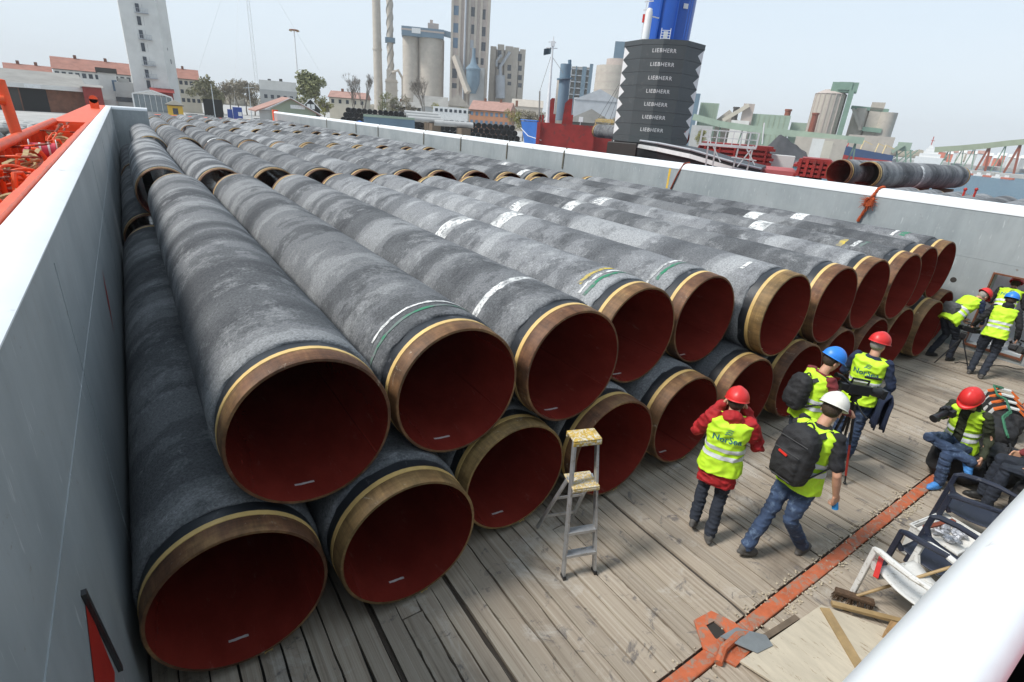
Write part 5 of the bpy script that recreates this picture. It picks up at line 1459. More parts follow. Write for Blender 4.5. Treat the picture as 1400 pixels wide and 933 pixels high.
# glass pavilion, red annexe, yellow hut
st = Site('glass_pavilion', 208, 160, 'low white framed glass pavilion at the foot of the white tower', 'pavilion')
x0, x1, z = block(st, 182, 235, 130, 6, 'glass_grey', pyref=135)
xm = (x0+x1)/2; zt = st.z(208, 124)
b = MB()
for p_, q_ in (((x0, z), (xm, zt)), ((xm, zt), (x1, z-.3)), ((x0, 0), (x0, z)), ((x1, 0), (x1, z-.3))): b.bar((p_[0], -.1, p_[1]), (q_[0], -.1, q_[1]), .3, .3, up=(0, 1, 0))
b.prism([(x0, z-.05), (xm, zt), (x1, z-.35)], -6, .0, frame_matrix(V(0, 0, 0), V(1, 0, 0), V(0, 0, 1), V(0, -1, 0))); st.part(b, 'frame', 'frame_white')
for k in range(1, 7):
    b = MB(); xx = x0+(x1-x0)*k/7; b.box(xx-.04, xx+.04, -.08, -.01, 0, z); st.part(b, 'mullion', 'frame_white')
b = MB(); b.box(x0, x1, -.5, -.1, 0, 1.6); st.part(b, 'base_wall', 'plaster_grey')
house('timber_annexe', 208, 236, 126, 121, 168, 5, 'timber_red', 'timber_red', 'red timber annexe behind the glass pavilion', 'annexe', 0, 0, chim=0)
st = house('hut', 228, 249, 143, 137, 150, 4, 'timber_yellow', 'plaster_cream', 'small bright yellow hut with pale gabled roof on the quay', 'hut', along='y', rows=1, cols=1, chim=0)
house('apartment_house', 243, 271, 108, 94, 245, 14, 'plaster_cream', 'roof_red', 'cream apartment house with red roof right of the white tower', rows=3, cols=4, chim=1)
st = Site('container', 290, 185, 'dark flat container on the quay left of the blue truck', 'container'); block(st, 277, 303, 136, 4, 'timber_black', 'container_body')
st = Site('truck', 321, 138, 'truck with blue box body standing on the quay', 'truck')
x0, x1 = st.x(314, 152), st.x(331, 152); zt = st.z(322, 147)
mat('truck_blue', (0.02, 0.06, 0.28), .4); 
b = MB(); b.box(x0+.6, x1, 0, 6, zt-2.4, zt); st.part(b, 'box_body', 'truck_blue')
b = MB(); b.box(x0-.5, x0+.55, .4, 2.4, zt-2.6, zt-.5, None, .92); st.part(b, 'cab', 'truck_blue')
for yy in (.6, 2, 4.6):
    for xx in (x0+.9, x1-.3):
        b = MB(); b.lathe([(0, -.14), (.5, -.14), (.5, .14), (0, .14)], 14, Matrix.Translation((xx, yy, .5)) @ Matrix.Rotation(PI/2, 4, 'Y')); st.part(b, 'wheel', 'stored_pipe_black')
b = MB(); b.box(x0, x1, .2, 5.8, .6, zt-2.4); st.part(b, 'chassis', 'timber_black')
b = MB(); b.box(x0+1.6, x0+2.3, -.03, .0, zt-1.7, zt-.9); st.part(b, 'white_sign', 'frame_white')
def pole(px, y0, y1, dist, label, r=.12, m='white_steel', cat='pole'):
    st = Site('pole', px, dist, label, cat); z = st.z(px, y0); b = MB(); b.tube([(0, 0, 0), (0, 0, z)], [r, r*.7], 8); st.part(b, 'shaft', m, True); return st, z
pole(291, 115, 148, 175, 'white flagpole standing between the tower and the blue truck')
st, z = pole(342, 116, 148, 180, 'white pole with a short arm left of the grey office building')
b = MB(); b.bar((-1.4, 0, z-1), (1.4, 0, z-.6), .12); st.part(b, 'arm', 'white_steel')
# quay clutter: pallets, fence panels, cars
def car(px, dist, col, label, turn=0):
    st = Site('parked_car', px, dist, label, 'car', turn=turn, group='cars parked on the quay')
    m = mat('car_'+col, {'white': (.7, .7, .7), 'red': (.4, .03, .02), 'dark': (.03, .035, .04), 'silver': (.45, .46, .48)}[col], .3)
    prof = [(-2.1, .35), (-2.1, .8), (-1.2, .95), (-.7, 1.42), (.8, 1.45), (1.5, .98), (2.1, .85), (2.15, .35)]
    b = MB(); b.prism(prof, -.85, .85, frame_matrix(V(0, .9, 0), V(1, 0, 0), V(0, 0, 1), V(0, -1, 0))); st.part(b, 'body', m)
    b = MB(); b.prism([(-1.05, .98), (-.68, 1.36), (.76, 1.38), (1.3, 1.0)], -.87, .87, frame_matrix(V(0, .9, 0), V(1, 0, 0), V(0, 0, 1), V(0, -1, 0))); st.part(b, 'window', 'window_dark')
    for xx in (-1.35, 1.3):
        for yy in (.1, 1.7):
            b = MB(); b.lathe([(0, -.1), (.32, -.1), (.32, .1), (0, .1)], 12, Matrix.Translation((xx, yy, .32)) @ Matrix.Rotation(PI/2, 4, 'X')); st.part(b, 'wheel', 'stored_pipe_black')
car(300, 150, 'red', 'small red car on the quay left of the blue truck', 30)
car(346, 160, 'silver', 'silver car parked at the left of the orange roofed pavilion', 20)
car(348, 168, 'dark', 'dark car parked behind the silver car', 25)
car(262, 172, 'white', 'white car parked behind the yellow hut', -20)
for k, px in enumerate((255, 262, 269, 276, 284)):
    st = Site('fence_panel', px, 146, 'pale grey fence panel on the quay, ' + ['beside the yellow hut', 'second from the yellow hut', 'third from the yellow hut', 'fourth from the yellow hut', 'farthest from the yellow hut'][k], 'fence panel', group='fence panels on the quay')
    b = MB(); b.box(-.7, .7, 0, .08, .1, 1.9)
    for xx in (-.7, 0, .62): b.box(xx, xx+.08, -.05, -.002, 0, 2.05)
    st.part(b, 'panel', 'plaster_grey')
rr = random.Random(3)
for k, px in enumerate(sorted(rr.uniform(215, 440) for _ in range(16))):
    st = Site('pallet_stack', px, rr.uniform(112, 175), f'{ORD[k]} from left of the small goods piles scattered on the quay', 'pallet stack', group='pallet stacks scattered on the quay')
    b = MB(); w_ = rr.uniform(.6, 1.6); h = rr.uniform(.4, 1.5)
    for q in range(3): b.box(-w_, w_, 0, 1.2, q*h/3+.03, (q+1)*h/3)
    st.part(b, 'load', rr.choice(('plaster_grey', 'plaster_cream', 'roof_grey', 'broom_wood', 'plaster_white')))
# rubble jetty on the left
rr = random.Random(8)
b = MB()
for k in range(500):
    px = rr.uniform(-200, 120); g = gp(px, rr.uniform(96, 114)); b.ball((g.x, g.y, rr.uniform(-3.6, -1.2)), (rr.uniform(.5, 1.6), rr.uniform(.5, 1.4), rr.uniform(.3, .8)), 6, Matrix.Rotation(rr.uniform(0, 3), 4, 'Z'))
tag(b.build('rubble', 'quay_concrete'), 'broken concrete and stones along the left water edge', 'rubble', kind='stuff')
# office, pavilion, black house
st = Site('office_building', 380, 255, 'grey white office building with roof vents left of the green tree', 'building')
x0, x1, z = block(st, 355, 406, 124, 14, 'plaster_grey'); b = MB(); b.box(x0, x1, 2, 14, z, st.z(380, 111)); st.part(b, 'upper_storey', 'plaster_white')
for px in (368, 384):
    b = MB(); b.box(st.x(px, 110)-.6, st.x(px, 110)+.6, 5, 6.2, z+3, st.z(px, 107.5)); st.part(b, 'roof_vent', 'roof_dark')
st.wins([(x0+1.5+k*2.4, x0+2.7+k*2.4, z-3.2, z-1.8) for k in range(7)])
st = Site('orange_roofed_pavilion', 398, 118, 'green pavilion with broad orange red gabled roof near the stern', 'pavilion', base=-2.4)
x0, x1 = st.x(370, 153), st.x(432, 153); zE, zR = st.z(400, 151), st.z(400, 134.5)
b = MB(); xm = (x0+x1)/2-.3
fm_ = frame_matrix(V(0, 0, 0), V(1, 0, 0), V(0, 0, 1), V(0, -1, 0))
b.prism([(x0, 0), (x0, zE), (xm, zR-.1), (x1, zE), (x1, 0)], -7, 0, fm_); walls('green_timber', (0.30, 0.34, 0.26)); st.part(b, 'wall', 'green_timber')
b = MB(); b.add([(x0-2.6, -.6, zE-.5), (xm, -.6, zR), (xm-1.6, 8, zR+.2), (x0-4.4, 8, zE-.4), (x1+1, -.6, zE-.5), (x1+1, 8, zE-.5)], [(0, 1, 2, 3), (1, 4, 5, 2)]); o = st.part(b, 'roof', 'roof_pale_red'); sm = o.modifiers.new('thickness', 'SOLIDIFY'); sm.thickness = .22
b = MB(); b.bar((x0-.9, -.65, zE-.15), (xm, -.65, zR+.02), .12, .3, up=(0, 1, 0)); b.bar((xm, -.65, zR+.02), (x1+1, -.65, zE-.5), .12, .3, up=(0, 1, 0)); st.part(b, 'bargeboard', 'frame_white')
b = MB(); b.box(xm-.2, xm+2.4, -.08, -.01, zE+.3, zE+.95); st.part(b, 'sign_board', 'frame_white')
b = MB(); b.box(x0-2, x0, .2, 6, 0, zE-.4); st.part(b, 'side_wall', 'plaster_grey')
st = Site('timber_house', 425, 150, 'small black gabled house with a white window behind the pavilion', 'house')
x0, x1 = st.x(413, 145), st.x(437, 145); zR = st.z(425, 135.5); b = MB(); b.prism([(x0, 0), (x0, zR-2), (0, zR), (x1, zR-2.2), (x1, 0)], -8, 0, fm_); st.part(b, 'wall', 'timber_black')
st.wins([(-.9, -.1, zR-2.3, zR-1.2), (.1, .9, zR-2.3, zR-1.2)], 'frame_white')
b = MB(); b.bar((x0-.4, -.2, zR-2.3), (0, -.2, zR), .15, .2); b.bar((0, -.2, zR), (x1+.4, -.2, zR-2.5), .15, .2); st.part(b, 'bargeboard', 'frame_white')
st = house('harbour_house', 449, 500, 134, 125, 225, 10, 'plaster_cream', 'roof_pale_red', 'pale yellow gabled house left of the bare trees', cols=5, chim=1, turn=12)
# --- trees
mat('bark', (0.20, 0.175, 0.15), .9, var=.3, scale=2)
for nm, c in (('leaf_olive', (.22, .21, .12)), ('leaf_brown', (.27, .235, .17)), ('leaf_green', (.24, .25, .12)), ('leaf_yellow', (.24, .23, .06))): mat(nm, c, .8, var=.5, scale=.8)
def tree(px, ytop, dist, wpx, label, m='leaf_olive', dens=900, bare=False, yb=None, seed=0, group='trees along the shore'):
    st = Site('tree', px, dist, label, 'tree', group=group); r = random.Random(seed*77+int(px))
    H = st.z(px, ytop); W = wpx/718*dist/2
    t = MB(); c = MB(); tips = []
    def grow(p, d, L, rad, lev):
        q = p+d*L; t.tube([p, p+d*L*.5+V(r.uniform(-.05, .05), r.uniform(-.05, .05), 0)*L, q], [rad, rad*.82, rad*.62], 5, False)
        if lev == 0: tips.append(q); return
        for k in range(r.choice((2, 3, 3)) if lev > 1 else 3):
            a = r.uniform(0, 6.28); sp = r.uniform(.35, .75)
            e = (d+V(math.cos(a)*sp*W/H*2.2, math.sin(a)*sp*W/H*2.2, r.uniform(-.15, .35)*1)).normalized(); e.z = max(e.z, .12)
            grow(q, e.normalized(), L*r.uniform(.62, .85), rad*.6, lev-1)
    grow(V(0, 0, 0), V(0, 0, 1), H*.26, H*.018+.05, 5 if bare else 3)
    if bare:
        mx_ = max(p.z for p in tips) or 1; k = H/mx_
        for v_ in range(len(t.v)): x_, y_, z_ = t.v[v_]; t.v[v_] = (x_*k, y_*k, z_*k)
        for p in tips:
            p = p*k
            for j in range(5):
                d = V(r.gauss(0, 1), r.gauss(0, 1), r.uniform(.2, 1.6)).normalized()*H*.07
                s_ = d.cross(V(0, 0, 1)).normalized()*.035; t.v += [tuple(p-s_), tuple(p+s_), tuple(p+d)]; n_ = len(t.v); t.f.append((n_-3, n_-2, n_-1))
    tr_ = st.part(t, 'trunk', 'bark')
    if not bare:
        cl = [(V(r.gauss(0, .42)*W, r.gauss(0, .42)*W, H*r.uniform(.38, .86)), W*r.uniform(.28, .5)) for _ in range(13)]+[(V(0, 0, H*.8), W*.45)]
        for p, R_ in cl:
            for j in range(int(dens*1.5)//13):
                d = V(r.gauss(0, 1), r.gauss(0, 1), r.gauss(0, .8)).normalized()*R_*r.uniform(.5, 1.08); q = p+d; s_ = R_*r.uniform(.09, .2)
                if q.z > H: q.z = H-r.uniform(0, .5)
                a = V(r.gauss(0, 1), r.gauss(0, 1), r.gauss(0, 1)).normalized(); b_ = a.cross(V(r.gauss(0, 1), r.gauss(0, 1), 1)).normalized()
                c.add([q-a*s_-b_*s_*.6, q+a*s_-b_*s_*.3, q+a*s_*.7+b_*s_, q-a*s_*.4+b_*s_*.8], [(0, 1, 2, 3)])
        st.part(c, 'crown', m)
tree(285, 102, 232, 34, 'round olive tree in front of the houses right of the white tower', 'leaf_olive', 1500)
for k, (px, yt) in enumerate(((303, 112), (314, 107), (325, 104), (336, 106), (347, 110))): tree(px, yt, 262+k*3, 24, f'brownish spring tree in the row left of the lattice mast, {ORD[k]} from left', 'leaf_brown', 700, seed=k)
tree(427, 96, 200, 40, 'large fresh green tree beside the light mast', 'leaf_green', 2400)
tree(443, 127, 195, 20, 'low yellow green bush right of the large green tree', 'leaf_yellow', 900)
tree(484, 103, 190, 26, 'bare tree left of the two chimneys, taller and left of a pair', bare=True, seed=4)
tree(498, 103, 205, 16, 'bare slender tree left of the two chimneys, right one of a pair', bare=True, seed=9)
tree(580, 108, 200, 30, 'bare tree in front of the twin silos', bare=True, seed=5)
for k, (px, yt, w_, m) in enumerate(((524, 122, 20, 'leaf_green'), (540, 128, 20, 'leaf_olive'), (557, 128, 20, 'leaf_brown'), (596, 138, 16, 'leaf_yellow'), (632, 142, 12, 'leaf_yellow'))): tree(px, yt, 235, w_, 'low shrub of spring foliage below the silos, ' + ['under the chimneys', 'right of the chimney base', 'under the left silo', 'right of the bare tree', 'left of the brick houses'][k], m, 700, seed=k+20)
for k, px in enumerate((704, 716, 727, 738, 822, 838)): tree(px, 145+k*(2 if k < 4 else 3), 180, 22, f'brown green shrubby tree behind the red ship, {ORD[k]} from left', 'leaf_brown' if k else 'leaf_yellow', 700, seed=k+40)
# distant low woods on the horizon
b = MB(); rr = random.Random(2)
for k in range(900):
    px = rr.uniform(-250, 1330); d = rr.uniform(750, 850); g = gp(px, d); h = rr.uniform(3, 8)*(1.2 if px < 520 else .8)
    b.ball((g.x, g.y, LZ+h*.5), (rr.uniform(7, 14), rr.uniform(5, 9), h), 7, Matrix.Rotation(rr.uniform(0, 3), 4, 'Z'))
tag(b.build('far_woods', 'leaf_brown'), 'low distant woods along the horizon', 'woods', kind='stuff')
# --- masts
st = Site('lattice_mast', 353, 300, 'tall thin pale lattice mast left of the orange roofed pavilion', 'mast')
zt = 120; b = MB(); n = 34; leg = lambda k, z: V(math.cos(2*PI*k/3)*(.9-.4*z/zt), math.sin(2*PI*k/3)*(.9-.4*z/zt), z)
for k in range(3): b.tube([leg(k, 0), leg(k, zt)], .11, 5)
for i in range(n):
    z0, z1 = zt*i/n, zt*(i+1)/n
    for k in range(3): b.bar(leg(k, z0), leg((k+1) % 3, z1), .09)
st.part(b, 'lattice', 'white_steel')
b = MB()
for a in (0.3, 2.4, 4.5): b.tube([(0, 0, 70), (math.cos(a)*45, math.sin(a)*45, 0)], .05, 4)
st.part(b, 'guy_wire', 'white_steel')['kind'] = 'stuff'
st = Site('light_mast', 410, 250, 'tall light mast with a ring of floodlights above the green tree', 'mast')
z = st.z(407, 42); b = MB(); b.tube([(0, 0, 0), (0, 0, z)], [.42, .2], 8); st.part(b, 'shaft', 'white_steel', True)
b = MB(); b.tube([(1.6*math.cos(a), 1.6*math.sin(a), z) for a in [2*PI*k/14 for k in range(14)]], .16, 5, closed=True); b.bar((-1.6, 0, z), (1.6, 0, z), .15); st.part(b, 'lamp_ring', 'rust_brown')
for k in range(8):
    a = 2*PI*k/8; b = MB(); b.box(-.3, .3, -.2, .2, -.35, .05, Matrix.Translation((1.6*math.cos(a), 1.6*math.sin(a), z-.1))); st.part(b, 'floodlight', 'broom_wood')
# --- cement works
st = Site('chimney', 518, 420, 'tall plain concrete chimney, left one of two beside the twin silos', 'chimney')
r0 = st.x(523, 60)-st.x(511.5, 60); b = MB(); b.tube([(0, 0, 0), (0, 0, 130)], [r0*.56, r0*.42], 24); st.part(b, 'shaft', 'cement_beige', True)
z = st.z(518, 68); b = MB(); b.tube([(0, 0, z-.5), (0, 0, z+.5)], r0*.58, 24); st.part(b, 'collar', 'cement_beige', True)
st = Site('chimney', 535, 415, 'slender chimney wound with a spiral, right one of two beside the silos', 'chimney')
r0 = 2.1; b = MB(); b.tube([(0, 0, 0), (0, 0, 130)], [r0, r0*.9], 20); st.part(b, 'shaft', 'cement_beige', True)
b = MB()
for ph in (0, 2.09, 4.19): b.tube([((r0+.1)*math.cos(t*.35+ph), (r0+.1)*math.sin(t*.35+ph), 28+t*1.2) for t in range(86)], .28, 4)
st.part(b, 'spiral_strake', 'roof_grey')
z = st.z(533, 55); b = MB(); b.box(-3.3, 3.3, -3.3, 3.3, z-1.6, z+1.2); st.part(b, 'platform', 'blue_grey')
b = MB(); zz = st.z(537, 96); b.box(-3.6, 4.4, -3, 6, 0, zz-6); b.box(-2.8, 3.6, -2, 4, zz-6, zz)
for k in range(5): b.box(-4, 5, -3.6, 6.4, 4+k*5.2, 4.4+k*5.2)
st.part(b, 'base_tower', 'cement_beige')
b = MB(); b.tube([(1, -3, zz-2), (5, -3, zz), (8, -3, zz-5), (8, -3, 2)], .9, 10); st.part(b, 'duct', 'cement_beige', True)
st = Site('twin_silos', 578, 400, 'pair of beige cement silos joined by a blue grey head building', 'silos')
zt = st.z(578, 51)
for px0, px1 in ((550, 572.5), (572, 607.5)):
    xa, xb = st.x(px0, 90), st.x(px1, 90); b = MB(); b.tube([((xa+xb)/2, 8, 0), ((xa+xb)/2, 8, zt)], (xb-xa)/2, 32); o = st.part(b, 'silo', 'cement_beige', True)
    b = MB()
    for k in range(1, 9): b.tube([((xa+xb)/2, 8, zt*k/9), ((xa+xb)/2, 8, zt*k/9+.25)], (xb-xa)/2+.05, 32)
    st.part(b, 'ring_joint', 'cement_pink', True, o)
xa, xb = st.x(549, 45), st.x(607, 45); zh = st.z(578, 38.5)
b = MB(); b.box(xa, xb, -1.5, 17, zt, zh); hd = st.part(b, 'head_building', 'blue_steel')
b = MB(); b.box(xa-.1, xb+.1, -1.6, 17.1, (zt+zh)/2+.3, (zt+zh)/2+1.3); st.part(b, 'pale_band', 'cement_pink')
b = MB(); b.box(st.x(563, 44), st.x(575, 44), -1.75, -1.62, (zt+zh)/2-1, (zt+zh)/2+2); st.part(b, 'sign_board', 'frame_white')
b = MB(); b.box(st.x(585, 33), st.x(600, 33), 3, 10, zh, st.z(592, 31)); b.box(st.x(588, 28), st.x(592, 28), 4, 7, zh, st.z(590, 26)); st.part(b, 'roof_box', 'cement_pink')
b = MB(); b.bar((xb, 3, zh-1.4), (st.x(628, 42), 3, zh-3), 3, 3.2); st.part(b, 'bridge', 'blue_steel')
# the tall preheater tower
st = Site('cement_tower', 643, 400, 'tallest beige cement works tower with columns of windows', 'tower')
x0, x1 = st.x(616.5, 40), st.x(669.5, 40); zt = 84
b = MB(); b.box(x0, x1, 0, 26, 0, zt); st.part(b, 'wall', 'cement_pink')
for f in (0, .19, .33, .44, .60, .74, .93):
    b = MB(); xx = x0+(x1-x0)*f; b.box(xx, xx+1.5, -.7, .0, 0, zt); st.part(b, 'pilaster', 'cement_beige')
def colwins(px, ys, w_, m='window_dark'):
    st.wins([(st.x(px, (a+c)/2)-w_/2, st.x(px, (a+c)/2)+w_/2, st.z(px, c), st.z(px, a)) for a, c in ys], m)
colwins(624, ((8, 21), (32, 45), (52, 66)), 4.4, 'window_blue'); colwins(622, ((94, 107), (114, 121)), 4.0)
colwins(647.5, ((10, 23), (34, 47)), 3.2); colwins(660.5, ((13, 27), (37, 50), (58, 70)), 3.2); colwins(646, ((55, 66),), 3.0, 'silver_duct'); colwins(652, ((79, 88),), 4.6); colwins(659, ((80, 89),), 2.2)
b = MB(); b.box(st.x(643, 110), st.x(662, 110), -3, -.01, 0, st.z(650, 93)); st.part(b, 'lower_gallery', 'plaster_grey')
b = MB(); b.bar((st.x(622, 78), -3, st.z(622, 78)), (st.x(640, 128), -12, st.z(640, 128)), 3.2, 3.2); st.part(b, 'chute', 'cement_beige')
xc = st.x(646.5, 108); b = MB(); b.lathe([(0, 0), (2.2, 0), (4.6, 6), (4.6, 14), (5.0, 14), (5.0, 15), (2.2, 18), (1.1, 22), (1.1, 27), (.0, 27)], 20, Matrix.Translation((xc, -7, st.z(646, 120)-4))); st.part(b, 'cyclone', 'blue_steel', True)
b = MB(); b.tube([(st.x(637, 5), -1.6, 10), (st.x(637, 5), -1.6, zt)], .7, 8); st.part(b, 'riser_pipe', 'silver_duct', True)
b = MB()
for k in range(12): b.box(st.x(650, 128)+rr.uniform(-3, 12), st.x(650, 128)+rr.uniform(12.5, 16), -14, -8, 2+k*1.2, 2.3+k*1.2)
st.part(b, 'gantry', 'cement_beige')
st = Site('works_building', 693, 412, 'ribbed beige works block with silver ducts right of the tallest tower', 'building')
x0, x1 = st.x(669, 100), st.x(716.5, 100); zt = st.z(693, 65)
b = MB(); b.box(x0, x1, 2, 20, 0, zt-1.5); st.part(b, 'wall', 'cement_pink')
for f, w_, up in ((.0, 4, 0), (.2, 4.5, 1.5), (.42, 5.5, .8), (.65, 4.0, .4), (.84, 4, -.4)):
    b = MB(); xx = x0+(x1-x0)*f; b.box(xx, xx+w_, 0, 21, 0, zt+up); st.part(b, 'rib', 'cement_beige')
cells = []
for px, ys_ in ((696.5, ((89, 97), (101, 108), (112, 117))), (683, ((69, 78), (86, 95))), (711, ((74, 84), (90, 97), (103, 110), (114, 120)))):
    for a, c in ys_: cells.append((st.x(px, a)-1.3, st.x(px, a)+1.3, st.z(px, c), st.z(px, a)))
st.wins(cells)
b = MB(); P = lambda px, py, y=-3: V(st.x(px, py), y, st.z(px, py)); b.tube([P(697, 72), P(684, 92), P(684, 104)], [1.0, 1.1, 1.3], 10); b.tube([P(686, 76), P(679, 84), P(679, 92)], .8, 8); st.part(b, 'duct', 'silver_duct', True)
b = MB(); b.tube([P(684, 104), P(684, 135)], 3.4, 16); st.part(b, 'filter_vessel', 'silver_duct', True)
# low buildings in front of the works
house('works_shed', 608, 642, 145, 128, 300, 14, 'cement_beige', 'cement_beige', 'beige shed with steep gable below the tallest tower', 'shed', 0, 0, along='y', chim=0)
house('works_shed', 566, 612, 146, 131, 285, 14, 'plaster_grey', 'roof_grey', 'grey roofed shed below the twin silos', 'shed', 0, 0, chim=0)
house('works_shed', 536, 575, 146, 139, 240, 10, 'roof_dark', 'roof_grey', 'dark low shed below the spiral chimney', 'shed', 1, 3, chim=1, wm2='frame_white')
house('works_shed', 700, 742, 146, 136, 380, 14, 'cement_beige', 'cement_beige', 'low beige shed behind the mast of the red ship', 'shed', 0, 0, chim=0)
st = house('brick_row_house', 641, 697, 151, 138, 215, 11, 'brick_orange', 'roof_pale_red', 'orange brick row house with pale red roof behind the stored pipes', rows=2, cols=8, chim=3, turn=14, wm2='window_blue')
st = Site('site_cabin', 616, 190, 'long white office cabin with dark windows behind the stored pipes', 'cabin')
x0, x1, z = block(st, 592, 640, 147, 3, 'frame_white', 'cabin_body'); st.wins([(x0+.7+k*1.55, x0+1.6+k*1.55, z-1.5, z-.6) for k in range(8)])
# --- stored pipes on the yard
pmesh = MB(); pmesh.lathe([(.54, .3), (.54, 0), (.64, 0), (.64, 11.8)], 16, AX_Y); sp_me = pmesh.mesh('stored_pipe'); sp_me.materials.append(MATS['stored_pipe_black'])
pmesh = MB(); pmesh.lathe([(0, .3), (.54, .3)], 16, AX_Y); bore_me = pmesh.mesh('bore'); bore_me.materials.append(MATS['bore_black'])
def pipe_stack(px0, px1, dist, tiers, group, label, col=None, turn=0):
    a = bearing((px0+px1)/2); g = gp(px0, dist); rt_ = V(math.cos(a), -math.sin(a), 0)
    n = int((px1-px0)/718*dist*(1+((px0+px1)/2-700)**2/718**2*.5)/1.31)
    for t in range(tiers):
        for k in range(n-t):
            o = bpy.data.objects.new('stored_pipe', sp_me if col is None else col); COL.objects.link(o)
            p = g+rt_*(1.31*(k+.5*t)); o.location = (p.x, p.y, LZ+.66+t*1.14); o.rotation_euler = (0, rr.uniform(0, 6), -a+math.radians(turn))
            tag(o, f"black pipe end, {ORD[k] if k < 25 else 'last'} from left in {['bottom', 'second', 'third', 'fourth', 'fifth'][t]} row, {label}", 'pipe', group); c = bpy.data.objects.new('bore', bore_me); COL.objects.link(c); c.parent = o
pipe_stack(461, 572, 150, 5, 'dark pipes in the left yard stack', 'left yard stack')
pipe_stack(596, 716, 132, 4, 'dark pipes in the right yard stack', 'right yard stack')
gm = sp_me.copy(); gm.materials.clear(); gm.materials.append(MATS['plaster_grey'])
for k, (px, py, d) in enumerate(((588, 157, 126), (591, 161, 124), (594, 165, 122), (634, 171, 108))):
    o = bpy.data.objects.new('stored_pipe', gm); COL.objects.link(o); p = at(px, py, d); a = bearing(px)
    o.location = (p.x-5.5*math.cos(a), p.y+5.5*math.sin(a), p.z); o.rotation_euler = (0, 0, -a-PI/2*.93); o.scale = (.8, .62, .8); tag(o, 'light grey pipe lying crosswise between the yard stacks, '+['topmost of three', 'middle of three', 'lowest of three', 'alone on the right'][k], 'pipe', 'light pipes lying crosswise')
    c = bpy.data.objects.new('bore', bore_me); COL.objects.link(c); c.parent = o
    b = MB(); b.box(p.x-1, p.x+1, p.y-1, p.y+1, LZ, p.z-.6); tag(b.build('timber_support', 'chock_wood'), f'timber support under a light grey crosswise pipe, {ORD[k]}', 'support', 'timber supports of the yard pipes')
st = Site('container', 533, 104, 'long blue container with pale green top before the yard stack', 'container', base=-1.5)
x0, x1, z = block(st, 497, 567, 162, 2.4, 'blue_steel', 'container_body', pyref=165); b = MB(); b.box(x0, x1, -.1, 2.5, z, z+.35); st.part(b, 'top_cover', 'green_cladding')
st = Site('tarpaulin_bundle', 491, 112, 'crumpled blue tarpaulin heap beside the long blue container', 'tarpaulin')
b = MB(); b.ball((0, 0, 1.7), (1.3, 1.2, 1.9), 12); b.ball((1, 0, 1.2), (1.0, 1, 1.3), 12); st.part(b, 'cover', 'ship_blue', True)
# end cap of the right wall, green box
b = MB(); b.box(XR-.05, XR+.5, 68.05, 68.6, 1.7, 3.25); tag(b.build('bollard_post', 'orange_paint'), 'orange steel post at the far end of the right hold wall', 'post')
st = Site('waste_box', 363, 80, 'small dark green box near the stern', 'box', base=-.2); b = MB(); b.box(-.6, .6, 0, .9, 0, 1.5); b.box(-.65, .65, -.05, .95, 1.5, 1.62); st.part(b, 'box_body', 'green_steel')
# ------------------------------------------------------------------ right side of the harbour
# red and blue ship moored beyond the hold
D = 78
st = Site('moored_ship', 765, D, 'red and blue coaster with white mast and twin red funnels beyond the hold wall', 'ship', base=-4.3)
X = lambda px, py, off=0: st.x(px, py) if not off else st.p(px, py, off)[0]
P = lambda px, py, y=0.0: V(*(lambda q: (q[0], y, q[1]))(st.p(px, py, y)))
x0, x1 = st.x(733, 188), st.x(812, 188)
zd = st.z(775, 170)
b = MB(); b.box(x0, x1, 0, 9, 3.4, zd); b.box(x0, x0+.5, -.3, 9.3, 3.4, zd+.0); st.part(b, 'hull_red', 'ship_red')
b = MB(); b.box(x1, st.x(838, 190), 1.5, 8, 3.0, st.z(822, 183)); st.part(b, 'deck_red', 'ship_red')
xb = st.x(709, 168); zb = st.z(712, 168)
b = MB(); b.add([(x0, 0, zd), (x0, 9, zd), (xb, 4.5, zb+.2), (x0+.9, 0, 2), (x0+.9, 9, 2), (xb+1.6, 4.5, 2)], [(0, 2, 5, 3), (1, 4, 5, 2), (0, 1, 2), (3, 5, 4), (0, 3, 4, 1)]); st.part(b, 'bow', 'ship_blue')
b = MB(); b.tube([(x0, -.1, zd+.1), (xb, 4.5, zb+.4), (x0, 9.1, zd+.1)], .09, 6); st.part(b, 'bow_rail', 'ship_blue', True)
b = MB(); b.tube([P(712, 175, 3), P(722, 186, 1), P(740, 192, -.2)], .05, 5); st.part(b, 'mooring_rope', 'white_steel', True)
for pa, pb, yt in ((745, 757, 133), (769, 782, 134)):
    b = MB(); xa, xc = st.x(pa, 160), st.x(pb, 160); zt = st.z((pa+pb)/2, yt); b.prism([(xa, zd), (xa+.2, zt-.6), (xa+.7, zt), (xc-.1, zt), (xc-.1, zt-2.0), (xc+.2, zt-2.0), (xc+.2, zd)], -3, 0, frame_matrix(V(0, 2, 0), V(1, 0, 0), V(0, 0, 1), V(0, -1, 0))); st.part(b, 'funnel', 'ship_red')
for px in (736, 740):
    b = MB(); b.box(st.x(px, 168), st.x(px, 168)+.25, 1, 1.3, zd, st.z(px, 157)); st.part(b, 'bollard', 'ship_red')
b = MB(); b.tube([P(748, 168, 1), P(749, 153, 1), P(756, 62, 1), P(757, 50, 1)], [.30, .24, .10, .06], 8)
b.bar(P(753, 66, 1)+V(-.6, 0, 0), P(753, 66, 1)+V(.9, 0, 0), .1); b.bar(P(755, 58, 1)+V(-.5, 0, 0), P(755, 58, 1)+V(.5, 0, 0), .1); b.box(P(756, 60, 1).x-.25, P(756, 60, 1).x+.25, .8, 1.2, P(756, 60, 1).z-.3, P(756, 60, 1).z+.3)
ms = st.part(b, 'mast', 'white_steel', True)
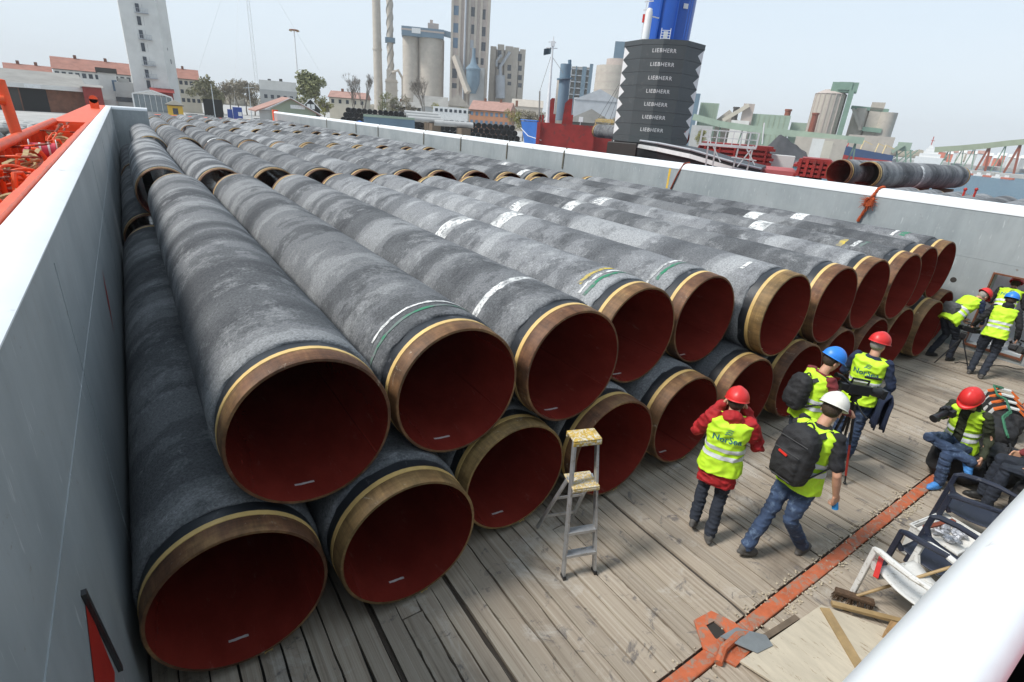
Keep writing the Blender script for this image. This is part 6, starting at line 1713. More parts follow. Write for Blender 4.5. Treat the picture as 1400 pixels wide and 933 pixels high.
b = MB(); p_ = P(754, 65, .9); b.v = [tuple(p_+V(-.02-u*.95, .1*math.sin(u*5), -.0-v*.75-u*.25)) for v in (0, 1) for u in (0, .25, .5, .75, 1)]; b.f = [(i, i+1, i+6, i+5) for i in range(4)]; walls('flag_dark', (.05, .08, .10)); fo = st.part(b, 'flag', 'flag_dark'); fo.modifiers.new('thickness', 'SOLIDIFY').thickness = .01
b = MB(); b.tube([P(753, 78, 1), P(738, 125, 1)], .03, 4); b.tube([P(755, 78, 1), P(770, 100, 1)], .03, 4); st.part(b, 'stay', 'roof_grey')
b = MB(); b.tube([P(738, 125, 1), P(737, 160, 1)], .12, 6); st.part(b, 'vent_post', 'roof_grey', True)
b = MB(); b.box(st.x(794, 163)-.25, st.x(794, 163)+.3, -.1, .2, st.z(794, 167), st.z(794, 160)); b.bar((st.x(794, 163), 0, zd), (st.x(794, 163), 0, st.z(794, 165)), .08); st.part(b, 'white_light_box', 'white_steel')
b = MB(); yq = 8; b.tube([P(767, 165, yq), P(774, 88, yq)], [st.p(775, 130, yq)[0]-st.p(767.5, 130, yq)[0]]*2, 20); b.tube([P(776, 88, yq)+V(.3, 0, 0), P(777, 82, yq)+V(.2, 0, 0)], .25, 8); b.tube([P(772, 109, yq), P(772, 107, yq)], 1.15, 20); st.part(b, 'exhaust_stack', 'blue_steel', True)
# works behind the ship
st = Site('cement_plant', 795, 420, 'grey cement plant with open pipework floors behind the exhaust stack', 'plant')
xa, xb = st.x(776, 110), st.x(808, 110); zt = st.z(792, 91)
b = MB(); b.box(xa+2, xb, 3, 18, 0, zt); st.part(b, 'core', 'roof_grey')
for k in range(7):
    z_ = zt-2-k*4.1; b = MB(); b.box(xa, xb-.5, -.5, 3, z_, z_+.6); st.part(b, 'floor_slab', 'silver_duct')
for f, w_ in ((0, 1.2), (.3, .9), (.58, 3.0), (.88, 2.4)):
    b = MB(); xx = xa+(xb-xa)*f; b.box(xx, xx+w_, -1, .4, 0, zt+(2 if f > .8 else 0)); st.part(b, 'column', 'blue_grey')
b = MB(); b.tube([(xa+9, -2, 0), (xa+9, -2, zt*.55)], 3, 14); st.part(b, 'vessel', 'silver_duct', True)
b = MB(); b.tube([(xa-4, 2, 0), (xa-4, 2, st.z(765, 110))], 3.6, 18); st.part(b, 'side_silo', 'cement_beige', True)
house('works_hall', 786, 852, 138, 122, 330, 22, 'silver_duct', 'silver_duct', 'grey metal works hall left of the beige silo', 'hall', 0, 0, along='y', chim=0)
house('works_hall', 772, 842, 168, 149, 240, 16, 'roof_dark', 'roof_grey', 'dark grey gabled hall behind the red ship', 'hall', 0, 0, along='y', chim=0)
st = Site('round_silo', 836, 350, 'large round beige silo left of the crane counterweight', 'silo')
xa, xb = st.x(811, 120), st.x(864, 120); zt = st.z(836, 88); b = MB(); b.tube([((xa+xb)/2, 13, 0), ((xa+xb)/2, 13, zt)], (xb-xa)/2, 32); so_ = st.part(b, 'silo', 'cement_beige', True)
for k in range(1, 9):
    b = MB(); b.tube([((xa+xb)/2, 13, zt*k/9), ((xa+xb)/2, 13, zt*k/9+.3)], (xb-xa)/2+.08, 32); st.part(b, 'ring_joint', 'cement_pink', True, so_)
b = MB(); b.tube([((xa+xb)/2+2, 13, zt), ((xa+xb)/2+2, 13, st.z(840, 78))], (xb-xa)*.34, 28); st.part(b, 'roof_drum', 'cement_pink', True)
b = MB(); b.box(st.x(840, 66), st.x(858, 66), 8, 16, st.z(848, 78), st.z(848, 54)); b.box(st.x(846, 70), st.x(856, 70), 9, 15, zt, st.z(848, 70)); st.part(b, 'lift_tower', 'blue_grey')
b = MB(); b.lathe([(0, 0), (1.4, 0), (1.4, .2), (0, .2)], 16, Matrix.Translation((st.x(836, 152)-.5, 13-(xb-xa)/2+.2, st.z(836, 152))) @ AX_Y); st.part(b, 'round_vent', 'roof_dark')

# mobile harbour crane on its barge
D = 34
st = Site('harbour_crane', 900, D, 'harbour crane with dark grey counterweight and blue tower beyond the wall', 'crane', base=-.6)
xl, xr = st.x(845, 120), st.x(954.5, 120); zb, zt = st.z(895, 188), st.z(905, 56)
wd = xr-xl; xm = (xl+xr)/2
plan = lambda s: [(xm-wd/2*s, 1.1), (xm-wd*.27*s, -.15), (xm-wd*.01, -.55), (xm+wd*.27*s, -.35), (xm+wd/2*s, 1.1), (xm+wd/2*s, 4.4), (xm-wd/2*s, 4.4)]
cw = []
NS = 7
def fr(x_a, y_a, x_b, y_b):     # facet frame helper
    d = V(x_b-x_a, y_b-y_a, 0).normalized(); return d, V(d.y, -d.x, 0)
mat('crane_white', (0.70, 0.71, 0.71), .5, var=.08)
hz = (zt-zb)/(NS+.35)
b = MB(); b.prism(plan(1.0), zb-.35, zb-.006); b.prism([(x_*.96+xm*.04, y_+.2) for x_, y_ in plan(1)], zb-.6, zb-.355); st.part(b, 'counterweight_base', 'crane_grey')
cu = bpy.data.curves.new('t', 'FONT'); cu.body = 'LIEBHERR'; cu.align_x = 'CENTER'; cu.align_y = 'CENTER'; cu.size = .28; cu.resolution_u = 2; cu.extrude = .003
cu.space_character = 1.12
to = bpy.data.objects.new('t', cu); TMPS.collection.objects.link(to); tm = bpy.data.meshes.new_from_object(to.evaluated_get(bench_graph())); bpy.data.objects.remove(to)
for k in range(NS):
    z0 = zb+hz*(k+.0); z1 = z0+hz-.012
    b = MB(); b.prism(plan(1.0), z0, z1); s_ = st.part(b, 'counterweight_slab', 'crane_grey')
    pl_ = plan(1.0)
    for (a, c, ed) in ((0, 1, 0), (3, 4, 1)):
        d, nrm = fr(*pl_[a], *pl_[c]); o_ = V(*pl_[a], 0) if ed == 0 else V(*pl_[c], 0); sg = 1 if ed == 0 else -1
        b = MB(); q = [o_+nrm*.006+V(0, 0, z0), o_+nrm*.006+V(0, 0, z1), o_+d*sg*.52+nrm*.006+V(0, 0, (z0+z1)/2)]
        b.add(q, [(0, 1, 2)]); st.part(b, 'white_triangle', 'crane_white', parent=s_)
    # lettering in the middle facet
    d, nrm = fr(*pl_[2], *pl_[3]) if False else fr(*pl_[1], *pl_[3])
    m2 = tm.copy(); o = link('lettering', m2, 'crane_white', s_)
    mid = V(xm-.02, 0, 0)
    # lay letters on the facet between points 1-2 / 2-3 by projecting each vertex
    for v in m2.vertices:
        xx = xm+.06+v.co.x; 
        (ax, ay), (bx_, by) = (pl_[1], pl_[2]) if xx < pl_[2][0] else (pl_[2], pl_[3])
        yy = ay+(by-ay)*(xx-ax)/(bx_-ax)
        v.co = (xx, yy-.008+(-.004 if v.co.z > 0 else .004), (z0+z1)/2+v.co.y+.04)
b = MB(); b.prism(plan(1.02), zt-hz*.35+.0, zt+.02); st.part(b, 'counterweight_cover', 'crane_grey')
for px in (842, 940):
    b = MB(); xx = st.x(px, 182); b.lathe([(0, -.03), (.07, -.03), (.07, .0), (0, .0)], 12, Matrix.Translation((xx+(.15 if px < 900 else -.15), .8, st.z(px, 181))) @ AX_Y); st.part(b, 'red_lamp', 'red_tab')
# tower, boom foot
xc = st.x(912, 30)+.08; b = MB(); b.tube([(xc-.1, 3.1, zb-1.6), (xc-.05, 3.1, zt-.1), (xc+.15, 3.1, zt+9)], [1.45, 1.36, 1.30], 28); st.part(b, 'tower', 'crane_blue', True)
b = MB()
for q in (-.62, .35): b.bar((xc+q, 1.76, zt), (xc+q+.1, 1.74, zt+6), .12, .05)
st.part(b, 'tower_seam', 'crane_blue')
b = MB(); b.add([(xc+.66, 1.87, zt+1.9), (xc+.92, 2.02, zt+1.9), (xc+.92, 2.02, zt+2.15), (xc+.66, 1.87, zt+2.15)], [(0, 1, 2, 3)]); st.part(b, 'white_emblem', 'crane_white')
b = MB(); xx = st.x(884, 35); b.tube([(xx, 1.0, zt), (xx, 1.0, zt+1.5), (xx+.02, 1.0, zt+1.7)], [.2, .2, .1], 14); b.bar((xx-.25, 1, zt), (xx-.2, 1, zt+2.2), .05); b.bar((xx-.35, 1, zt+1.6), (xx+.15, 1, zt+1.65), .05); b.bar((xx-.35, 1, zt+2.0), (xx+.15, 1, zt+2.05), .05); b.bar((xx+.2, 1, zt+1.3), (xx+.55, 1.4, zt+1.3), .06); st.part(b, 'exhaust_pipe', 'white_steel', True)
b = MB(); b.box(xx-.33, xx-.22, .95, 1.05, zt+1.0, zt+1.4); st.part(b, 'red_bag', 'red_tab')
b = MB(); xx = st.x(910, 45)
for q in (-.25, .25): b.bar((xx+q, .9, zt), (xx+q, .9, zt+.75), .035)
for q in range(5): b.bar((xx-.25, .9, zt+.12+q*.13), (xx+.25, .9, zt+.12+q*.13), .03)
b.box(xx-.12, xx+.12, .95, 1.05, zt+.25, zt+.6); st.part(b, 'ladder', 'white_steel')
xx = st.x(944, 25)
for q in (-.05, .09):
    b = MB(); b.tube([(xx+q-.12, 1.2, zt), (xx+q+.08, 1.2, zt+9)], .028, 6); st.part(b, 'hoist_rope', 'crane_blue')
# undercarriage
b = MB(); b.tube([(xm-.1, 2.8, zb-1.5), (xm-.1, 2.8, zb-.6)], 1.5, 24); b.box(xm-2.6, xm+1.7, 1.6, 5, zb-2.6, zb-1.3); st.part(b, 'undercarriage', 'timber_black')
b = MB(); b.box(xm-.2, xm+.9, 1.2, 1.5, zb-1.7, zb-.7); st.part(b, 'side_panel', 'silver_duct')
# spreader with hanging pipe
st2 = Site('spreader_beam', 826, 58, 'yellow lifting beam hanging on ropes left of the crane', 'spreader', base=0)
z = st2.z(826, 166); xa, xb = st2.x(814, 166), st2.x(840, 166)
b = MB(); b.box(xa, xb, -.15, .15, z-.12, z+.12); b.box(xa+.2, xb-.1, -.1, .1, z+.12, z+.22); b.bar((xa+.05, 0, z-.1), (xa+.05, 0, z-.55), .12); b.bar((xb-.2, 0, z-.1), (xb-.2, 0, z-.5), .12); st2.part(b, 'beam', 'ladder_yellow')
for q in (.1, .4, .75, .95):
    b = MB(); b.tube([(xa+(xb-xa)*q, 0, z+.1), (st2.x(856, 100), 0, st2.z(856, 100))], .015, 4); st2.part(b, 'rope', 'timber_black')
p0 = st2.root.matrix_basis @ V(st2.x(814, 179)+.05, .1, st2.z(814, 179))
c = copy_tree(root); c.location = p0; c.rotation_euler = (0, .5, -st2.b-math.radians(135)); tag(c, 'single pipe hanging below the yellow beam left of the crane', 'pipe')
for ch in list(c.children):
    if ch.name.startswith(('white_', 'green_')): bpy.data.objects.remove(ch)
# barge and its deck
bg_pts = [gp(846, 30), gp(846, 75), gp(985, 75), gp(1148, 58), gp(1165, 28), gp(985, 27)]
land('barge_deck', bg_pts, .35, 'ship_red', 4.8)
st = Site('workboat', 945, 29, 'black workboat bow with a white stripe below the crane', 'boat', base=-4.3)
X3 = lambda px, py, y: V(st.p(px, py, y)[0], y, st.p(px, py, y)[1])
top = [X3(872, 192, 5.0), X3(900, 196, 1.5), X3(945, 205, .2), X3(1002, 222, -.3), X3(1040, 231, 1.2)]
b = MB(); b.v = [tuple(p) for p in top]+[(p.x+.4, p.y+.7, 1.0) for p in top]; b.f = [(i, i+1, i+6, i+5) for i in range(4)]
b.v += [(p.x+.8, p.y+4.5, p.z) for p in top]; b.f += [(i, i+10, i+11, i+1) for i in range(4)]; b.f += [(0, 5, 10), (4, 14, 9)]
st.part(b, 'hull', 'stored_pipe_black')
b = MB()
for a, c_ in zip(top[:-1], top[1:]): b.bar(a+V(0, -.04, -.30), c_+V(0, -.04, -.30), .05, .20, up=(0, 0, 1))
st.part(b, 'white_stripe', 'crane_white')
b = MB()
for a, c_ in zip(top[:-1], top[1:]): b.tube([a, c_], .06, 6)
st.part(b, 'fender_rail', 'silver_duct', True)
st = Site('deck_container', 870, 31, 'low dark grey deck box left of the crane foot', 'box', base=.35)
x0, x1, z = block(st, 830, 870, 196, 2.5, 'roof_dark', 'box_body', pyref=200)
# access gangway / scaffold
st = Site('gangway', 998, 27, 'light metal gangway with railings right of the crane', 'gangway', base=.35)
X3 = lambda px, py, y=0: V(st.p(px, py, y)[0], y, st.p(px, py, y)[1])
mat('galvanised', (0.55, 0.57, 0.58), .5, .3, var=.15)
b = MB(); a, c_ = X3(956, 197), X3(1034, 203)
for y_ in (0, .9): b.bar(a+V(0, y_, 0), c_+V(0, y_, 0), .08, .10); 
b.box(a.x, c_.x, 0, .9, a.z-.03, a.z); d_ = st.part(b, 'walkway', 'galvanised')
for k in range(8):
    u = k/7
    for y_ in (0, .9):
        b = MB(); p_ = a.lerp(c_, u)+V(0, y_, 0); b.bar(p_, p_+V(0, 0, .62), .035); st.part(b, 'stanchion', 'galvanised')
for h in (.32, .62):
    for y_ in (0, .9):
        b = MB(); b.bar(a+V(0, y_, h), c_+V(0, y_, h), .035); st.part(b, 'handrail', 'galvanised')
b = MB()
for px in (968, 978, 1010, 1030):
    p_ = X3(px, 200); b.bar(p_, V(p_.x+(.25 if px < 1000 else -.1), .4, .0), .07)
p1, p2 = X3(1029, 202), X3(1008, 228); b.bar(p1, p2, .05); b.bar(X3(1020, 202), X3(1032, 226), .05); b.bar(X3(975, 200), X3(985, 222), .05); b.bar(X3(1000, 215), X3(1034, 220), .05)
st.part(b, 'support_frame', 'galvanised')
b = MB(); b.tube([X3(1042, 197, 2), X3(1045, 168, 2)], .03, 6); b.tube([X3(970, 180, 2), X3(972, 200, 2)], .02, 6); st.part(b, 'whip_aerial', 'white_steel')
# red stacked frames
def red_stack(px0, px1, yt, yb_, dist, n, label, depth=5):
    st = Site('frame_stack', (px0+px1)/2, dist, label, 'stack', base=.35)
    xa, xb = st.x(px0, (yt+yb_)/2), st.x(px1, (yt+yb_)/2); za, zt = st.z((px0+px1)/2, yb_), st.z((px0+px1)/2, yt)
    h = (zt-za)/n
    for k in range(n):
        b = MB(); sh = .12*math.sin(k*2.3); b.box(xa+sh, xb+sh, 0, depth, za+k*h, za+k*h+h*.55); b.box(xa+.15+sh, xb-.15+sh, .2, depth-.2, za+k*h+h*.55, za+(k+1)*h-.01); st.part(b, 'steel_frame', 'ship_red')
    b = MB(); b.box(xa+.3, xb-.3, .4, depth-.4, 0, za); st.part(b, 'stand', 'timber_black')
    for k in range(5):
        b = MB(); xx = xa+(xb-xa)*(k+.5)/5; b.box(xx-.07, xx+.07, -.05, .0, za, zt-.05); st.part(b, 'upright', 'ship_red')
    return st
red_stack(952, 1058, 197, 223, 44, 4, 'broad stack of dark red steel frames behind the gangway')
red_stack(1087, 1137, 217, 243, 33, 4, 'smaller stack of red steel frames left of the two loose pipes', 4)
st = Site('hatch_cover', 1050, 33, 'flat pinkish red hatch cover between the two red frame stacks', 'hatch', base=.35)
b = MB(); b.box(st.x(1015, 233), st.x(1090, 233), 0, 5, st.z(1050, 240)-.5, st.z(1050, 232)); walls('faded_red', (.42, .10, .10)); st.part(b, 'cover', 'faded_red')
st = Site('white_panel_box', 1070, 46, 'pale blue white panel box between the red frame stacks', 'box', base=.35)
x0, x1, z = block(st, 1054, 1086, 213, 2, 'plaster_white', 'box_body', pyref=220)
# two loose concrete coated pipes
for k, (px, py) in enumerate(((1146, 236), (1184, 239))):
    p_ = at(px, py, 31.5+.3*k); c = copy_tree(root); c.location = p_; c.rotation_euler = (0, 1+k, -math.radians(92))
    tag(c, ['left', 'right'][k]+' one of the two large pipes lying on the barge beyond the right wall', 'pipe')
    for ch in list(c.children):
        if ch.name.startswith(('white_', 'green_')): bpy.data.objects.remove(ch)
    arc_band(c, 'white_band', 4.6, .25, 20, 170, 'band_white')
    for q in (2.0, 9.5):
        m_ = c.matrix_basis @ V(0, q, 0); b = MB(); b.box(m_.x-.12, m_.x+.12, m_.y-.5, m_.y+.5, .36, p_.z-.64); tag(b.build('timber_support', 'chock_wood'), f"timber support under the {['left', 'right'][k]} loose pipe, {'near' if q < 5 else 'far'} end", 'support')
land('barge_right', [gp(1165, 20), gp(1165, 44), gp(1300, 44), gp(1520, 40), gp(1620, 19)], .0, 'ship_red', 4.3)
for k in range(6):
    p_ = at(1252+k*32, 263+k*3.0, 34.5); c = copy_tree(root); c.location = (p_.x-11.8*math.sin(math.radians(83)), p_.y-11.8*math.cos(math.radians(83)), p_.z-.36); arc_band(c, 'white_band', 10.2, .3, 0, 360, 'band_white'); c.rotation_euler = (0, 1+k, -math.radians(83))
    tag(c, f'{ORD[k]} from left of the pipe tops showing just over the right wall', 'pipe', 'pipes on the barge beyond the right wall')
    for ch in list(c.children):
        if ch.name.startswith(('white_', 'green_')): bpy.data.objects.remove(ch)
b = MB(); g1 = at(1238, 290, 22); 
for k in range(7):
    p_ = at(1225+k*34, 290, 24.5); b.box(p_.x-.5, p_.x+8, p_.y-.15, p_.y+.15, .01, .4)
tag(b.build('timber_cribbing', 'chock_wood'), 'timber cribbing carrying the pipes on the right barge', 'cribbing', kind='stuff')
for px in (1337, 1352):
    st = Site('stanchion', px, 30, 'short red stanchion above the pipes, '+('left one' if px == 1337 else 'right one'), 'stanchion', base=1.0)
    z = st.z(px, 261); b = MB(); b.tube([(0, 0, 0), (0, 0, z)], .04, 8); b.ball((0, 0, z), .07, 8); st.part(b, 'shaft', 'deep_red', True)

# far shore: coal, green works, silos
st = Site('coal_heap', 1075, 230, 'long dark coal heap on the far quay', 'coal heap')
def heap(st, px0, px1, yt, m, depth=18, seed=1):
    xa, xb = st.x(px0, 195), st.x(px1, 200); zt = st.z((px0*.6+px1*.4), yt); b = MB(); n, mm = 26, 8
    for i in range(n+1):
        for j in range(mm+1):
            u, v = i/n, j/mm; h = zt*min(1, u*3, .25+(1-u)*1.1, (1-u)*4)*max(0, 1-abs(v-.5)*2)*(1+.14*noise.noise(Vector((u*7, v*3, seed))))
            b.v.append((xa+(xb-xa)*u, v*depth, max(h, -.05)))
    for i in range(n):
        for j in range(mm): a = i*(mm+1)+j; b.f.append((a, a+1, a+mm+2, a+mm+1))
    return st.part(b, 'heap', m, True)
heap(st, 1040, 1112, 184, 'coal')
st = Site('green_conveyor', 1050, 270, 'long green conveyor bridge crossing in front of the works on the right', 'conveyor')
X3 = lambda px, py, y=0: V(st.p(px, py, y)[0], y, st.p(px, py, y)[1])
b = MB(); pts = [X3(948, 160), X3(985, 170), X3(1045, 179), X3(1105, 185), X3(1180, 193)]
for a, c_ in zip(pts[:-1], pts[1:]): b.bar(a, c_, 3, 2.6)
st.part(b, 'gallery', 'green_cladding')
for px, py in ((955, 164), (985, 173), (1015, 178), (1045, 182), (1075, 185), (1105, 188), (1140, 192), (1170, 195)):
    p_ = X3(px, py); b = MB(); b.bar(p_, (p_.x-1, 0, 0), .5); b.bar(p_, (p_.x+1, 0, 0), .5); st.part(b, 'trestle', 'green_steel')
def gbox(name, px0, px1, yt, dist, depth, m, label, cat='building', extra=None, turn=0):
    st = Site(name, (px0+px1)/2, dist, label, cat, turn=turn); r = block(st, px0, px1, yt, depth, m); 
    if extra: extra(st, *r)
    return st
def ribs(st, x0, x1, z):
    for k in range(1, 8):
        b = MB(); xx = x0+(x1-x0)*k/8; b.box(xx-.1, xx+.1, -.15, 0, .5, z-.3); st.part(b, 'rib', 'olive_steel')
gbox('works_tower', 958, 984, 141, 300, 12, 'green_cladding', 'green clad works tower with lattice legs right of the crane', extra=ribs)
gbox('works_building', 946, 958, 128, 290, 8, 'blue_grey', 'narrow blue grey tower just right of the counterweight')
house('works_shed', 976, 1012, 168, 150, 310, 14, 'cement_beige', 'cement_beige', 'beige works shed with pitched roof right of the green tower', 'shed', 0, 0, along='y', chim=0)
gbox('works_building', 1025, 1082, 157, 300, 16, 'green_cladding', 'long pale green clad works building', extra=ribs)
gbox('works_building', 1082, 1104, 168, 310, 10, 'green_cladding', 'low pale green building left of the big beige silo')
gbox('works_building', 1000, 1025, 165, 295, 10, 'plaster_white', 'white low building under the slanted chute')
gbox('works_building', 946, 975, 172, 255, 8, 'plaster_grey', 'grey low works building at the start of the green conveyor')
gbox('works_building', 1088, 1160, 189, 260, 10, 'cement_beige', 'long beige building below the big beige silo')
gbox('works_building', 1160, 1225, 186, 300, 12, 'cement_beige', 'beige building below the three small silos')
st = Site('slanted_chute', 1008, 298, 'beige conveyor chute slanting up to a square head', 'conveyor')
X3 = lambda px, py, y=0: V(st.p(px, py, y)[0], y, st.p(px, py, y)[1])
b = MB(); b.bar(X3(988, 165), X3(1024, 144), 2.5, 1.8); st.part(b, 'gallery', 'plaster_cream')
b = MB(); q = X3(1024, 146); b.box(q.x-2.5, q.x+2.5, .5, 5, 0, q.z+1.3); st.part(b, 'head_house', 'cement_pink')
for px, y0, y1, m, lb in ((1067, 149, 160, 'rust_brown', 'short brown chimney on the long green building'), (1104, 154, 172, 'rust_brown', 'dark red brown chimney left of the big beige silo'), (998, 146, 158, 'roof_dark', 'small dark vent stack right of the green tower')):
    st = Site('chimney', px, 305, lb, 'chimney'); z = st.z(px, y0); b = MB(); b.tube([(0, 0, 0), (0, 0, z)], [1.6, 1.3], 12); b.tube([(0, 0, z-.8), (0, 0, z)], 1.6, 12); st.part(b, 'shaft', m, True)
st = Site('beige_silo', 1132, 320, 'big beige silo with green lift tower on the right shore', 'silo')
xa, xb = st.x(1107, 155), st.x(1151, 155); zt = st.z(1134, 127); b = MB(); b.tube([((xa+xb)/2, 10, 0), ((xa+xb)/2, 10, zt)], (xb-xa)/2, 30); s_ = st.part(b, 'silo', 'cement_beige', True)
for k in range(9):
    b = MB(); a = PI+PI*(k+.5)/9; R_ = (xb-xa)/2; b.box(-.25, .25, -.25, .05, 0, zt, Matrix.Translation(((xa+xb)/2+R_*math.cos(a), 10+R_*math.sin(a), 0))); st.part(b, 'rib', 'cement_pink', parent=s_)
b = MB(); b.lathe([((xb-xa)/2+.3, zt), ((xb-xa)/2*.5, zt+2), (0, zt+2.4)], 30, Matrix.Translation(((xa+xb)/2, 10, 0))); st.part(b, 'roof', 'cement_pink', True)
b = MB(); x_ = st.x(1158, 150); b.box(x_-1.3, x_+1.0, 4, 12, 0, st.z(1160, 122)); b.box(st.x(1137, 118), x_+2, 5, 11, st.z(1145, 125), st.z(1150, 111)); b.box(st.x(1148, 113), st.x(1167, 113), 4.5, 11.5, st.z(1158, 122), st.z(1158, 111)); st.part(b, 'lift_tower', 'green_steel')
st = Site('small_silos', 1192, 330, 'group of three slim beige silos joined by green bridges', 'silos')
for px, w_, yt in ((1173, 13, 147), (1194, 10, 139), (1211, 15, 153)):
    xa = st.x(px, 165); R_ = w_/718*330*.62; b = MB(); z_ = st.z(px+3, yt)
    if px == 1194: b.box(xa-R_, xa+R_, 5, 10, 0, z_)
    else: b.tube([(xa, 8, 0), (xa, 8, z_)], R_, 20)
    st.part(b, 'silo', 'cement_beige', px != 1194)
b = MB(); b.bar((st.x(1163, 147), 6, st.z(1168, 146)), (st.x(1215, 153), 6, st.z(1213, 151)), 2, 1.6); b.bar((st.x(1178, 178), 4, st.z(1178, 176)), (st.x(1205, 180), 4, st.z(1205, 179)), 2, 2); st.part(b, 'bridge', 'green_steel')
b = MB(); b.bar((st.x(1166, 148), 3, st.z(1166, 148)), (st.x(1176, 178), 3, st.z(1176, 178)), 1.2); st.part(b, 'downpipe', 'cement_beige')
# blue and red ship at the far quay, white ship, tugs
st = Site('bulk_carrier', 1182, 285, 'dark blue and red bulk carrier lying at the far quay', 'ship', base=-4.3)
X3 = lambda px, py, y=0: V(st.p(px, py, y)[0], y, st.p(px, py, y)[1])
walls('ship_navy', (.03, .07, .17))
a, c_, e = X3(1145, 198), X3(1168, 203), X3(1222, 213); 
b = MB(); b.v = [tuple(a), tuple(c_), tuple(e), (a.x+2, 0, a.z-3.6), (c_.x, 0, c_.z-3.4), (e.x, 0, e.z-2.2)]+[(a.x+3, 9, a.z), (c_.x, 12, c_.z), (e.x, 12, e.z)]; b.f = [(0, 1, 4, 3), (1, 2, 5, 4), (0, 6, 7, 1), (1, 7, 8, 2), (0, 3, 6), (2, 8, 5)]; st.part(b, 'upper_hull', 'ship_navy')
b = MB(); b.v = [(a.x+2, .0, a.z-3.6), (c_.x, 0, c_.z-3.4), (e.x, 0, e.z-2.2), (a.x+3.5, .3, 0), (c_.x, .2, 0), (e.x, 0, 0), (a.x+4, 9, a.z-3.6)]; b.f = [(0, 1, 4, 3), (1, 2, 5, 4), (0, 3, 6)]; st.part(b, 'lower_hull', 'deep_red')
for px in (1158, 1176, 1196, 1206):
    p_ = X3(px, 201+(px-1158)*.2); b = MB(); b.bar(p_, p_+V(.5, 4, 3.6), .35); b.bar(p_+V(.5, 4, 3.6), p_+V(4, 4, 2.2), .3); st.part(b, 'deck_crane', 'ladder_yellow' if px != 1158 else 'deep_red')
st = Site('loading_tower', 1232, 340, 'green lattice loading tower at the root of the pier', 'loader')
X3 = lambda px, py, y=0: V(st.p(px, py, y)[0], y, st.p(px, py, y)[1])
b = MB(); b.bar(X3(1219, 208), X3(1236, 197), 3, 2); b.box(X3(1236, 197).x-2.5, X3(1246, 200).x, 0, 6, X3(1240, 207).z, X3(1240, 195).z); st.part(b, 'gallery', 'green_cladding')
for px in (1226, 1238, 1245):
    p_ = X3(px, 205); b = MB(); b.bar(p_, (p_.x+2, 0, 0), .7); b.bar((p_.x+3, 0, p_.z), (p_.x-2, 0, 0), .5); st.part(b, 'leg', 'green_steel')
st = Site('white_ship', 1268, 470, 'distant white ship with stepped superstructure at the pier', 'ship', base=-4.3)
X3 = lambda px, py, y=0: V(st.p(px, py, y)[0], y, st.p(px, py, y)[1])
for i, (a, c_, yt) in enumerate(((1250, 1290, 215), (1256, 1286, 210), (1262, 1283, 206), (1266, 1280, 202), (1270, 1276, 198))):
    b = MB(); b.box(X3(a, yt+4).x, X3(c_, yt+4).x, i*.8, 12-i, 0 if i == 0 else X3(1268, yt+7).z, X3(1268, yt).z); st.part(b, 'hull' if i == 0 else 'deck_house', 'frame_white')
b = MB(); b.bar(X3(1273, 199, 5), X3(1277, 187, 5), .5); b.bar(X3(1273, 192, 5), X3(1278, 193, 5), .3); st.part(b, 'mast', 'deep_red')
# pier, conveyor bridge and loader cranes
land('pier', [gp(1228, 400), gp(1228, 430), gp(1420, 400), gp(1800, 330), gp(1800, 300), gp(1420, 372)], -2.6, 'quay_concrete', 1.8)
land('far_shore', [gp(1225, 560), gp(1225, 3000), gp(1900, 3000), gp(1900, 560)], -1.6, 'quay_concrete', 3)
st = Site('conveyor_bridge', 1345, 390, 'long olive conveyor bridge on legs above the pier at the right', 'conveyor', base=-2.6)
X3 = lambda px, py, y=0: V(st.p(px, py, y)[0], y, st.p(px, py, y)[1])
b = MB(); pts = [X3(1278, 205), X3(1310, 203), X3(1345, 200), X3(1380, 196), X3(1450, 190)]
for a, c_ in zip(pts[:-1], pts[1:]): b.bar(a, c_, 3, 2.8)
st.part(b, 'gallery', 'olive_steel')
for px, m in ((1300, 'green_steel'), (1318, 'green_steel'), (1334, 'green_steel'), (1354, 'rust_brown'), (1376, 'green_steel'), (1396, 'rust_brown')):
    p_ = X3(px, 200-(px-1330)*.06); b = MB(); b.bar(p_, (p_.x-2.0, 0, 0), 1.0 if m == 'rust_brown' else .5); b.bar(p_, (p_.x+2.0, 0, 0), 1.0 if m == 'rust_brown' else .5); st.part(b, 'leg', m)
walls('far_red', (.55, .16, .10)); rr = random.Random(21)
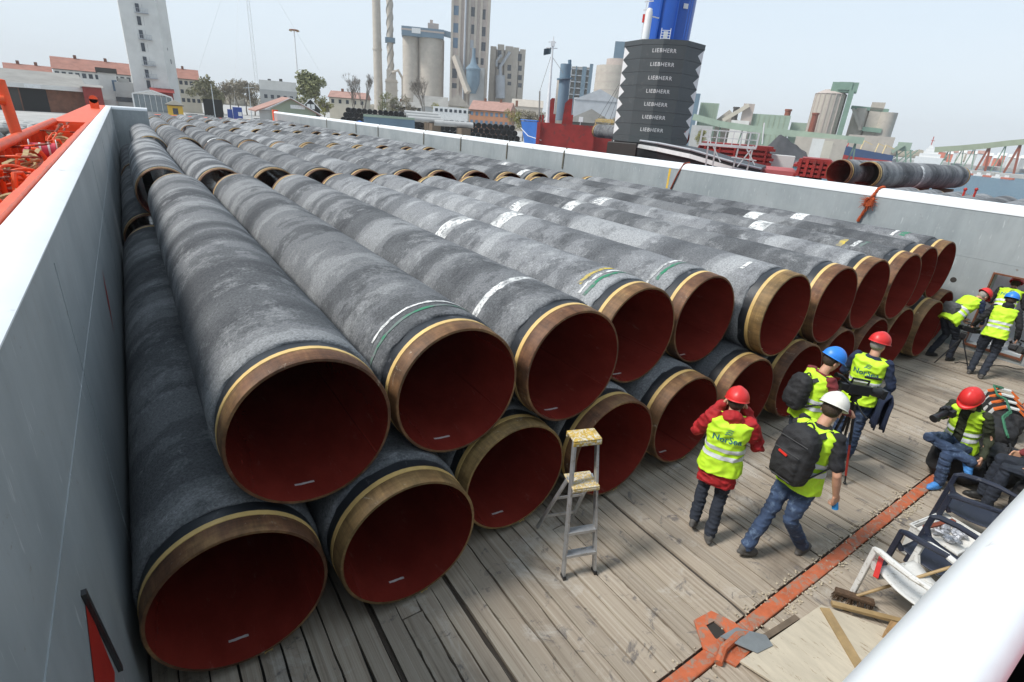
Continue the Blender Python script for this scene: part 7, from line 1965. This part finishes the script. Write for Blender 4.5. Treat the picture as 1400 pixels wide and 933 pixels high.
for k in range(15):
    px = 1290+k*9+rr.uniform(-2, 2); w_ = rr.uniform(5, 12); d = rr.uniform(500, 620)
    yt = 211+(px-1290)*.08-rr.uniform(0, 6); m = rr.choice(('frame_white', 'far_red', 'plaster_grey', 'plaster_white', 'far_red', 'roof_pale_red'))
    nm = {'frame_white': 'white', 'far_red': 'red', 'plaster_grey': 'grey', 'plaster_white': 'pale', 'roof_pale_red': 'pink'}[m]
    st = Site('quay_shed', px, d, f'distant {nm} shed behind the pier, {("number " + str(k+1)) if False else (ORD[k] if k < 12 else ["thirteenth", "fourteenth", "fifteenth"][k-12])} from the left', 'shed', group='distant sheds behind the pier')
    x0, x1, z = block(st, px-w_/2, px+w_/2, yt, 8, m); gable_roof(st, x0, x1, z, z+2, 0, 8, 'plaster_white' if m != 'frame_white' else 'roof_pale_red')
for k in range(8):
    px = 1296+k*13; st = Site('small_boat', px, 365-k*4, f'small {"red" if k % 2 else "white"} boat moored at the pier, {ORD[k]} from left', 'boat', base=-4.3, group='small boats moored at the pier')
    st.root.scale = (.45, .45, .5); b = MB(); b.prism([(-5, 0), (-4, -1.4), (4, -1.2), (6, 0), (4, 1.2), (-4, 1.4)], 0, 1.6, None); st.part(b, 'hull', 'far_red' if k % 2 else 'frame_white')
    b = MB(); b.box(-2.5, 1, -.9, .9, 1.6, 3.4); st.part(b, 'cabin', 'frame_white')
# remaining clutter between crane and conveyor
tree(960, 176, 240, 16, 'yellow green bush below the green conveyor', 'leaf_yellow', 900, seed=77)
for px, py, m, lb in ((1120, 190, 'plaster_white', 'white shed at the end of the coal heap'), (1132, 193, 'plaster_cream', 'cream shed right of the coal heap')):
    gbox('works_shed', px-9, px+8, py, 235, 6, m, lb, 'shed')

# ------------------------------------------------------------------ air
hz_m = bpy.data.materials.new('haze'); hz_m.use_nodes = True
n = hz_m.node_tree; n.nodes.remove(n.nodes['Principled BSDF']); pv = n.nodes.new('ShaderNodeVolumePrincipled')
pv.inputs['Color'].default_value = (1.0, 1.0, 1.0, 1); pv.inputs['Density'].default_value = 0.0003; pv.inputs['Anisotropy'].default_value = 0.0
n.links.new(pv.outputs[0], n.nodes['Material Output'].inputs['Volume'])
b = MB(); b.box(-2450, 3450, -1250, 3350, -8.6, 140)
ho = b.build('haze', hz_m); tag(ho, kind='stuff')
bpy.data.scenes.remove(TMPS)
